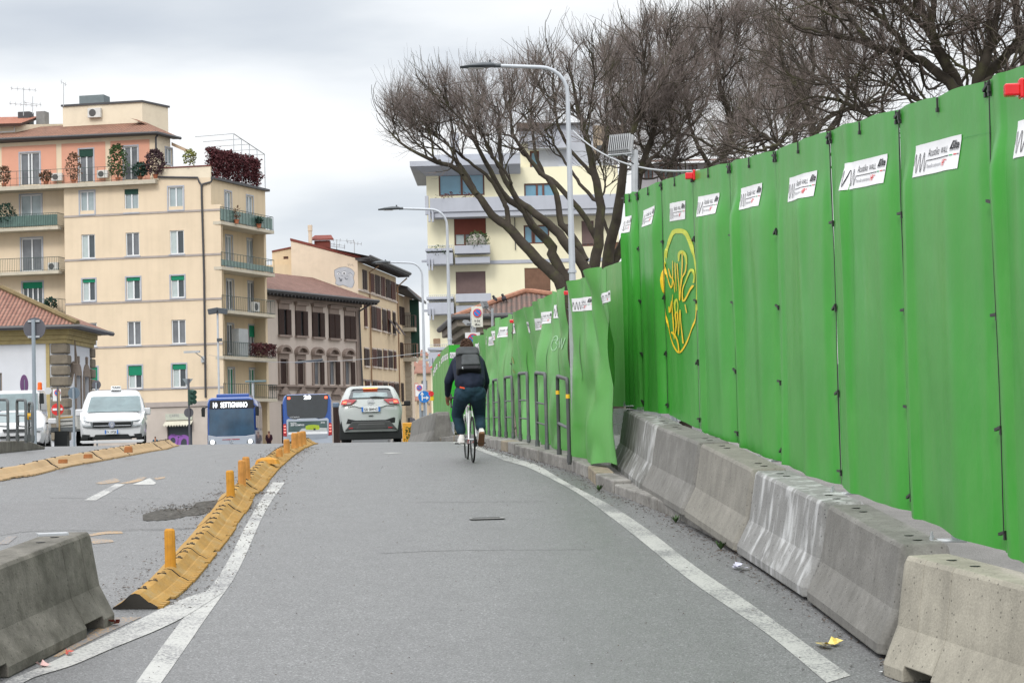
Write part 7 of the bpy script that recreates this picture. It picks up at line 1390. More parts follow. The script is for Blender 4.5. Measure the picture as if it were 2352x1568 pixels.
# --- SUV seen from behind
v = Veh('car', 'z4', 1625, 1258, 57, 'white SUV seen from behind, brake lights on, driving over the crest', 'car', rz=R(3.2)); r = v.root
zb, zr = v.Z(730), v.Z(468); hw = (v.X(2055)-v.X(1195))/2
def rear(z, x=0): return float(np.interp(z, [.5, 1.02, 1.25, zr-.20, zr-.015], [.02, .03, .14, .40, .66]))-.03
mb = MB(); rg = [ring_car(hw*.84, hw*.9, hw*.8, .34, .8, 1.02, .03), ring_car(hw*.9, hw*.985, hw*.84, .30, 1.0, 1.25, .14), ring_car(hw*.93, hw, hw*.78, .27, 1.08, zr-.20, .40), ring_car(hw*.93, hw, hw*.74, .26, 1.08, zr-.015, .66), ring_car(hw*.93, hw, hw*.73, .26, 1.08, zr+.01, 1.5), ring_car(hw*.93, hw, hw*.73, .26, 1.06, zr-.02, 2.5), ring_car(hw*.92, hw*.99, hw*.70, .26, 1.02, zr-.35, 3.2), ring_car(hw*.92, hw*.97, hw*.7, .27, .95, 1.08, 3.7), ring_car(hw*.85, hw*.9, hw*.6, .3, .75, .92, 4.5)]
mb.loft(rg); mb.build('body', M_CARPEARL, r, world=False, smooth=True, autosm=55)
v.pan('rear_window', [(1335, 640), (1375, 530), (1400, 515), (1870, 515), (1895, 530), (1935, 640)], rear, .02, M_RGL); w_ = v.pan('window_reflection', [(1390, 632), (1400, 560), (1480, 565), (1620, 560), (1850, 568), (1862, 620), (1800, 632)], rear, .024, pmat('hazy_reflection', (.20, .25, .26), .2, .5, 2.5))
v.pan('rear_spoiler', [(1345, 520), (1380, 478), (1860, 478), (1905, 520), (1850, 500), (1420, 500)], lambda z, x=0: rear(z)-.06, .03, M_CARPEARL)
v.pan('brake_light', [(1530, 512), (1530, 497), (1725, 497), (1725, 512)], lambda z, x=0: rear(z)-.10, .02, M_BRAKE)
v.pan('wiper', [(1625, 640), (1625, 625), (1700, 618), (1815, 632), (1815, 640)], rear, .04, M_TRIM)
mb = MB(); mb.loft([[Vector((a, b, zr+.0)), Vector((a+.04, b, zr)), Vector((a+.02, b, zr+c_))] for a, b, c_ in ((-.0, .9, .14), (-.0, 1.15, .01))]); mb.build('roof_aerial', M_CARPEARL, r, world=False)
for sx in (1, -1):
    fx = lambda pts: pts if sx < 0 else [(3250-a, b) for a, b in pts][::-1]
    v.pan('tail_lamp', fx([(1228, 728), (1250, 668), (1300, 650), (1445, 662), (1400, 700), (1370, 724), (1305, 726)]), rear, .035, M_TAIL, bevel=.006)
    v.pan('lit_lamp', fx([(1255, 706), (1262, 682), (1308, 680), (1308, 706)]), rear, .05, M_TAILON); v.pan('reverse_lamp', fx([(1312, 722), (1314, 696), (1380, 696), (1360, 722)]), rear, .045, pmat('clear_lens', (.25, .2, .2), .2))
    v.pan('fog_reflector', fx([(1330, 1050), (1338, 1036), (1390, 1034), (1388, 1050)]), lambda z, x=0: -.05, .02, M_TAIL)
v.pan('rear_bumper_and_shade', [(1205, 1200), (1212, 1000), (1242, 905), (1320, 912), (1420, 938), (1830, 938), (1930, 905), (2015, 890), (2040, 1000), (2048, 1200)], lambda z, x=0: .06+.10*(abs(x)/hw)**3, .08, M_TRIM, bevel=.03)  # black bumper, its outline carried down to include the shade under the car
v.pan('bumper_insert', [(1275, 1078), (1380, 955), (1888, 955), (1990, 1078), (1900, 1060), (1370, 1060)], lambda z, x=0: .0, .05, pmat('dark_grey_plastic', (.035, .037, .038), .5), bevel=.02); v.pan('skid_plate', [(1430, 1060), (1465, 985), (1820, 985), (1850, 1060)], lambda z, x=0: -.04, .04, pmat('dark_grey_plastic', (.035, .037, .038), .5), bevel=.02)
v.pan('tailgate_crease', [(1320, 748), (1410, 742), (1480, 765), (1770, 765), (1850, 742), (1950, 748), (1850, 736), (1420, 736)], rear, .02, M_CARPEARL); v.pan('handle_slot', [(1600, 882), (1600, 874), (1665, 874), (1655, 882)], lambda z, x=0: .0, .012, M_TRIM)
plate(v, 1508, 1758, 762, 826, -.02, 'GR 084NG')
mb = MB(); c_ = Vector((v.X(1632), rear(v.Z(692))-.02, v.Z(692))); mb.tube([c_+Vector((.085*math.cos(a), 0, .075*math.sin(a))) for a in np.linspace(0, 2*math.pi, 19)], .012, 5); mb.fbox(c_, (.1, 0, 0), (0, .01, 0), (0, 0, .012)); mb.build('badge', M_CHR, r, world=False)
mb = MB(); put_text(mb, 'NISSAN', (v.X(1525), -.0, v.Z(752)), (1, 0, 0), (0, 0, 1), .035, width=v.X(1740)-v.X(1525)); mb.build('badge_text', M_CHR, r, world=False)
wheels(r, (-hw+.16, hw-.16), (.85, 3.6), .36); mirror(r, -hw, 2.7, 1.16, pmat('mirror_shell_blue_grey', (.10, .14, .2), .3), -1); mirror(r, hw, 2.7, 1.16, M_TRIM, 1)
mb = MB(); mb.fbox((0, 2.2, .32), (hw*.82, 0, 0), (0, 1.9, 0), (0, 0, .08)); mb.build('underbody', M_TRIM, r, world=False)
# --- taxi van seen from the front
v = Veh('van', 'a7', 1507, 1165, 55.5, 'white taxi van facing the camera with a roof taxi sign', 'van', rz=R(9.5)); r = v.root; hw = (v.X(1962)-v.X(1080))/2; zr = v.Z(343); zw, zt = v.Z(652), v.Z(440)
def fr(z, x=0): return float(np.interp(z, [.6, .72, v.Z(790), v.Z(700), zw, zt, zr], [.06, .06, .22, .6, .98, 1.47, 1.85]))-.03
mb = MB(); rg = [ring_car(hw*.84, hw*.86, hw*.7, .28, .6, .72, .06), ring_car(hw*.94, hw*.96, hw*.78, .25, .78, v.Z(790), .22), ring_car(hw*.95, hw*.98, hw*.8, .24, .9, v.Z(700), .6), ring_car(hw*.95, hw, hw*.84, .24, .98, zw-.01, .98), ring_car(hw*.95, hw, hw*.80, .24, 1.0, zt+.0, 1.47), ring_car(hw*.95, hw, hw*.78, .24, 1.0, zr-.02, 1.85), ring_car(hw*.95, hw, hw*.78, .24, 1.0, zr+.01, 2.6), ring_car(hw*.95, hw, hw*.78, .24, 1.0, zr-.02, 4.1), ring_car(hw*.9, hw*.95, hw*.74, .28, 1.0, zr-.1, 4.4)]
mb.loft(rg); mb.build('body', M_CARW, r, world=False, smooth=True, autosm=50)
v.pan('windscreen', [(1165, 652), (1188, 540), (1212, 445), (1240, 437), (1840, 437), (1868, 447), (1880, 560), (1886, 652)], fr, .015, M_WSH)
v.pan('grille', [(1252, 868), (1258, 795), (1760, 795), (1770, 868), (1700, 872), (1320, 872)], fr, .03, M_TRIM, bevel=.01)
for yy in (842, 818): v.pan('grille_bar', [(1270, yy+7), (1270, yy-2), (1755, yy-2), (1755, yy+7)], fr, .045, M_CHR if yy > 830 else M_TRIM)
for sx in (1, -1):
    fx = lambda pts: pts if sx < 0 else [(3014-a, b) for a, b in pts][::-1]
    v.pan('headlamp', fx([(1112, 842), (1118, 765), (1250, 790), (1270, 862), (1180, 862)]), fr, .03, M_HEAD, bevel=.01); v.pan('fog_lamp', fx([(1105, 1022), (1115, 955), (1220, 962), (1190, 1022)]), fr, .03, M_TRIM, bevel=.01)
    mirror(r, sx*hw*.78, 1.25, v.Z(655), M_CARW, sx, .27, .20)
v.pan('lower_grille', [(1240, 1032), (1290, 962), (1720, 962), (1775, 1032)], fr, .03, M_TRIM, bevel=.01); v.pan('bumper_lip', [(1085, 1058), (1095, 1040), (1920, 1040), (1935, 1058), (1900, 1078), (1120, 1078)], fr, .04, M_CARW, bevel=.01)
mb = MB(); c_ = Vector((v.X(1507), fr(v.Z(830))-.05, v.Z(830))); mb.disc(c_, (0, -1, 0), .088, .02, 20); lg = mb.build('badge', M_CHR, r, world=False); mb = MB(); mb.tube([c_+Vector((.075*math.cos(a), -.025, .075*math.sin(a))) for a in np.linspace(0, 2*math.pi, 19)], .007, 5)
for pts in (((-.04, .06), (-.012, -.0), (.0, .03), (.012, 0), (.04, .06)), ((-.065, .03), (-.025, -.065), (0, -.0), (.025, -.065), (.065, .03))): mb.tube([c_+Vector((a, -.026, b)) for a, b in pts], .006, 4)
mb.build('badge_letters', pmat('badge_blue', (.05, .08, .2), .4), lg, world=False)
plate(v, 1415, 1590, 903, 956, -.05, 'FX 097JB')
mb = MB(); zt_ = v.Z(340); mb.loft([[Vector((v.X(1470)+e, y_, zt_-.02)), Vector((v.X(1615)-e, y_, zt_-.02)), Vector((v.X(1608)-e, y_, v.Z(292))), Vector((v.X(1478)+e, y_, v.Z(292)))] for y_, e in ((1.75, .02), (1.78, 0), (1.95, 0), (1.98, .02))]); ts_ = mb.build('taxi_sign', pmat('taxi_sign_white', (.75, .77, .78), .4), r, world=False, bevel=.01)
mb = MB(); put_text(mb, 'TAXI', (v.X(1490), 1.742, v.Z(325)), (1, 0, 0), (0, 0, 1), v.Z(300)-v.Z(325), width=v.X(1600)-v.X(1490), bold=.02); mb.build('lettering', M_INK, ts_, world=False)
wheels(r, (-hw+.15, hw-.15), (1.0, 3.6), .32); mb = MB(); mb.fbox((0, 2.2, .3), (hw*.85, 0, 0), (0, 1.9, 0), (0, 0, .08)); mb.build('underbody', M_TRIM, r, world=False)
mb = MB(); mb.prism([Vector((hw*.985, 1.5, 1.03)), Vector((hw*.985, 4.0, 1.03)), Vector((hw*.84, 4.0, zr-.22)), Vector((hw*.84, 1.95, zr-.22))], (.02, 0, 0)); mb.build('side_window', M_RGL, r, world=False)
# --- bus facing the camera
def bus_body(v, hw, z0, z1, L_, mat, low):
    mb = MB()
    def rg(y, s_, dz=0): h = [(hw*s_*.97, z0), (hw*s_, z0+.1), (hw*s_, z1-.35), (hw*s_*.93, z1-.08+dz), (hw*s_*.8, z1+dz)]; return [Vector((a, y, b)) for a, b in h]+[Vector((-a, y, b)) for a, b in h[::-1]]
    mb.loft([rg(.0, .96, -.06), rg(.12, 1.0), rg(L_-.2, 1.0), rg(L_, .97, -.05)]); return mb.build('body', mat, v.root, world=False, smooth=True, autosm=40)
v = Veh('bus', 'z2', 1815, 1330, 104, 'blue and grey bus facing the camera with lit destination 10 SETTIGNANO', 'bus', rz=R(5.5)); r = v.root; hw = 1.24; zr = v.Z(958)
bus_body(v, hw, .3, zr, 12, M_BUSB, 0)
v.pan('destination_display', [(1648, 1046), (1656, 980), (1990, 980), (1998, 1046)], -.0, .03, M_BLACK); v.pan('windscreen', [(1644, 1250), (1650, 1050), (1990, 1050), (1998, 1250), (1930, 1258), (1700, 1258)], -.0, .03, M_BSH)
mb = MB(); put_text(mb, '10', (v.X(1678), -.04, v.Z(1036)), (1, 0, 0), (0, 0, 1), v.Z(995)-v.Z(1036), width=v.X(1708)-v.X(1676), bold=.02); put_text(mb, 'SETTIGNANO', (v.X(1736), -.04, v.Z(1036)), (1, 0, 0), (0, 0, 1), v.Z(995)-v.Z(1036), width=v.X(1950)-v.X(1742), bold=.02); mb.build('destination_text', M_LED, r, world=False)
v.pan('front_panel', [(1636, 1345), (1636, 1250), (1700, 1262), (1930, 1262), (2002, 1250), (2002, 1345)], -.0, .05, M_BUSG, bevel=.02); v.pan('red_stripe', [(1745, 1290), (1745, 1285), (1880, 1283), (1880, 1290)], -.05, .01, M_TAIL)
for x in (1668, 1962): v.pan('headlamp', [(x-30, 1318), (x-25, 1295), (x+25, 1295), (x+32, 1318)], -.05, .02, M_HEAD, bevel=.01); mb = MB(); mb.disc((v.X(x), -.075, v.Z(1306)), (0, -1, 0), .10, .01, 14); mb.build('lit_lamp', M_HEADON, r, world=False)
mb = MB(); c_ = Vector((v.X(1815), -.06, v.Z(1304))); mb.tube([c_+Vector((.10*math.cos(a), 0, .10*math.sin(a))) for a in np.linspace(0, 2*math.pi, 15)], .012, 4)
for a in (90, 210, 330): mb.tube([c_, c_+Vector((.1*math.cos(R(a)), 0, .1*math.sin(R(a))))], .012, 4)
mb.build('badge', M_CHR, r, world=False)
for x, s_ in ((1605, -1), (2022, 1)): v.pan('wing_mirror', [(x-14, 1105), (x-16, 1045), (x-4, 1030), (x+14, 1036), (x+12, 1108)], -.35, .10, M_TRIM, bevel=.03); mb = MB(); mb.tube([(v.X(x+s_*-5), -.3, v.Z(1040)), (v.X(1815+s_*-(-178)), -.05, v.Z(1025))], .03, 5); mb.build('mirror_arm', M_TRIM, r, world=False)
for k in range(4): mb = MB(); y0 = .9+k*2.8; mb.fbox((hw+.005, y0+1.3, 1.85), (0, 0, .55), (0, 1.3, 0), (.02, 0, 0)); mb.build('side_window', M_RGL, r, world=False)
mb = MB(); mb.fbox((hw+.004, 6, .75), (0, 0, .42), (0, 5.9, 0), (.02, 0, 0)); mb.build('side_panel', M_BUSG, r, world=False); mb = MB(); mb.fbox((0, 5.5, zr+.1), (hw*.7, 0, 0), (0, 3, 0), (0, 0, .14)); mb.build('roof_unit', M_BUSB, r, world=False, bevel=.05); wheels(r, (-hw+.15, hw-.15), (2.6, 8.8), .48, .28)
# --- bus seen from behind
v = Veh('bus', 'z4', 778, 1262, 103, 'blue and grey bus seen from behind with lit number 20 and an advert', 'bus', rz=R(5.6)); r = v.root; hw = (v.X(1108)-v.X(450))/2; zr = v.Z(590)
bus_body(v, hw, .3, zr, 12, M_BUSB, 0)
v.pan('rear_window', [(510, 870), (500, 655), (498, 598), (1064, 598), (1060, 655), (1045, 830), (1015, 905), (960, 925), (900, 915), (670, 915), (600, 925), (540, 905)], 0, .03, M_RGL, bevel=.01)
mb = MB(); put_text(mb, '20', (v.X(735), -.05, v.Z(658)), (1, 0, 0), (0, 0, 1), v.Z(606)-v.Z(658), width=v.X(832)-v.X(735), bold=.03); mb.build('number_display', M_LED, r, world=False)
for x in (536, 1032): v.pan('upper_lamp', [(x-17, 655), (x-17, 625), (x+17, 625), (x+17, 655)], -.03, .02, M_TAILON)
v.pan('rear_panel', [(450, 1262), (452, 1150), (500, 1150), (498, 935), (520, 918), (640, 925), (680, 915), (890, 915), (930, 928), (1040, 915), (1062, 935), (1058, 1150), (1106, 1150), (1106, 1262)], 0, .035, M_BUSG, bevel=.01)
for sx in (1, -1): fx = lambda a: a if sx < 0 else 1556-a; pp = [(fx(452), 1145), (fx(455), 985), (fx(492), 980), (fx(502), 1150)]; v.pan('tail_lamp', pp if sx < 0 else pp[::-1], -.03, .03, M_TAIL, bevel=.01); [v.pan('lit_lamp', [(fx(476)-14, y+8), (fx(476)-14, y-8), (fx(476)+14, y-8), (fx(476)+14, y+8)], -.06, .01, pmat('dim_tail_lit', (.8, .25, .2), .3, emit=(1, .25, .2), estr=.8)) for y in (1015, 1055, 1095)]
ad = v.pan('advert', [(520, 1125), (524, 952), (1038, 952), (1042, 1125)], -.035, .012, pmat('advert_dark_teal', (.05, .085, .085), .5, .5, .9)); v.pan('advert_strip', [(520, 1128), (520, 1095), (1042, 1095), (1042, 1128)], -.048, .008, M_PLATE, ad)
v.pan('advert_ground', [(660, 1094), (700, 1050), (850, 1040), (1036, 1050), (1036, 1094)], -.048, .006, pmat('advert_pale', (.40, .42, .42), .6, .2, 2), ad); v.pan('advert_car', [(752, 1062), (752, 1020), (790, 1005), (860, 1002), (930, 1012), (940, 1050), (930, 1068), (900, 1070), (780, 1068)], -.056, .006, pmat('advert_green', (.30, .40, .02), .5, .3, 6), ad); v.pan('advert_wheel', [(856, 1075), (856, 1050), (885, 1050), (885, 1075)], -.062, .004, M_INK, ad)
mb = MB(); put_text(mb, 'NUOVA', (v.X(552), -.058, v.Z(986)), (1, 0, 0), (0, 0, 1), .085, width=v.X(632)-v.X(552), bold=.02); put_text(mb, 'JEEP COMPASS', (v.X(552), -.058, v.Z(1012)), (1, 0, 0), (0, 0, 1), .085, width=v.X(735)-v.X(552), bold=.02); put_text(mb, 'Jeep', (v.X(955), -.058, v.Z(982)), (1, 0, 0), (0, 0, 1), .08, width=v.X(1010)-v.X(955), bold=.02); mb.build('advert_text', M_PLATE, ad, world=False)
mb = MB(); put_text(mb, 'CITARO', (v.X(542), -.05, v.Z(905)), (1, 0, 0), (0, 0, 1), .07, width=v.X(672)-v.X(542), bold=.02); mb.build('badge_text', M_CHR, r, world=False); v.pan('engine_flap', [(500, 1190), (500, 1135), (1055, 1135), (1040, 1180), (900, 1195)], -.035, .012, pmat('bus_darker_grey', (.24, .27, .31), .4)); wheels(r, (-hw+.15, hw-.15), (3.2, 9.2), .48, .28)
# --- lorry and the white car in front of it at the left edge
v = Veh('lorry', 'a7', 230, 1165, 72, 'white flatbed lorry with an orange roof beacon, standing left of the taxi', 'lorry', rz=R(3)); r = v.root; hw = v.X(525); zr = v.Z(370)
mb = MB(); h = lambda s_, y, zt_: [Vector((a, y, b)) for a, b in [(hw*.97*s_, .45), (hw*s_, .6), (hw*s_, v.Z(700)), (hw*.95*s_, zt_-.12), (hw*.85*s_, zt_)]]; ring = lambda s_, y, zt_: (lambda q: q+[Vector((-p.x, p.y, p.z)) for p in q[::-1]])(h(s_, y, zt_))
mb.loft([ring(.94, 0, v.Z(640)), ring(1, .1, v.Z(620)), ring(1, .28, v.Z(440)), ring(1, .4, zr), ring(1, 1.7, zr+.02), ring(1, 1.75, zr-.05)]); mb.build('cab', M_CARW, r, world=False, smooth=True, autosm=40)
v.pan('windscreen', [(-40, 640), (-30, 415), (490, 415), (515, 640)], lambda z, x=0: float(np.interp(z, [v.Z(640), v.Z(620), v.Z(440), zr], [0, .1, .28, .4]))-.03, .02, M_WSH)
mb = MB(); mb.prism([Vector((hw+.0, .35, v.Z(640))), Vector((hw+.0, 1.5, v.Z(640))), Vector((hw*.97, 1.5, v.Z(420))), Vector((hw*.97, .5, v.Z(420)))], (.02, 0, 0)); mb.build('side_window', M_RGL, r, world=False)
v.pan('grille', [(20, 900), (20, 800), (440, 800), (440, 900)], 0, .03, M_TRIM); v.pan('wing_mirror', [(545, 560), (545, 420), (600, 420), (605, 560)], -.1, .08, M_TRIM, bevel=.02); mb = MB(); mb.tube([(v.X(500), .2, v.Z(380)), (v.X(660), -.05, v.Z(385)), (v.X(660), -.05, v.Z(400))], .02, 5); mb.disc((v.X(658), -.06, v.Z(390)), (0, -1, 0), .13, .03, 12); mb.build('round_mirror', M_CARW, r, world=False)
mb = MB(); c_ = Vector((v.X(482), .9, zr)); mb.tube([c_, c_+Vector((0, 0, .08))], .09, 10); mb.tube([c_+Vector((0, 0, .08)), c_+Vector((0, 0, .27)), c_+Vector((0, 0, .3))], [.085, .08, .04], 12); mb.build('beacon', pmat('orange_beacon', (.75, .12, .01), .3), r, world=False, smooth=True, autosm=40)
bx = MB(); X0, X1 = v.X(640), v.X(915); zb0, zb1 = v.Z(905), v.Z(712)
bx.fbox(((X0-2+X1)/2, 5.0, zb0), ((X1-X0+2)/2, 0, 0), (0, 3.2, 0), (0, 0, .08)); bx.build('load_bed', M_DSTEEL, r, world=False)
mb = MB(); mb.fbox((X1, 5.0, (zb0+zb1)/2), (.03, 0, 0), (0, 3.2, 0), (0, 0, (zb1-zb0)/2)); mb.build('drop_side', pmat('aluminium_side', (.40, .40, .38), .5, .15, 2), r, world=False); mb = MB(); mb.fbox(((X0+X1)/2, 1.85, (zb0+zb1)/2), ((X1-X0)/2, 0, 0), (0, .04, 0), (0, 0, (zb1-zb0)/2)); hb = mb.build('head_board', pmat('aluminium_side', (.40, .40, .38), .5, .15, 2), r, world=False); v.pan('orange_stripe', [(690, 755), (690, 740), (890, 728), (890, 742)], 1.8, .01, pmat('orange_stripe', (.45, .26, .06), .6), hb)
for yy in (790, 850): v.pan('board_rib', [(690, yy+8), (690, yy), (890, yy-8), (890, yy)], 1.8, .02, M_TRIM, hb)
v.pan('timber_upright', [(672, 935), (672, 380), (690, 380), (690, 935)], 1.82, .06, pmat('timber', (.36, .26, .13), .8)); wheels(r, (-hw+.2, hw-.2), (.9,), .42, .26); wheels(r, (-hw+.3, X1-.35), (5.2,), .42, .36); v.pan('under_gear', [(610, 1150), (620, 930), (790, 930), (790, 1150)], 2.2, .5, M_TRIM)
v = Veh('car', 'a7', 200, 1165, 64, 'white car facing the camera, half hidden behind the left railing frames', 'car', rz=R(9)); r = v.root; hw = v.X(590); zr = v.Z(622); zw, zt = v.Z(790), v.Z(650)
def f3(z, x=0): return float(np.interp(z, [.5, .62, .84, zw, zr-.02], [.05, .06, .3, 1.0, 1.85]))-.03
mb = MB(); mb.loft([ring_car(hw*.84, hw*.88, hw*.7, .25, .5, .62, .06), ring_car(hw*.95, hw*.97, hw*.8, .2, .66, .84, .3), ring_car(hw*.95, hw, hw*.8, .2, .8, zw, 1.0), ring_car(hw*.95, hw, hw*.72, .2, .85, zr-.02, 1.85), ring_car(hw*.95, hw, hw*.7, .2, .85, zr, 2.6), ring_car(hw*.9, hw*.95, hw*.66, .25, .85, zr-.25, 3.7), ring_car(hw*.85, hw*.9, hw*.6, .3, .7, .9, 4.0)]); mb.build('body', M_CARW, r, world=False, smooth=True, autosm=50)
v.pan('windscreen', [(-130, 795), (-90, 655), (400, 655), (440, 795)], f3, .015, M_WSH); v.pan('grille', [(50, 925), (40, 890), (360, 890), (350, 925)], f3, .03, M_TRIM); v.pan('lower_grille', [(0, 1015), (10, 985), (400, 985), (400, 1015)], f3, .03, M_TRIM); mirror(r, hw*.97, 1.2, v.Z(790), M_CARW, 1, .26, .18); mirror(r, -hw*.97, 1.2, v.Z(790), M_CARW, -1, .26, .18); wheels(r, (-hw+.15, hw-.15), (.85, 3.3), .31)
for sx in (1, -1): fx = lambda pts: pts if sx < 0 else [(400-a, b) for a, b in pts][::-1]; v.pan('headlamp', fx([(-180, 920), (-170, 870), (-60, 890), (-50, 925)]), f3, .03, M_HEAD)
# --- two cars beyond the crest, glimpsed under the SUV
for k, (cx_, lb) in enumerate(((1480, 'grey car ahead glimpsed low under the white SUV'),)):
    v = Veh('car', 'z4', cx_+140, 1262, 88, lb, 'car'); r = v.root; hw = .88
    mb = MB(); mb.loft([ring_car(hw*.85, hw*.9, hw*.8, .3, .7, .9, 0), ring_car(hw*.95, hw, hw*.8, .25, .85, 1.0, .2), ring_car(hw*.95, hw, hw*.7, .25, .9, 1.42, .8), ring_car(hw*.95, hw, hw*.7, .25, .9, 1.44, 2.2), ring_car(hw*.9, hw*.95, hw*.7, .25, .85, .95, 3.2), ring_car(hw*.8, hw*.85, hw*.6, .3, .65, .8, 4.0)]); mb.build('body', paint('grey_car_paint', (.16, .17, .18)), r, world=False, smooth=True, autosm=50)
    for x in (-.68, .68): mb = MB(); mb.fbox((x, -.02, .82), (.16, 0, 0), (0, .03, 0), (0, 0, .07)); mb.build('tail_lamp', M_TAILON, r, world=False)
    wheels(r, (-.72, .72), (.8, 3.2), .3)
# ---------------------------------------------------------------- lamps, signs, floodlights, wires
M_POLE = pmat('painted_pole', (.42, .45, .49), .45, .06, 4, metal=.2); M_POLE2 = pmat('sign_pole_grey', (.25, .29, .33), .5, .06, 4, metal=.2); M_LAMPG = pmat('lamp_head_dark_grey', (.055, .065, .075), .4); M_SBACK = pmat('sign_back_grey', (.10, .10, .115), .6, .1, 3); M_SWH = pmat('sign_white', (.70, .71, .72), .45, .05, 4); M_SBLUE = pmat('sign_blue', (.01, .17, .52), .4); M_SRED = pmat('sign_red', (.60, .02, .02), .4); M_SDB = pmat('sign_cobalt', (.015, .05, .38), .4)
def street_lamp(px, pyt, d, xb, yb, arm_px, label):
    """px,pyt top of the pole; arm_px length of the arm to the head tip, all in picture units"""
    q = d/F; top = W(px, pyt, d); base = Vector((W(xb, yb, d).x, d, 0)); base.z = gz(base.x, d); top.x = base.x+(top.x-base.x)*.3
    # vertical pole (the camera is what leans)
    x0 = W(px, pyt, d).x; pt = Vector((x0, d, top.z)); base = Vector((x0, d, base.z)); root = thing('street_lamp', base, label, 'street lamp', 'grey street lamps along the right side')
    H_ = pt.z-base.z; rb = .6; pth = [base, base+Vector((0, 0, H_*.45)), base+Vector((0, 0, H_-rb))]; rad = [.09, .072, .046]
    for a in range(15, 91, 15): pth.append(base+Vector((-rb*(1-math.cos(R(a))), 0, H_-rb+rb*math.sin(R(a))))); rad.append(.042)
    al = arm_px*q; hl = .78; pth.append(base+Vector((-(al-hl), 0, H_+.06))); rad.append(.04)
    mb = MB(); mb.tube(pth, rad, 12); mb.tube([base+Vector((0, 0, H_*.45-.03)), base+Vector((0, 0, H_*.45+.03))], .095, 12); mb.build('pole', M_POLE, root, smooth=True, autosm=50)
    mb = MB(); e = base+Vector((-(al-hl), 0, H_+.06)); mb.tube([e+Vector((.12, 0, 0)), e-Vector((.04, 0, 0))], .05, 8)
    rings = []
    for t, w_, h0, h1 in ((0, .06, -.03, .05), (.08, .11, -.04, .075), (.35, .15, -.045, .085), (.7, .13, -.05, .05), (1.0, .04, -.05, -.02)): c = e+Vector((-hl*t, 0, 0)); rings.append([c+Vector((0, w_*math.cos(a), (h1 if math.sin(a) > 0 else -h0)*math.sin(a))) for a in np.linspace(0, 2*math.pi, 13)[:-1]])
    mb.loft(rings); mb.box(e+Vector((-.12, 0, .10)), (.05, .05, .05)); mb.build('lamp_head', M_LAMPG, root, smooth=True, autosm=50)
    mb = MB(); mb.box(e+Vector((-.42, 0, -.055)), (.34, .16, .008)); mb.build('lens', pmat('lamp_lens', (.5, .5, .5), .3), root); return base, H_
L1 = street_lamp(1302, 153, 43.6, 1320, 660, 247, 'tall pale street lamp standing behind the low wall, largest of three')
L2 = street_lamp(1026, 480, 71, 1040, 780, 158, 'middle street lamp with its head left of the pale apartment block')
L3 = street_lamp(969, 603, 94, 985, 900, 116, 'farthest of the three arched street lamps, beside the mural house')
def sign_pole(px, pyt, d, r=.03, name='pole', root=None, mat=None, bottom=None):
    t = W(px, pyt, d); b = Vector((t.x, t.y, gz(t.x, t.y) if bottom is None else bottom)); mb = MB(); mb.tube([b, t], r, 10); return mb.build(name, mat or M_POLE2, root), b
def new_sign(name, px, pyt, d, label, cat='road sign', group=None, r=.03, mat=None):
    t = W(px, pyt, d); root = thing(name, (t.x, t.y, gz(t.x, t.y)), label, cat, group); sign_pole(px, pyt, d, r, root=root, mat=mat); return root
def disc_at(root, px, py, d, rpx, mat, name='sign_disc', t=.012, dy=-.045): c = W(px, py, d); mb = MB(); mb.disc(c+Vector((0, dy, 0)), (0, -1, 0), rpx*d/F, t, 28); return mb.build(name, mat, root)
def noparking(root, px, py, d, rpx, dy=-.06):
    c = W(px, py, d); q = rpx*d/F; mb = MB(); mb.disc(c+Vector((0, dy, 0)), (0, -1, 0), q, .006, 28); o = mb.build('red_ring', M_SRED, root); mb = MB(); mb.disc(c+Vector((0, dy-.007, 0)), (0, -1, 0), q*.78, .004, 28); mb.build('blue_field', M_SBLUE, o)
    mb = MB(); a = Vector((math.cos(R(45)), 0, -math.sin(R(45)))); b = Vector((a.z, 0, -a.x)); mb.prism([c+Vector((0, dy-.011, 0))+a*q*.8*s+b*q*.10*e for s, e in ((-1, -1), (1, -1), (1, 1), (-1, 1))], (0, -.003, 0)); mb.build('red_bar', M_SRED, o)
def board(root, x0, y0, x1, y1, d, mat, name='sign_board', dy=-.045, bevel=.0):
    a, b = W((x0+x1)/2, y0, d), W((x0+x1)/2, y1, d); xa, xb = W(x0, (y0+y1)/2, d).x, W(x1, (y0+y1)/2, d).x; mb = MB(); mb.fbox(((xa+xb)/2, d+dy, (a.z+b.z)/2), ((xb-xa)/2, 0, 0), (0, .008, 0), (0, 0, (a.z-b.z)/2)); return mb.build(name, mat, root, bevel=bevel)
# big round sign from behind at the left
D0 = 44; rt = new_sign('road_sign', Q('c4', 298, 285)[0], Q('c4', 298, 285)[1], D0, 'tall pole with a big round dark sign seen from behind, left edge', r=.042); disc_at(rt, *Q('c4', 304, 366), D0, 25.5, M_SBACK, dy=.06); mb = MB()
for y in (300, 440): c = W(*Q('c4', 300, y), D0); mb.box(c+Vector((0, .03, 0)), (.26, .03, .04))
mb.build('bracket', M_STEEL, rt)
rt = new_sign('road_sign', *Q('c4', 658, 900), 62, 'round blue-grey sign from behind on a thin pole left of the taxi', r=.035); disc_at(rt, *Q('c4', 660, 943), 62, 13.5, pmat('blue_grey_back', (.12, .16, .20), .6), dy=.05)
rt = new_sign('road_sign', *Q('c4', 862, 850), 78, 'small round dark sign from behind directly above the left side of the taxi', r=.03); disc_at(rt, *Q('c4', 862, 870), 78, 10.5, M_SBACK, dy=.05)
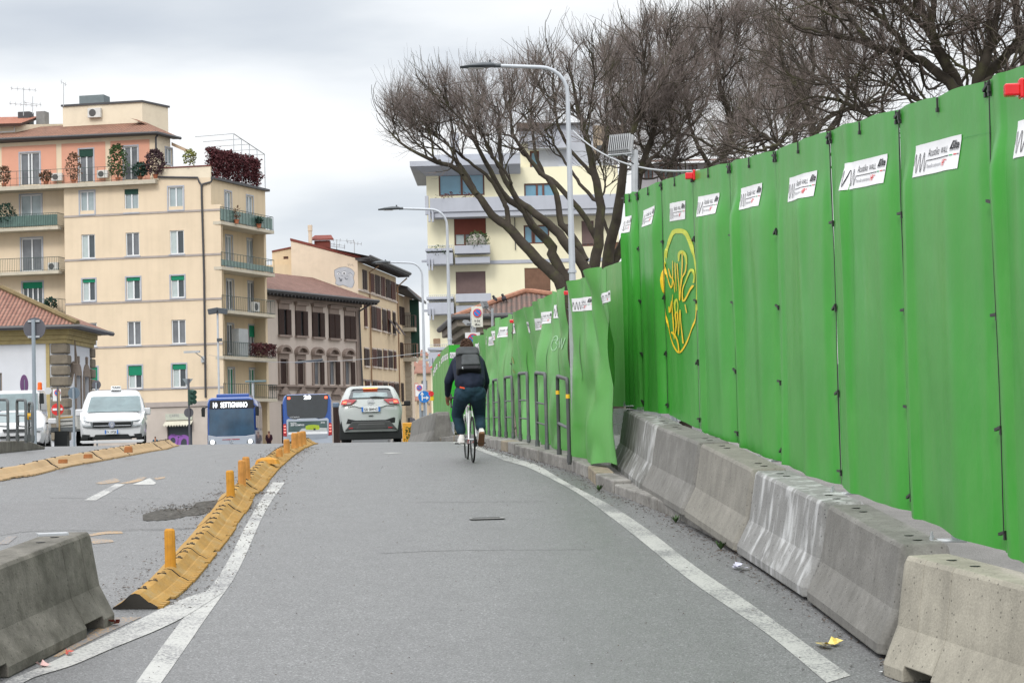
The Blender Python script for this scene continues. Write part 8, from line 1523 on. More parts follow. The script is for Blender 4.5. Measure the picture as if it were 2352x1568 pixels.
# no entry with no parking plate
D1 = 80; rt = new_sign('road_sign', *Q('c4', 516, 890), D1, 'red no entry sign below a small no parking plate on the pavilion corner', r=.035, mat=M_SBACK); board(rt, *Q('c4', 476, 908), *Q('c4', 548, 1015), D1+.12, M_SWH); noparking(rt, *Q('c4', 512, 940), D1, 7.0, dy=.03)
disc_at(rt, *Q('c4', 518, 1090), D1+.2, 14.0, M_SRED); b_ = board(rt, *Q('c4', 474, 1080), *Q('c4', 562, 1100), D1+.17, M_SWH, 'white_bar'); sign_pole(*Q('c4', 518, 890), D1+.05, .03, 'front_bar', rt, M_SBACK, bottom=W(*Q('c4', 518, 1120), D1).z)
rt = new_sign('road_sign', *Q('c4', 216, 825), 84, 'narrow no parking sign seen nearly edge-on before the white pavilion wall', r=.03); c = W(*Q('c4', 216, 868), 84); mb = MB(); mb.disc(c, (.985, -.17, 0), .42, .012, 20); mb.build('sign_disc', pmat('faded_sign_purple', (.18, .08, .20), .6), rt)
# traffic light with signs
D2_ = 97; px_, py_ = Q('z2', 1478, 812); rt = new_sign('traffic_light', px_, py_, D2_, 'traffic light pole with give way triangle above and round sign below, seen from behind', 'traffic light', r=.05, mat=M_SBACK)
def tri(x0, y0, x1, y1, x2, y2): return [W(*Q('z2', x0, y0), D2_)+Vector((0, .06, 0)), W(*Q('z2', x1, y1), D2_)+Vector((0, .06, 0)), W(*Q('z2', x2, y2), D2_)+Vector((0, .06, 0))]
mb = MB(); mb.prism(tri(1428, 812, 1512, 812, 1468, 870), (0, .012, 0)); mb.build('triangle_sign', pmat('sign_back_light', (.20, .23, .25), .6), rt); disc_at(rt, *Q('z2', 1478, 1077), D2_, 11, M_SBACK, dy=.08); board(rt, *Q('z2', 1478, 898), *Q('z2', 1512, 1018), D2_, pmat('signal_dark_green', (.012, .05, .035), .5), 'signal_box', dy=-.1, bevel=.03)
for k in range(3): c = W(*Q('z2', 1500, 922+k*36), D2_); mb = MB(); mb.tube([c+Vector((.05, -.1, .05)), c+Vector((.22, -.3, .0))], .12, 8); mb.build('visor', pmat('signal_dark_green', (.012, .05, .035), .5), rt)
# pole with two floodlights
D3 = 119; rt = new_sign('floodlight_pole', *Q('z2', 1705, 262), D3, 'white pole with two floodlight heads before the yellow building corner', 'lamp post', r=.06, mat=pmat('white_pole', (.42, .45, .48), .5))
for x, s_ in ((1672, -1), (1742, 1)): c = W(*Q('z2', x, 282), D3); mb = MB(); mb.fbox(c, (.30, 0, -.05*s_), (0, .2, 0), (.03*s_, 0, .16)); mb.tube([c, W(*Q('z2', 1705, 268), D3)], .03, 5); mb.build('floodlight', M_LAMPG, rt, bevel=.03)
c = W(*Q('z2', 1722, 508), D3); mb = MB(); mb.box(c, (.3, .25, .18)); mb.build('camera_box', M_LAMPG, rt)
# wall lamp on the yellow house
mb = MB(); pts = [FL.px(*z2(1592, 660), .1), FL.px(*z2(1585, 645), .6), FL.px(*z2(1530, 606), 2.6)]; mb.tube(pts, .04, 6); e = FL.px(*z2(1505, 602), 2.8); mb.fbox(e, FL.u*.55, FL.n*.12, Vector((0, 0, .07))); mb.fbox(pts[0], FL.u*.12, FL.n*.08, Vector((0, 0, .22))); tag(mb.build('wall_lamp', M_STEEL), 'small lamp on a bent arm fixed to the yellow building beside its down pipe', 'lamp')
rt = new_sign('street_lamp', *Q('z2', 1982, 830), 119, 'short white lamp post with flat dark head above the oncoming bus', 'street lamp', r=.06, mat=pmat('white_pole', (.42, .45, .48), .5)); c = W(*Q('z2', 2005, 832), 119); mb = MB(); mb.fbox(c, (.62, 0, .0), (0, .15, 0), (0, 0, .05)); mb.build('lamp_head', pmat('lamp_head_teal', (.12, .19, .21), .5), rt, bevel=.02)
# right side: no parking 0-24 plate
D4 = 62; rt = new_sign('road_sign', *Q('z6', 762, 640), D4, 'tall no parking plate with 0-24 above the cyclist', r=.09, mat=M_STEEL); bd = board(rt, *Q('z6', 748, 590), *Q('z6', 865, 805), D4-.1, pmat('sign_cream', (.62, .62, .55), .5), bevel=.0); noparking(rt, *Q('z6', 808, 658), D4-.12, 9.6, dy=-.07)
mb = MB(); a = W(*Q('z6', 778, 750), D4-.12); put_text(mb, '0-24', a+Vector((0, -.066, 0)), (1, 0, 0), (0, 0, 1), 20*.2197*D4/F, width=56*.2197*D4/F, bold=.02); c = W(*Q('z6', 782, 780), D4-.12)
q = .2197*D4/F
for pts in (((0, -4), (0, 2), (6, 4), (12, 10), (22, 10), (24, -4)), ((28, -6), (28, 0), (40, 4), (46, 0), (58, -1), (58, -6))): mb.prism([c+Vector((x*q, -.064, z*q)) for x, z in pts], (0, -.002, 0))
mb.build('plate_symbols', M_INK, bd)
D5 = 60; rt = new_sign('road_sign', *Q('z6', 757, 870), D5-.3, 'second no parking sign peeking over the cyclist\'s curly hair', r=.07, mat=M_STEEL); board(rt, *Q('z6', 682, 862), *Q('z6', 838, 1000), D5-.4, M_SWH); noparking(rt, *Q('z6', 764, 932), D5-.42, 12.5, dy=-.07)
# small no parking + blue arrow
D6 = 92; rt = new_sign('road_sign', *c1(266, 870), D6, 'small distant no parking plate above the blue arrow sign', r=.05); board(rt, *c1(228, 865), *c1(297, 972), D6-.1, M_SWH); noparking(rt, *c1(263, 897), D6-.12, 6.6, dy=-.07)
D7 = 86; rt = new_sign('road_sign', *c1(305, 930), D7, 'round blue sign with white straight and right arrows', r=.05); disc_at(rt, *c1(306, 977), D7-.1, 13.6, M_SBLUE); c = W(*c1(306, 977), D7-.1); q = .25635*D7/F; ar = MB()
def pl_(pts): ar.prism([c+Vector((x*q, -.062, -z*q)) for x, z in pts], (0, -.003, 0))
pl_([(-22, 34), (-22, -18), (-12, -18), (-12, 34)][::-1]); pl_([(-34, -16), (-17, -46), (0, -16)]); pl_([(-12, 14), (-12, 4), (20, 4), (20, 14)][::-1]); pl_([(20, -8), (44, 9), (20, 28)]); ar.build('arrows', M_SWH, rt)
rt = new_sign('road_sign', *c1(330, 1170), 84, 'partly hidden lower round blue sign behind the hedge', r=.04); disc_at(rt, *c1(328, 1194), 84, 6.5, M_SBLUE)
for x, y, lb in ((188, 1160, 'dark signal pole right of the white SUV'),): rt = new_sign('signal_pole', *c1(x, y), 90, lb, 'traffic light', r=.04, mat=M_SBACK); board(rt, *c1(160, 1165), *c1(190, 1290), 90.2, M_BLACK, 'signal_box', dy=-.1); disc_at(rt, *c1(205, 1190), 90, 6, M_SBACK, dy=.0)
rt = new_sign('road_sign', *c1(130, 1240), 80, 'round dark sign from behind touching the right side of the white SUV', r=.04); disc_at(rt, *c1(133, 1268), 80, 6.5, M_SBACK)
bx = MB(); c = W(*c1(178, 1345), 78); bx.box(c, (.55, .3, 1.2)); tag(bx.build('orange_post_box', pmat('orange_box', (.60, .28, .02), .5), bevel=.03), 'small orange box standing between the white SUV and the hedge', 'box')
bx = thing('roadwork_light', W(*c1(375, 990), 74), 'yellow and red roadwork light on the end of the distant wall', 'roadwork light'); mb = MB(); mb.box(W(*c1(376, 992), 74), (.13, .1, .17)); mb.build('battery_box', pmat('yellow_plastic', (.75, .48, .01), .4), bx, bevel=.01); mb = MB(); c = W(*c1(370, 950), 74); mb.disc(c, (0, -1, 0), .10, .07, 16); mb.box(c+Vector((0, 0, -.12)), (.06, .06, .1)); mb.build('red_lens', M_RED, bx)
leafbox('hedge', Face(W(*c1(210, 1390), 76), R(32)), 0, 5.5, -.75, .27, -.8, .0, pmat('hedge_olive', (.075, .105, .03), .8, .5, 3), 9000, 'clipped olive green hedge between the SUV and the far barriers', 'hedge', 12, leaf=.07, lump=.12)
# floodlights on posts
def flood(px, py, d, s, label, postx, posty0, posty1, yaw=0.5, pitch=.3):
    q = s*d/F; c = W(px, py, d); root = thing('floodlight', Vector((W(postx, posty0, d).x, d, W(postx, posty1, d).z)), label, 'floodlight', 'floodlights on the noise wall')
    mb = MB(); mb.tube([W(postx, posty1, d), W(postx, posty0, d)], .045*s/60*d/25, 8); mb.build('post', M_STEEL, root)
    Mx = Matrix.Rotation(yaw, 3, 'Z') @ Matrix.Rotation(pitch, 3, 'X'); ax, ay, az = Mx @ Vector((.48*q, 0, 0)), Mx @ Vector((0, .12*q, 0)), Mx @ Vector((0, 0, .38*q))
    mb = MB(); mb.fbox(c, ax, ay*.6, az); 
    for k in range(11): t = -.88+k*.176; mb.fbox(c+ax*t-ay*1.3, ax*.03, ay*.8, az*.95)
    mb.build('housing', pmat('floodlight_grey', (.33, .34, .35), .45, metal=.3), root); mb = MB(); mb.tube([c-az*.9, c-az*1.25+ax*.6, W(postx, posty0, d)+Vector((0, 0, -.1))], .012*s/60*d/25, 6); mb.fbox(c-az*1.12, ax*1.05, ay*.5, az*.07); mb.build('bracket', M_STEEL, root)
    mb = MB(); p0 = W(postx+3, posty0+20, d); mb.tube([c-az, c-az*1.7+ax*.5, p0+Vector((.02, 0, -.3*q)), p0+Vector((.03, 0, -1.2*q))], .010*s/60*d/25, 5); mb.build('cable', M_BLACK, root); return root
flood(1427, 333, 27.2, 58, 'big finned grey floodlight on a post at the start of the tall wall', 1458, 345, 445, yaw=-.45, pitch=-.35)
flood(1112, 700, 58, 20, 'flat panel light above the second no parking sign, right one', 1131, 708, 790, yaw=.9, pitch=-.4); flood(1072, 742, 60, 18, 'flat panel light left of the no parking plate', 1085, 748, 800, yaw=.9, pitch=-.9)
# wires
def wire(a, b, sag, r, label, n=14):
    mb = MB(); pts = [a.lerp(b, t)-Vector((0, 0, sag*4*t*(1-t))) for t in np.linspace(0, 1, n)]; mb.tube(pts, r, 5); tag(mb.build('cable', M_STEEL), label, 'cable')
wire(W(1316, 300, 43.5), W(1590, 393, 23.2), .25, .014, 'grey cable slung from the tall lamp pole to the red warning lamp')
wire(W(480, 815, 135), W(1040, 800, 71), .5, .012, 'thin wire crossing the street in front of the palazzo')
rt = thing('street_lamp', W(700, 830, 112), 'suspended lamp on the wire before the palazzo', 'street lamp'); mb = MB(); c = W(710, 829, 108); mb.fbox(c, (.75, 0, .06), (0, .12, 0), (0, 0, .05)); mb.build('lamp_head', M_LAMPG, rt, bevel=.02)
# manhole slot, litter, twigs
mh = thing('drain_slot', G(1120, 1191), 'narrow metal drain slot sunk in the middle of the lane', 'drain'); A_, B_ = G(*c6(310, 378)), G(*c6(515, 372)); u_ = (B_-A_).normalized(); n_ = Vector((-u_.y, u_.x, 0)); cc = (A_+B_)/2+Vector((0, 0, .006))
mb = MB(); mb.fbox(cc, u_*.19, n_*.13, Vector((0, 0, .004))); mb.build('frame', pmat('worn_steel_frame', (.22, .22, .22), .6, .2, 8), mh); mb = MB(); mb.fbox(cc+n_*.03+Vector((0, 0, .005)), u_*.15, n_*.06, Vector((0, 0, .003))); mb.build('slot', M_BLACK, mh)
def litter(px, py, sz, mat, label, seed, cat='litter', n=7):
    r = random.Random(seed); c = G(px, py)+Vector((0, 0, .01)); mb = MB()
    for k in range(n): a = r.uniform(0, 6.28); l = sz*r.uniform(.4, 1); p = c+Vector((r.uniform(-1, 1)*sz*.5, r.uniform(-1, 1)*sz*.4, r.uniform(0, .02))); mb.add([p, p+Vector((math.cos(a)*l, math.sin(a)*l, r.uniform(0, .03))), p+Vector((math.cos(a+.9)*l, math.sin(a+.9)*l, r.uniform(0, .05))), p+Vector((math.cos(a+1.5)*l*.7, math.sin(a+1.5)*l*.7, .004))], [(0, 1, 2), (0, 2, 3)])
    o = mb.build('litter', mat); tag(o, label, cat)
a3 = lambda x, y: Q('a3', x, y)
litter(*a3(800, 1295), .10, pmat('yellow_wrapper', (.65, .50, .12), .4, .4, 30), 'crumpled yellow and white wrapper beside the edge line', 1); litter(*a3(95, 712), .08, pmat('pale_tissue', (.50, .50, .60), .6), 'crumpled pale tissue under the lime-streaked barrier', 2); litter(*a3(1205, 1508), .06, M_SWH, 'small white scrap at the foot of the pale near barrier', 3, n=2)
litter(*a4(520, 1362), .05, pmat('red_scrap', (.45, .10, .08), .6), 'flat red scrap on the white merge line', 4, n=3); litter(*a4(350, 1452), .06, pmat('pink_scrap', (.60, .40, .38), .6), 'pink torn scrap on the white line near the dark barrier', 5, n=4); litter(*a4(860, 1128), .07, pmat('rust_scrap', (.25, .06, .04), .7), 'rusty red scrap at the corner of the dark barrier', 6, n=4)
def debris(name, fn, n, label, col, seed, smin=.004, smax=.017):
    r = random.Random(seed); mb = MB()
    for k in range(n):
        p = fn(r); a = r.uniform(0, 6.28); l = r.uniform(smin, smax)*(1.6 if r.random() < .3 else 1); w_ = l*r.uniform(.12, .6); u_ = Vector((math.cos(a), math.sin(a), 0)); v_ = Vector((-u_.y, u_.x, 0)); p = Vector((p.x, p.y, gz(p.x, p.y)+.006))
        mb.add([p-u_*l, p+v_*w_+Vector((0, 0, r.uniform(0, .008))), p+u_*l, p-v_*w_], [(0, 1, 2, 3)])
    o = mb.build(name, col); tag(o, label, 'debris', kind='stuff')
M_DEB = pmat('leaf_debris', (.085, .062, .046), .95, .6, 30)
def alongk(r):
    y = 9+(52-9)*r.random()**1.5; o = abs(r.gauss(0, .16)); return Vector((kx(y)-.01-o, y, 0))
debris('debris', alongk, 4500, 'dark leaf and twig litter lying along the kerb', M_DEB, 1)
def alongd(r):
    i = r.randrange(len(RB)-1); p = RB[i].lerp(RB[i+1], r.random()); d_ = (RB[i+1]-RB[i]).normalized(); n_ = Vector((d_.y, -d_.x, 0)); return p+n_*(abs(r.gauss(0, .16))+.02) if r.random() < .62 else p-n_*(.4+abs(r.gauss(0, .14)))
debris('debris', alongd, 2000, 'dark twigs and leaves along the near lane divider', M_DEB, 2)
def pothole(r):
    c = G(*c5(480, 640)); return c+Vector((r.gauss(0, .35), r.gauss(0, .35), 0))
debris('debris', pothole, 2200, 'loose stones and dirt at the broken road edge', pmat('loose_stones', (.12, .105, .09), .95, .7, 40), 3)
def anyr(r): y = 13+(34-13)*r.random()**1.6; return Vector((r.uniform(-.1*y-1.5, kx(y)-.2), y, 0))
debris('debris', anyr, 420, 'scattered specks and bits of twig on the open lane', M_DEB, 4, .003, .010)
# broken edge of the asphalt overlay: a thin lifted crust with dark ragged rim
mb = MB(); top = crv([c5(-60, 690), c5(60, 655), c5(180, 640), c5(340, 650), c5(420, 585), c5(560, 565), c5(600, 560)], 6); bot = crv([c5(-60, 745), c5(100, 742), c5(220, 730), c5(330, 705), c5(470, 690), c5(560, 640), c5(620, 590)], 6); rr_ = random.Random(3)
A_ = [G(*p) for p in top]; B_ = [G(*p) for p in bot]; rows = [[Vector((a.x, a.y+rr_.uniform(-.05, .05), gz(a.x, a.y)+.006)) for a in A_], [Vector((a.x, a.y+rr_.uniform(-.04, .04), gz(a.x, a.y)+.007+rr_.uniform(0, .012))) for a in [p.lerp(q_, .5) for p, q_ in zip(A_, B_)]], [Vector((a.x, a.y+rr_.uniform(-.05, .05), gz(a.x, a.y)+.006)) for a in B_]]
mb.loft(rows, cap=False, closed=False); tag(mb.build('broken_asphalt', pmat('broken_asphalt', (.07, .066, .06), .95, .7, 14, bump=1.0, bscale=30)), kind='structure')
for k, (p0, p1, p2) in enumerate(((c6(-100, 268), c6(300, 264), c6(820, 262)), (c6(-300, 610), c6(200, 590), c6(1130, 583)), (c5(-900, 540), c5(-300, 545), c5(150, 545)), (c5(-200, 825), c5(100, 818), c5(400, 812)))):
    pts = crv([p0, p1, p2], 16); r_ = random.Random(k); mb = MB(); c3_ = [G(*p) for p in pts]; L_ = [Vector((p.x, p.y+r_.uniform(-.02, .02), gz(p.x, p.y)+.0045)) for p in c3_]; mb.loft([L_, [p+Vector((0, .008+.008*r_.random(), 0)) for p in L_]], cap=False, closed=False); tag(mb.build('road_crack', pmat('crack_dark', (.085, .085, .085), .9)), kind='structure')
# small weeds at the kerb
for k, (px, py, lb) in enumerate(((1376, 1128, 'small green weed at the end of the kerb stones'), (1552, 1200, 'small leafy weed under the second grey barrier'), (1656, 1262, 'tiny green weed under the sandy middle barrier'))):
    c = G(px, py); mb = MB(); r_ = random.Random(k)
    for j in range(22): a = r_.uniform(0, 6.28); l = r_.uniform(.05, .12); d_ = Vector((math.cos(a)*.6, math.sin(a)*.6, .8)); e_ = Vector((-math.sin(a), math.cos(a), 0)); mb.add([c, c+d_*l*.6+e_*.012, c+d_*l, c+d_*l*.6-e_*.012], [(0, 1, 2, 3)])
    tag(mb.build('weed', M_LEAF), lb, 'weed')
# ---------------------------------------------------------------- cyclist, bicycle and passers-by
M_SKIN = pmat('skin', (.30, .15, .095), .55, .08, 6); M_HAIRB = pmat('brown_curly_hair', (.085, .048, .034), .8, .5, 12); M_JACK = pmat('navy_jacket', (.012, .017, .034), .75, .3, 6, bump=.4, bscale=12); M_JEAN = pmat('dark_jeans', (.018, .042, .062), .85, .3, 7, bump=.3, bscale=30); M_PACK = pmat('dark_grey_backpack', (.05, .055, .058), .55, .25, 8, bump=.3, bscale=14); M_PACKD = pmat('black_backpack_fabric', (.015, .016, .018), .6, .2, 8); M_SHOE = pmat('white_trainer', (.66, .66, .64), .5, .08, 14); M_SOLE = pmat('tan_sole', (.22, .12, .07), .7)
def cap(mb, a, b, ra, rb, n=12):
    a, b = Vector(a), Vector(b); ax = (b-a).normalized() if (b-a).length > 1e-6 else Vector((0, 0, 1)); mb.tube([a-ax*ra*.95, a-ax*ra*.6, a, a.lerp(b, .5), b, b+ax*rb*.6, b+ax*rb*.95], [ra*.3, ra*.8, ra, (ra+rb)/2, rb, rb*.8, rb*.3], n)
def body_mesh(name, parts, mat, parent, vox=.014, sm=6):
    mb = MB()
    for p in parts:
        if p[0] == 'c': cap(mb, *p[1:])
        elif p[0] == 'e': mb.sphere(p[1], p[2], 14)
    o = mb.build(name, mat, parent, world=False, smooth=True); m = o.modifiers.new('remesh', 'REMESH'); m.mode = 'VOXEL'; m.voxel_size = vox; m.use_smooth_shade = True
    if sm: s_ = o.modifiers.new('smooth', 'SMOOTH'); s_.iterations = sm; s_.factor = .5
    return o
def bicycle(loc, rz, label):
    rt = thing('bicycle', loc, label, 'bicycle', rz=rz); WR = .335
    wr, wf, bb, seat, st, head, hb = Vector((0, 0, WR)), Vector((0, .99, WR)), Vector((0, .42, .28)), Vector((0, .20, .985)), Vector((0, .27, .80)), Vector((0, .80, .84)), Vector((0, .83, .96))
    for c, nm in ((wr, 'rear_wheel'), (wf, 'front_wheel')):
        mb = MB(); mb.tube([c+Vector((0, math.cos(a)*WR*.962, math.sin(a)*WR*.962)) for a in np.linspace(0, 2*math.pi, 41)], .0135, 8); o = mb.build(nm, M_TYRE, rt, world=False, smooth=True)
        mb = MB(); mb.tube([c+Vector((0, math.cos(a)*WR*.90, math.sin(a)*WR*.90)) for a in np.linspace(0, 2*math.pi, 41)], .010, 6); mb.build('rim', M_TRIM, o, world=False)
        mb = MB()
        for k in range(16): a = 2*math.pi*k/16; mb.tube([c+Vector(((-1)**k*.025, math.cos(a+.3)*.02, math.sin(a+.3)*.02)), c+Vector((0, math.cos(a)*WR*.9, math.sin(a)*WR*.9))], .0015, 3)
        mb.tube([c-Vector((.05, 0, 0)), c+Vector((.05, 0, 0))], .018, 8); mb.build('spokes', M_STEEL, o, world=False)
    wp = pmat('white_bike_paint', (.70, .71, .72), .3, coat=.5); rp = pmat('red_bike_paint', (.55, .02, .02), .3, coat=.5)
    for a, b, r_, nm, m in ((bb, st, .018, 'seat_tube', wp), (st, head, .017, 'top_tube', wp), (bb, head-Vector((0, 0, .10)), .022, 'down_tube', wp), (head-Vector((0, .01, .12)), head+Vector((0, -.01, .06)), .02, 'head_tube', wp)): mb = MB(); mb.tube([a, b], r_, 10); mb.build(nm, m, rt, world=False, smooth=True, autosm=40)
    for s_ in (-1, 1):
        mb = MB(); mb.tube([wr+Vector((s_*.06, 0, 0)), st+Vector((s_*.022, -.02, -.05))], .010, 6); mb.build('seat_stay', wp, rt, world=False); mb = MB(); mb.tube([wr+Vector((s_*.06, 0, 0)), bb+Vector((s_*.03, 0, 0))], .011, 6); mb.build('chain_stay', rp, rt, world=False)
        mb = MB(); mb.tube([wf+Vector((s_*.05, 0, 0)), head+Vector((s_*.035, -.0, -.14))], .013, 6); mb.build('fork_blade', wp if s_ < 0 else rp, rt, world=False)
        mb = MB(); c = bb+Vector((s_*.09, 0, 0)); e = c+Vector((s_*.01, s_*-.165, .0)); mb.tube([c, e], .011, 6); mb.build('crank', M_BLACK, rt, world=False); mb = MB(); mb.box(e+Vector((s_*.06, 0, 0)), (.10, .07, .02)); mb.build('pedal', M_BLACK, rt, world=False)
    mb = MB(); mb.tube([st-Vector((0, 0, .04)), seat-Vector((0, 0, .03))], .014, 8); mb.build('seat_post', M_BLACK, rt, world=False)
    mb = MB(); mb.loft([[seat+Vector((x*w_, y, z)) for x, z in ((-1, -.02), (-.8, .02), (0, .03), (.8, .02), (1, -.02), (0, -.03))] for y, w_ in ((-.13, .055), (-.11, .075), (-.04, .06), (.03, .025), (.14, .018))]); sd = mb.build('saddle', M_BLACK, rt, world=False, smooth=True, autosm=60); mb = MB(); mb.box(seat+Vector((0, -.134, .012)), (.06, .008, .018)); mb.build('saddle_badge', M_SRED, sd, world=False)
    mb = MB(); mb.tube([bb+Vector((.065, math.cos(a)*.09, math.sin(a)*.09)) for a in np.linspace(0, 2*math.pi, 25)], .006, 5); mb.disc(bb+Vector((.06, 0, 0)), (1, 0, 0), .06, .004, 16); mb.tube([bb+Vector((.065, 0, .09)), wr+Vector((.055, 0, .035))], .004, 4); mb.tube([bb+Vector((.065, 0, -.09)), wr+Vector((.055, .02, -.09))], .004, 4); mb.build('chain', M_TRIM, rt, world=False)
    mb = MB(); mb.tube([wr+Vector((.05, 0, 0)), wr+Vector((.055, .03, -.05)), wr+Vector((.055, .02, -.10))], .012, 5); mb.disc(wr+Vector((.03, 0, 0)), (1, 0, 0), .05, .025, 14); mb.build('derailleur', M_TRIM, rt, world=False)
    mb = MB(); mb.tube([head+Vector((0, 0, .05)), hb-Vector((0, .0, .02)), hb+Vector((0, .06, 0))], .014, 6)
    for s_ in (-1, 1): mb.tube([hb+Vector((0, .06, 0)), hb+Vector((s_*.21, .06, 0)), hb+Vector((s_*.215, .13, -.01)), hb+Vector((s_*.22, .16, -.07)), hb+Vector((s_*.22, .10, -.14)), hb+Vector((s_*.22, .02, -.14))], .014, 8); mb.tube([hb+Vector((s_*.22, .15, .0)), hb+Vector((s_*.22, .18, .05))], .018, 6); mb.tube([hb+Vector((s_*.22, .16, .0)), hb+Vector((s_*.225, .14, -.10))], .006, 5)
    mb.build('drop_handlebar', M_BLACK, rt, world=False, smooth=True, autosm=50)
    mb = MB(); put_text(mb, 'cannondale', bb+Vector((-.024, .05, .08)), (head-bb).normalized(), Vector((0, -.6, .5)).normalized(), .035, bold=.01); mb.build('frame_lettering', M_INK, rt, world=False)
    return rt
bg = G(*a1(634, 1437)); BRZ = R(6.5)
bicycle(bg, BRZ, 'white and red road bicycle ridden up the lane by the person with the backpack')
def hand(P_, wrist, dirn, palm, s=1.0, curl=.5):
    """palm plus five unequal fingers curling towards palm normal"""
    w_ = Vector(wrist); d = Vector(dirn).normalized(); n = Vector(palm).normalized(); sd = d.cross(n)
    P_.append(('c', w_, w_+d*.045*s, .026*s, .030*s)); k = w_+d*.075*s
    for j, (o, l) in enumerate(((-.027, .070), (-.009, .080), (.009, .075), (.026, .060))):
        b = k+sd*o*s; m1_ = b+(d*math.cos(curl)+n*math.sin(curl))*l*.5*s; m2_ = m1_+(d*math.cos(curl*2.2)+n*math.sin(curl*2.2))*l*.5*s; P_.append(('c', w_+d*.04*s+sd*o*s, b, .012*s, .0105*s, 8)); P_.append(('c', b, m1_, .0105*s, .0095*s, 8)); P_.append(('c', m1_, m2_, .0095*s, .008*s, 8))
    t0 = w_+d*.02*s-sd*.028*s; t1_ = t0+(d*.6-sd*.8+n*.5)*.045*s; P_.append(('c', t0, t1_, .013*s, .011*s, 8)); P_.append(('c', t1_, t1_+(d*.8+n*.5)*.03*s, .011*s, .009*s, 8))
rd_ = thing('person', bg, 'person cycling away in navy jacket and jeans with a dark backpack and curly hair', 'person', rz=BRZ)
HL, HR = (-.095, .25, 1.04), (.095, .25, 1.04); KL, KR = (-.17, .56, .70), (.16, .50, .66); AL, AR = (-.115, .53, .375), (.145, .19, .43)
SL, SR = (-.19, .50, 1.475), (.19, .50, 1.475); EL, ER = (-.285, .52, 1.20), (.26, .55, 1.18); WL, WR_ = (-.285, .79, .985), (.25, .82, .98); NK = (0, .53, 1.55); HD_ = (.0, .60, 1.675)
bp_ = [('c', (0, .20, 1.06), (0, .34, 1.28), .13, .12), ('c', (0, .34, 1.28), (0, .46, 1.44), .13, .13), ('c', (0, .46, 1.46), HD_, .06, .055), ('e', HD_, (.078, .095, .112)), ('e', (0, .66, 1.655), (.06, .06, .08)), ('c', (0, .70, 1.665), (0, .715, 1.65), .014, .016), ('e', (-.08, .60, 1.67), (.012, .022, .032)), ('e', (.08, .60, 1.67), (.012, .022, .032)),
       ('c', SL, EL, .045, .038), ('c', EL, WL, .037, .025), ('c', SR, ER, .045, .038), ('c', ER, WR_, .037, .025), ('c', HL, KL, .08, .055), ('c', KL, AL, .052, .036), ('c', HR, KR, .08, .055), ('c', KR, AR, .052, .036), ('c', AL, (-.115, .62, .31), .036, .03), ('c', AR, (.145, .25, .31), .036, .03)]
hand(bp_, WL, (0, .55, -.5), (.2, .1, -.9), 1.05, .7); hand(bp_, WR_, (0, .55, -.5), (-.2, .1, -.9), 1.05, .7)
body_mesh('body', bp_, M_SKIN, rd_, .008, 3)
body_mesh('jacket', [('c', (-.06, .17, 1.16), (-.09, .44, 1.45), .165, .15), ('c', (.06, .17, 1.16), (.09, .44, 1.45), .165, .15), ('c', (0, .16, 1.13), (0, .28, 1.28), .18, .18), ('e', (0, .20, 1.14), (.235, .17, .07)), ('c', (-.15, .47, 1.46), (.15, .47, 1.46), .10, .10), ('c', (0, .46, 1.50), (0, .53, 1.58), .08, .065),
            ('c', (-.17, .48, 1.45), EL, .088, .070), ('c', EL, (WL[0], WL[1]-.03, WL[2]+.02), .068, .045), ('c', (.17, .48, 1.45), ER, .088, .070), ('c', ER, (WR_[0], WR_[1]-.03, WR_[2]+.02), .068, .045)], M_JACK, rd_, .014, 5)
jn = body_mesh('jeans', [('e', (0, .16, 1.06), (.20, .17, .14)), ('c', (-.09, .17, 1.0), (-.12, .34, .90), .145, .115), ('c', (.09, .17, 1.0), (.12, .32, .88), .145, .115), ('c', (-.11, .22, 1.02), KL, .125, .088), ('c', (.11, .22, 1.02), KR, .125, .088), ('c', KL, (-.118, .535, .47), .085, .076), ('c', KR, (.145, .23, .51), .085, .076)], M_JEAN, rd_, .012, 4)
mb = MB(); mb.fbox((-.135, -.012, 1.085), (.035, 0, -.008), (0, .006, 0), (0, 0, .011)); mb.build('red_pocket_phone', pmat('orange_red_phone', (.75, .08, .02), .4), jn, world=False)
for s_, an, tn in ((-1, Vector(AL), 0.0), (1, Vector(AR), -.75)):
    Mr = Matrix.Rotation(tn, 3, 'X'); rings = []; so_ = []
    for y, w_, h0, h1 in ((-.085, .030, .0, .05), (-.07, .040, -.005, .085), (-.02, .043, -.005, .10), (.04, .040, -.005, .075), (.11, .046, -.005, .052), (.165, .044, -.003, .04), (.20, .025, .0, .022)):
        rings.append([an+Mr @ Vector((x*w_, y, -.06+z)) for x, z in ((-1, h0), (-1, h0+(h1-h0)*.6), (-.6, h1), (.6, h1), (1, h0+(h1-h0)*.6), (1, h0))]); so_.append([an+Mr @ Vector((x*w_*1.04, y, -.06+z)) for x, z in ((-1, h0-.028), (-1, h0), (1, h0), (1, h0-.028))])
    mb = MB(); mb.loft(rings); sh_ = mb.build('shoe', M_SHOE, rd_, world=False, smooth=True, autosm=60); mb = MB(); mb.loft(so_); mb.build('sole', M_SHOE if s_ < 0 else M_SOLE, sh_, world=False)
# curly hair
mb = MB(); r_ = random.Random(4)
mb.sphere((0, .59, 1.70), (.088, .105, .095), 14)
for k in range(240):
    a, b = r_.uniform(0, 6.28), r_.uniform(-.5, 1.5); c = Vector((0, .585, 1.695))+Vector((math.cos(a)*math.cos(b)*.088, math.sin(a)*math.cos(b)*.10, math.sin(b)*.10)); rr_ = r_.uniform(.008, .016); t_ = r_.uniform(0, 6); mb.tube([c+Vector((math.cos(t_+q)*rr_, math.sin(t_+q)*rr_, q*.007-.01)) for q in np.linspace(0, 6, 7)], .0045, 4)
mb.build('hair', M_HAIRB, rd_, world=False, smooth=True)
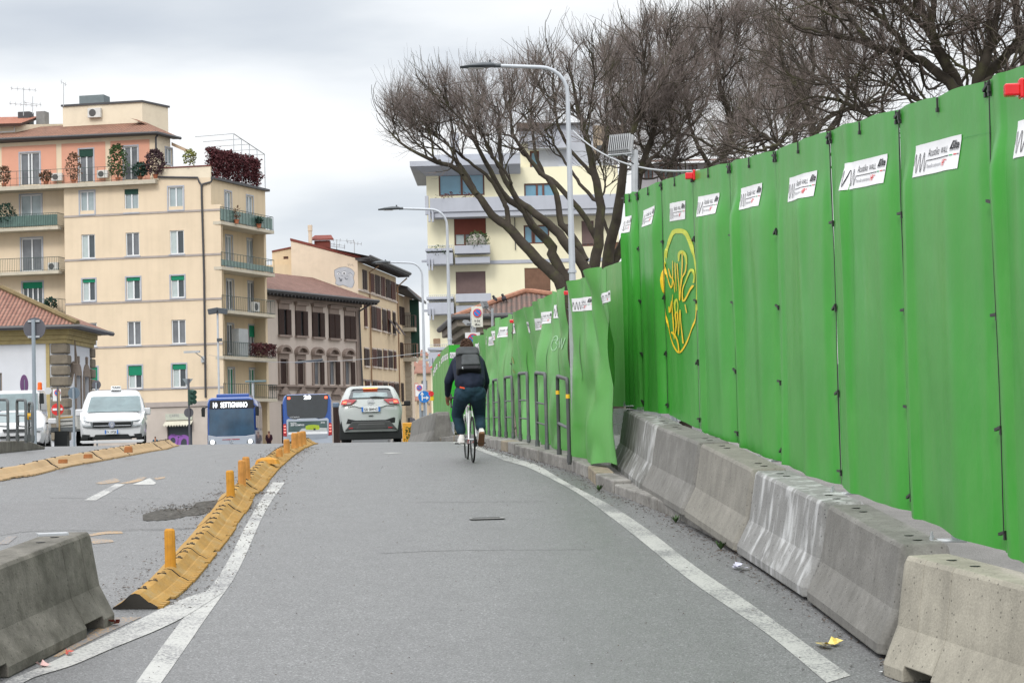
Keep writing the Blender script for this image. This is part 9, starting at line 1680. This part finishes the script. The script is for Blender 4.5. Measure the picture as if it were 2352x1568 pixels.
# backpack: tilted box with flap, pockets and straps
Bm = Matrix.Rotation(-R(40), 3, 'X'); bc = Vector((-.02, .20, 1.455))
def bpx(mb, c, hx, hy, hz, m=0, tp=1.0):
    pr = []
    for z, k in ((-hz, .92), (-hz*.8, 1.0), (0, 1.02*tp), (hz*.8, tp), (hz, tp*.86)): pr.append([bc+Bm @ (Vector(c)+Vector((x*hx*1.1*k, y*hy*(k if k < 1 else 1), z))) for x, y in ((-1, -.6), (-.75, -1), (.75, -1), (1, -.6), (1, 1), (-1, 1))])
    mb.loft(pr, m)
mb = MB(); bpx(mb, (0, 0, 0), .165, .085, .205, tp=.93); pk = mb.build('backpack', M_PACKD, None, smooth=False); pk.location = (0, 0, 0)
pk.parent = rd_; bv = pk.modifiers.new('bevel', 'BEVEL'); bv.width = .025; bv.segments = 3
mb = MB(); bpx(mb, (0.0, -.02, .15), .160, .09, .075, tp=.95); mb.build('top_flap', M_PACK, pk, world=False, bevel=.02, segs=3); mb = MB(); bpx(mb, (.025, -.075, -.03), .125, .035, .105, tp=.92); mb.build('front_pocket', M_PACK, pk, world=False, bevel=.015, segs=3)
mb = MB(); bpx(mb, (.0, -.05, -.17), .15, .045, .035); mb.build('bottom_pocket', M_PACKD, pk, world=False, bevel=.015)
for s_ in (-1, 1): mb = MB(); mb.tube([bc+Bm @ Vector((s_*.10, .06, .17)), Vector((s_*.13, .44, 1.585)), Vector((s_*.15, .60, 1.50)), Vector((s_*.17, .56, 1.34)), bc+Bm @ Vector((s_*.15, .06, -.15))], .018, 6); mb.build('shoulder_strap', M_PACKD, pk, world=False)
mb = MB(); mb.tube([bc+Bm @ Vector((-.10, -.09, -.18)), bc+Bm @ Vector((-.10, -.10, -.21))], .012, 6); mb.build('zip_pull', M_STEEL, pk, world=False)
# passers-by
def walker(px, pyh, d, label, coat, hair, legs, hat=None, turn=0.0, skirt=False, arms=((-.1, .18), (.1, .18))):
    h = W(px, pyh, d); g = gz(h.x, h.y); H_ = h.z-g; s = H_/1.72; rt = thing('person', (h.x, h.y, g), label, 'person', rz=turn); S_ = lambda x, y, z: (x*s, y*s, z*s)
    P_ = [('c', S_(0, 0, .95), S_(0, 0, 1.35), .13*s, .15*s), ('c', S_(0, 0, 1.4), S_(0, 0, 1.55), .055*s, .055*s), ('e', S_(0, 0, 1.60), (.08*s, .095*s, .115*s)), ('c', S_(0, -.09, 1.585), S_(0, -.105, 1.575), .012*s, .014*s), ('e', S_(-.08, 0, 1.59), (.01*s, .02*s, .03*s)), ('e', S_(.08, 0, 1.59), (.01*s, .02*s, .03*s)), ('c', S_(-.09, 0, .92), S_(-.1, -.03, .5), .075*s, .055*s), ('c', S_(-.1, -.03, .5), S_(-.1, .05, .08), .05*s, .035*s), ('c', S_(.09, 0, .92), S_(.1, .03, .5), .075*s, .055*s), ('c', S_(.1, .03, .5), S_(.1, .10, .08), .05*s, .035*s), ('c', S_(-.1, .05, .04), S_(-.1, -.12, .04), .04*s, .035*s), ('c', S_(.1, .1, .04), S_(.1, -.08, .04), .04*s, .035*s)]
    C_ = [('c', S_(0, 0, .80), S_(0, 0, 1.1), .19*s, .17*s), ('c', S_(-.06, 0, 1.0), S_(-.07, 0, 1.36), .14*s, .12*s), ('c', S_(.06, 0, 1.0), S_(.07, 0, 1.36), .14*s, .12*s)]
    for s_, (fy, el) in zip((-1, 1), arms):
        sh_, e_, w_ = S_(s_*.19, 0, 1.38), S_(s_*.25, fy*-.3, 1.12), S_(s_*.2, -el, .95 if el < .25 else 1.15); P_ += [('c', sh_, e_, .045*s, .038*s), ('c', e_, w_, .036*s, .025*s)]; C_ += [('c', sh_, e_, .07*s, .058*s), ('c', e_, w_, .055*s, .042*s)]; hand(P_, w_, (0, -.4, -.8) if el < .25 else (0, -.9, .2), (0, -.5, -.3), s, .4)
    body_mesh('body', P_, M_SKIN, rt, .014, 2); body_mesh('coat', C_, coat, rt, .02, 3); body_mesh('trousers', [('c', S_(-.09, 0, .88), S_(-.1, -.03, .5), .10*s, .075*s), ('c', S_(-.1, -.03, .5), S_(-.1, .05, .12), .07*s, .055*s), ('c', S_(.09, 0, .88), S_(.1, .03, .5), .10*s, .075*s), ('c', S_(.1, .03, .5), S_(.1, .10, .12), .07*s, .055*s)], legs, rt, .02, 2)
    mb = MB(); mb.sphere(S_(0, .015, 1.63), (.09*s, .10*s, .10*s), 12); mb.sphere(S_(0, .05, 1.52), (.075*s, .05*s, .10*s), 10); mb.build('hair', hair, rt, world=False, smooth=True); return rt
M_DARKC = pmat('near_black_cloth', (.012, .013, .016), .8)
gw = walker(*a7(930, 893), 112, 'person in a bright green tunic with long dark hair standing beside the lorry', pmat('bright_green_cloth', (.01, .30, .13), .8, .2, 4), pmat('black_hair', (.012, .010, .010), .7), M_DARKC)
mb = MB(); cap(mb, (0, -.15, 1.45), (.05, -.16, 1.0), .07, .09); mb.build('dark_scarf', M_DARKC, gw, world=False, smooth=True)
walker(*a7(2085, 992), 125, 'small person in a teal jacket looking at a phone, right of the taxi', pmat('teal_jacket', (.02, .08, .12), .7), pmat('black_hair', (.012, .010, .010), .7), M_DARKC, arms=((.0, .3), (.0, .3)))
walker(Q('z2', 2108, 0)[0], Q('z2', 0, 1222)[1], 118, 'person in a dark maroon coat at the side of the oncoming bus', pmat('maroon_coat', (.035, .012, .02), .8), pmat('maroon_hood', (.03, .010, .018), .8), M_DARKC)
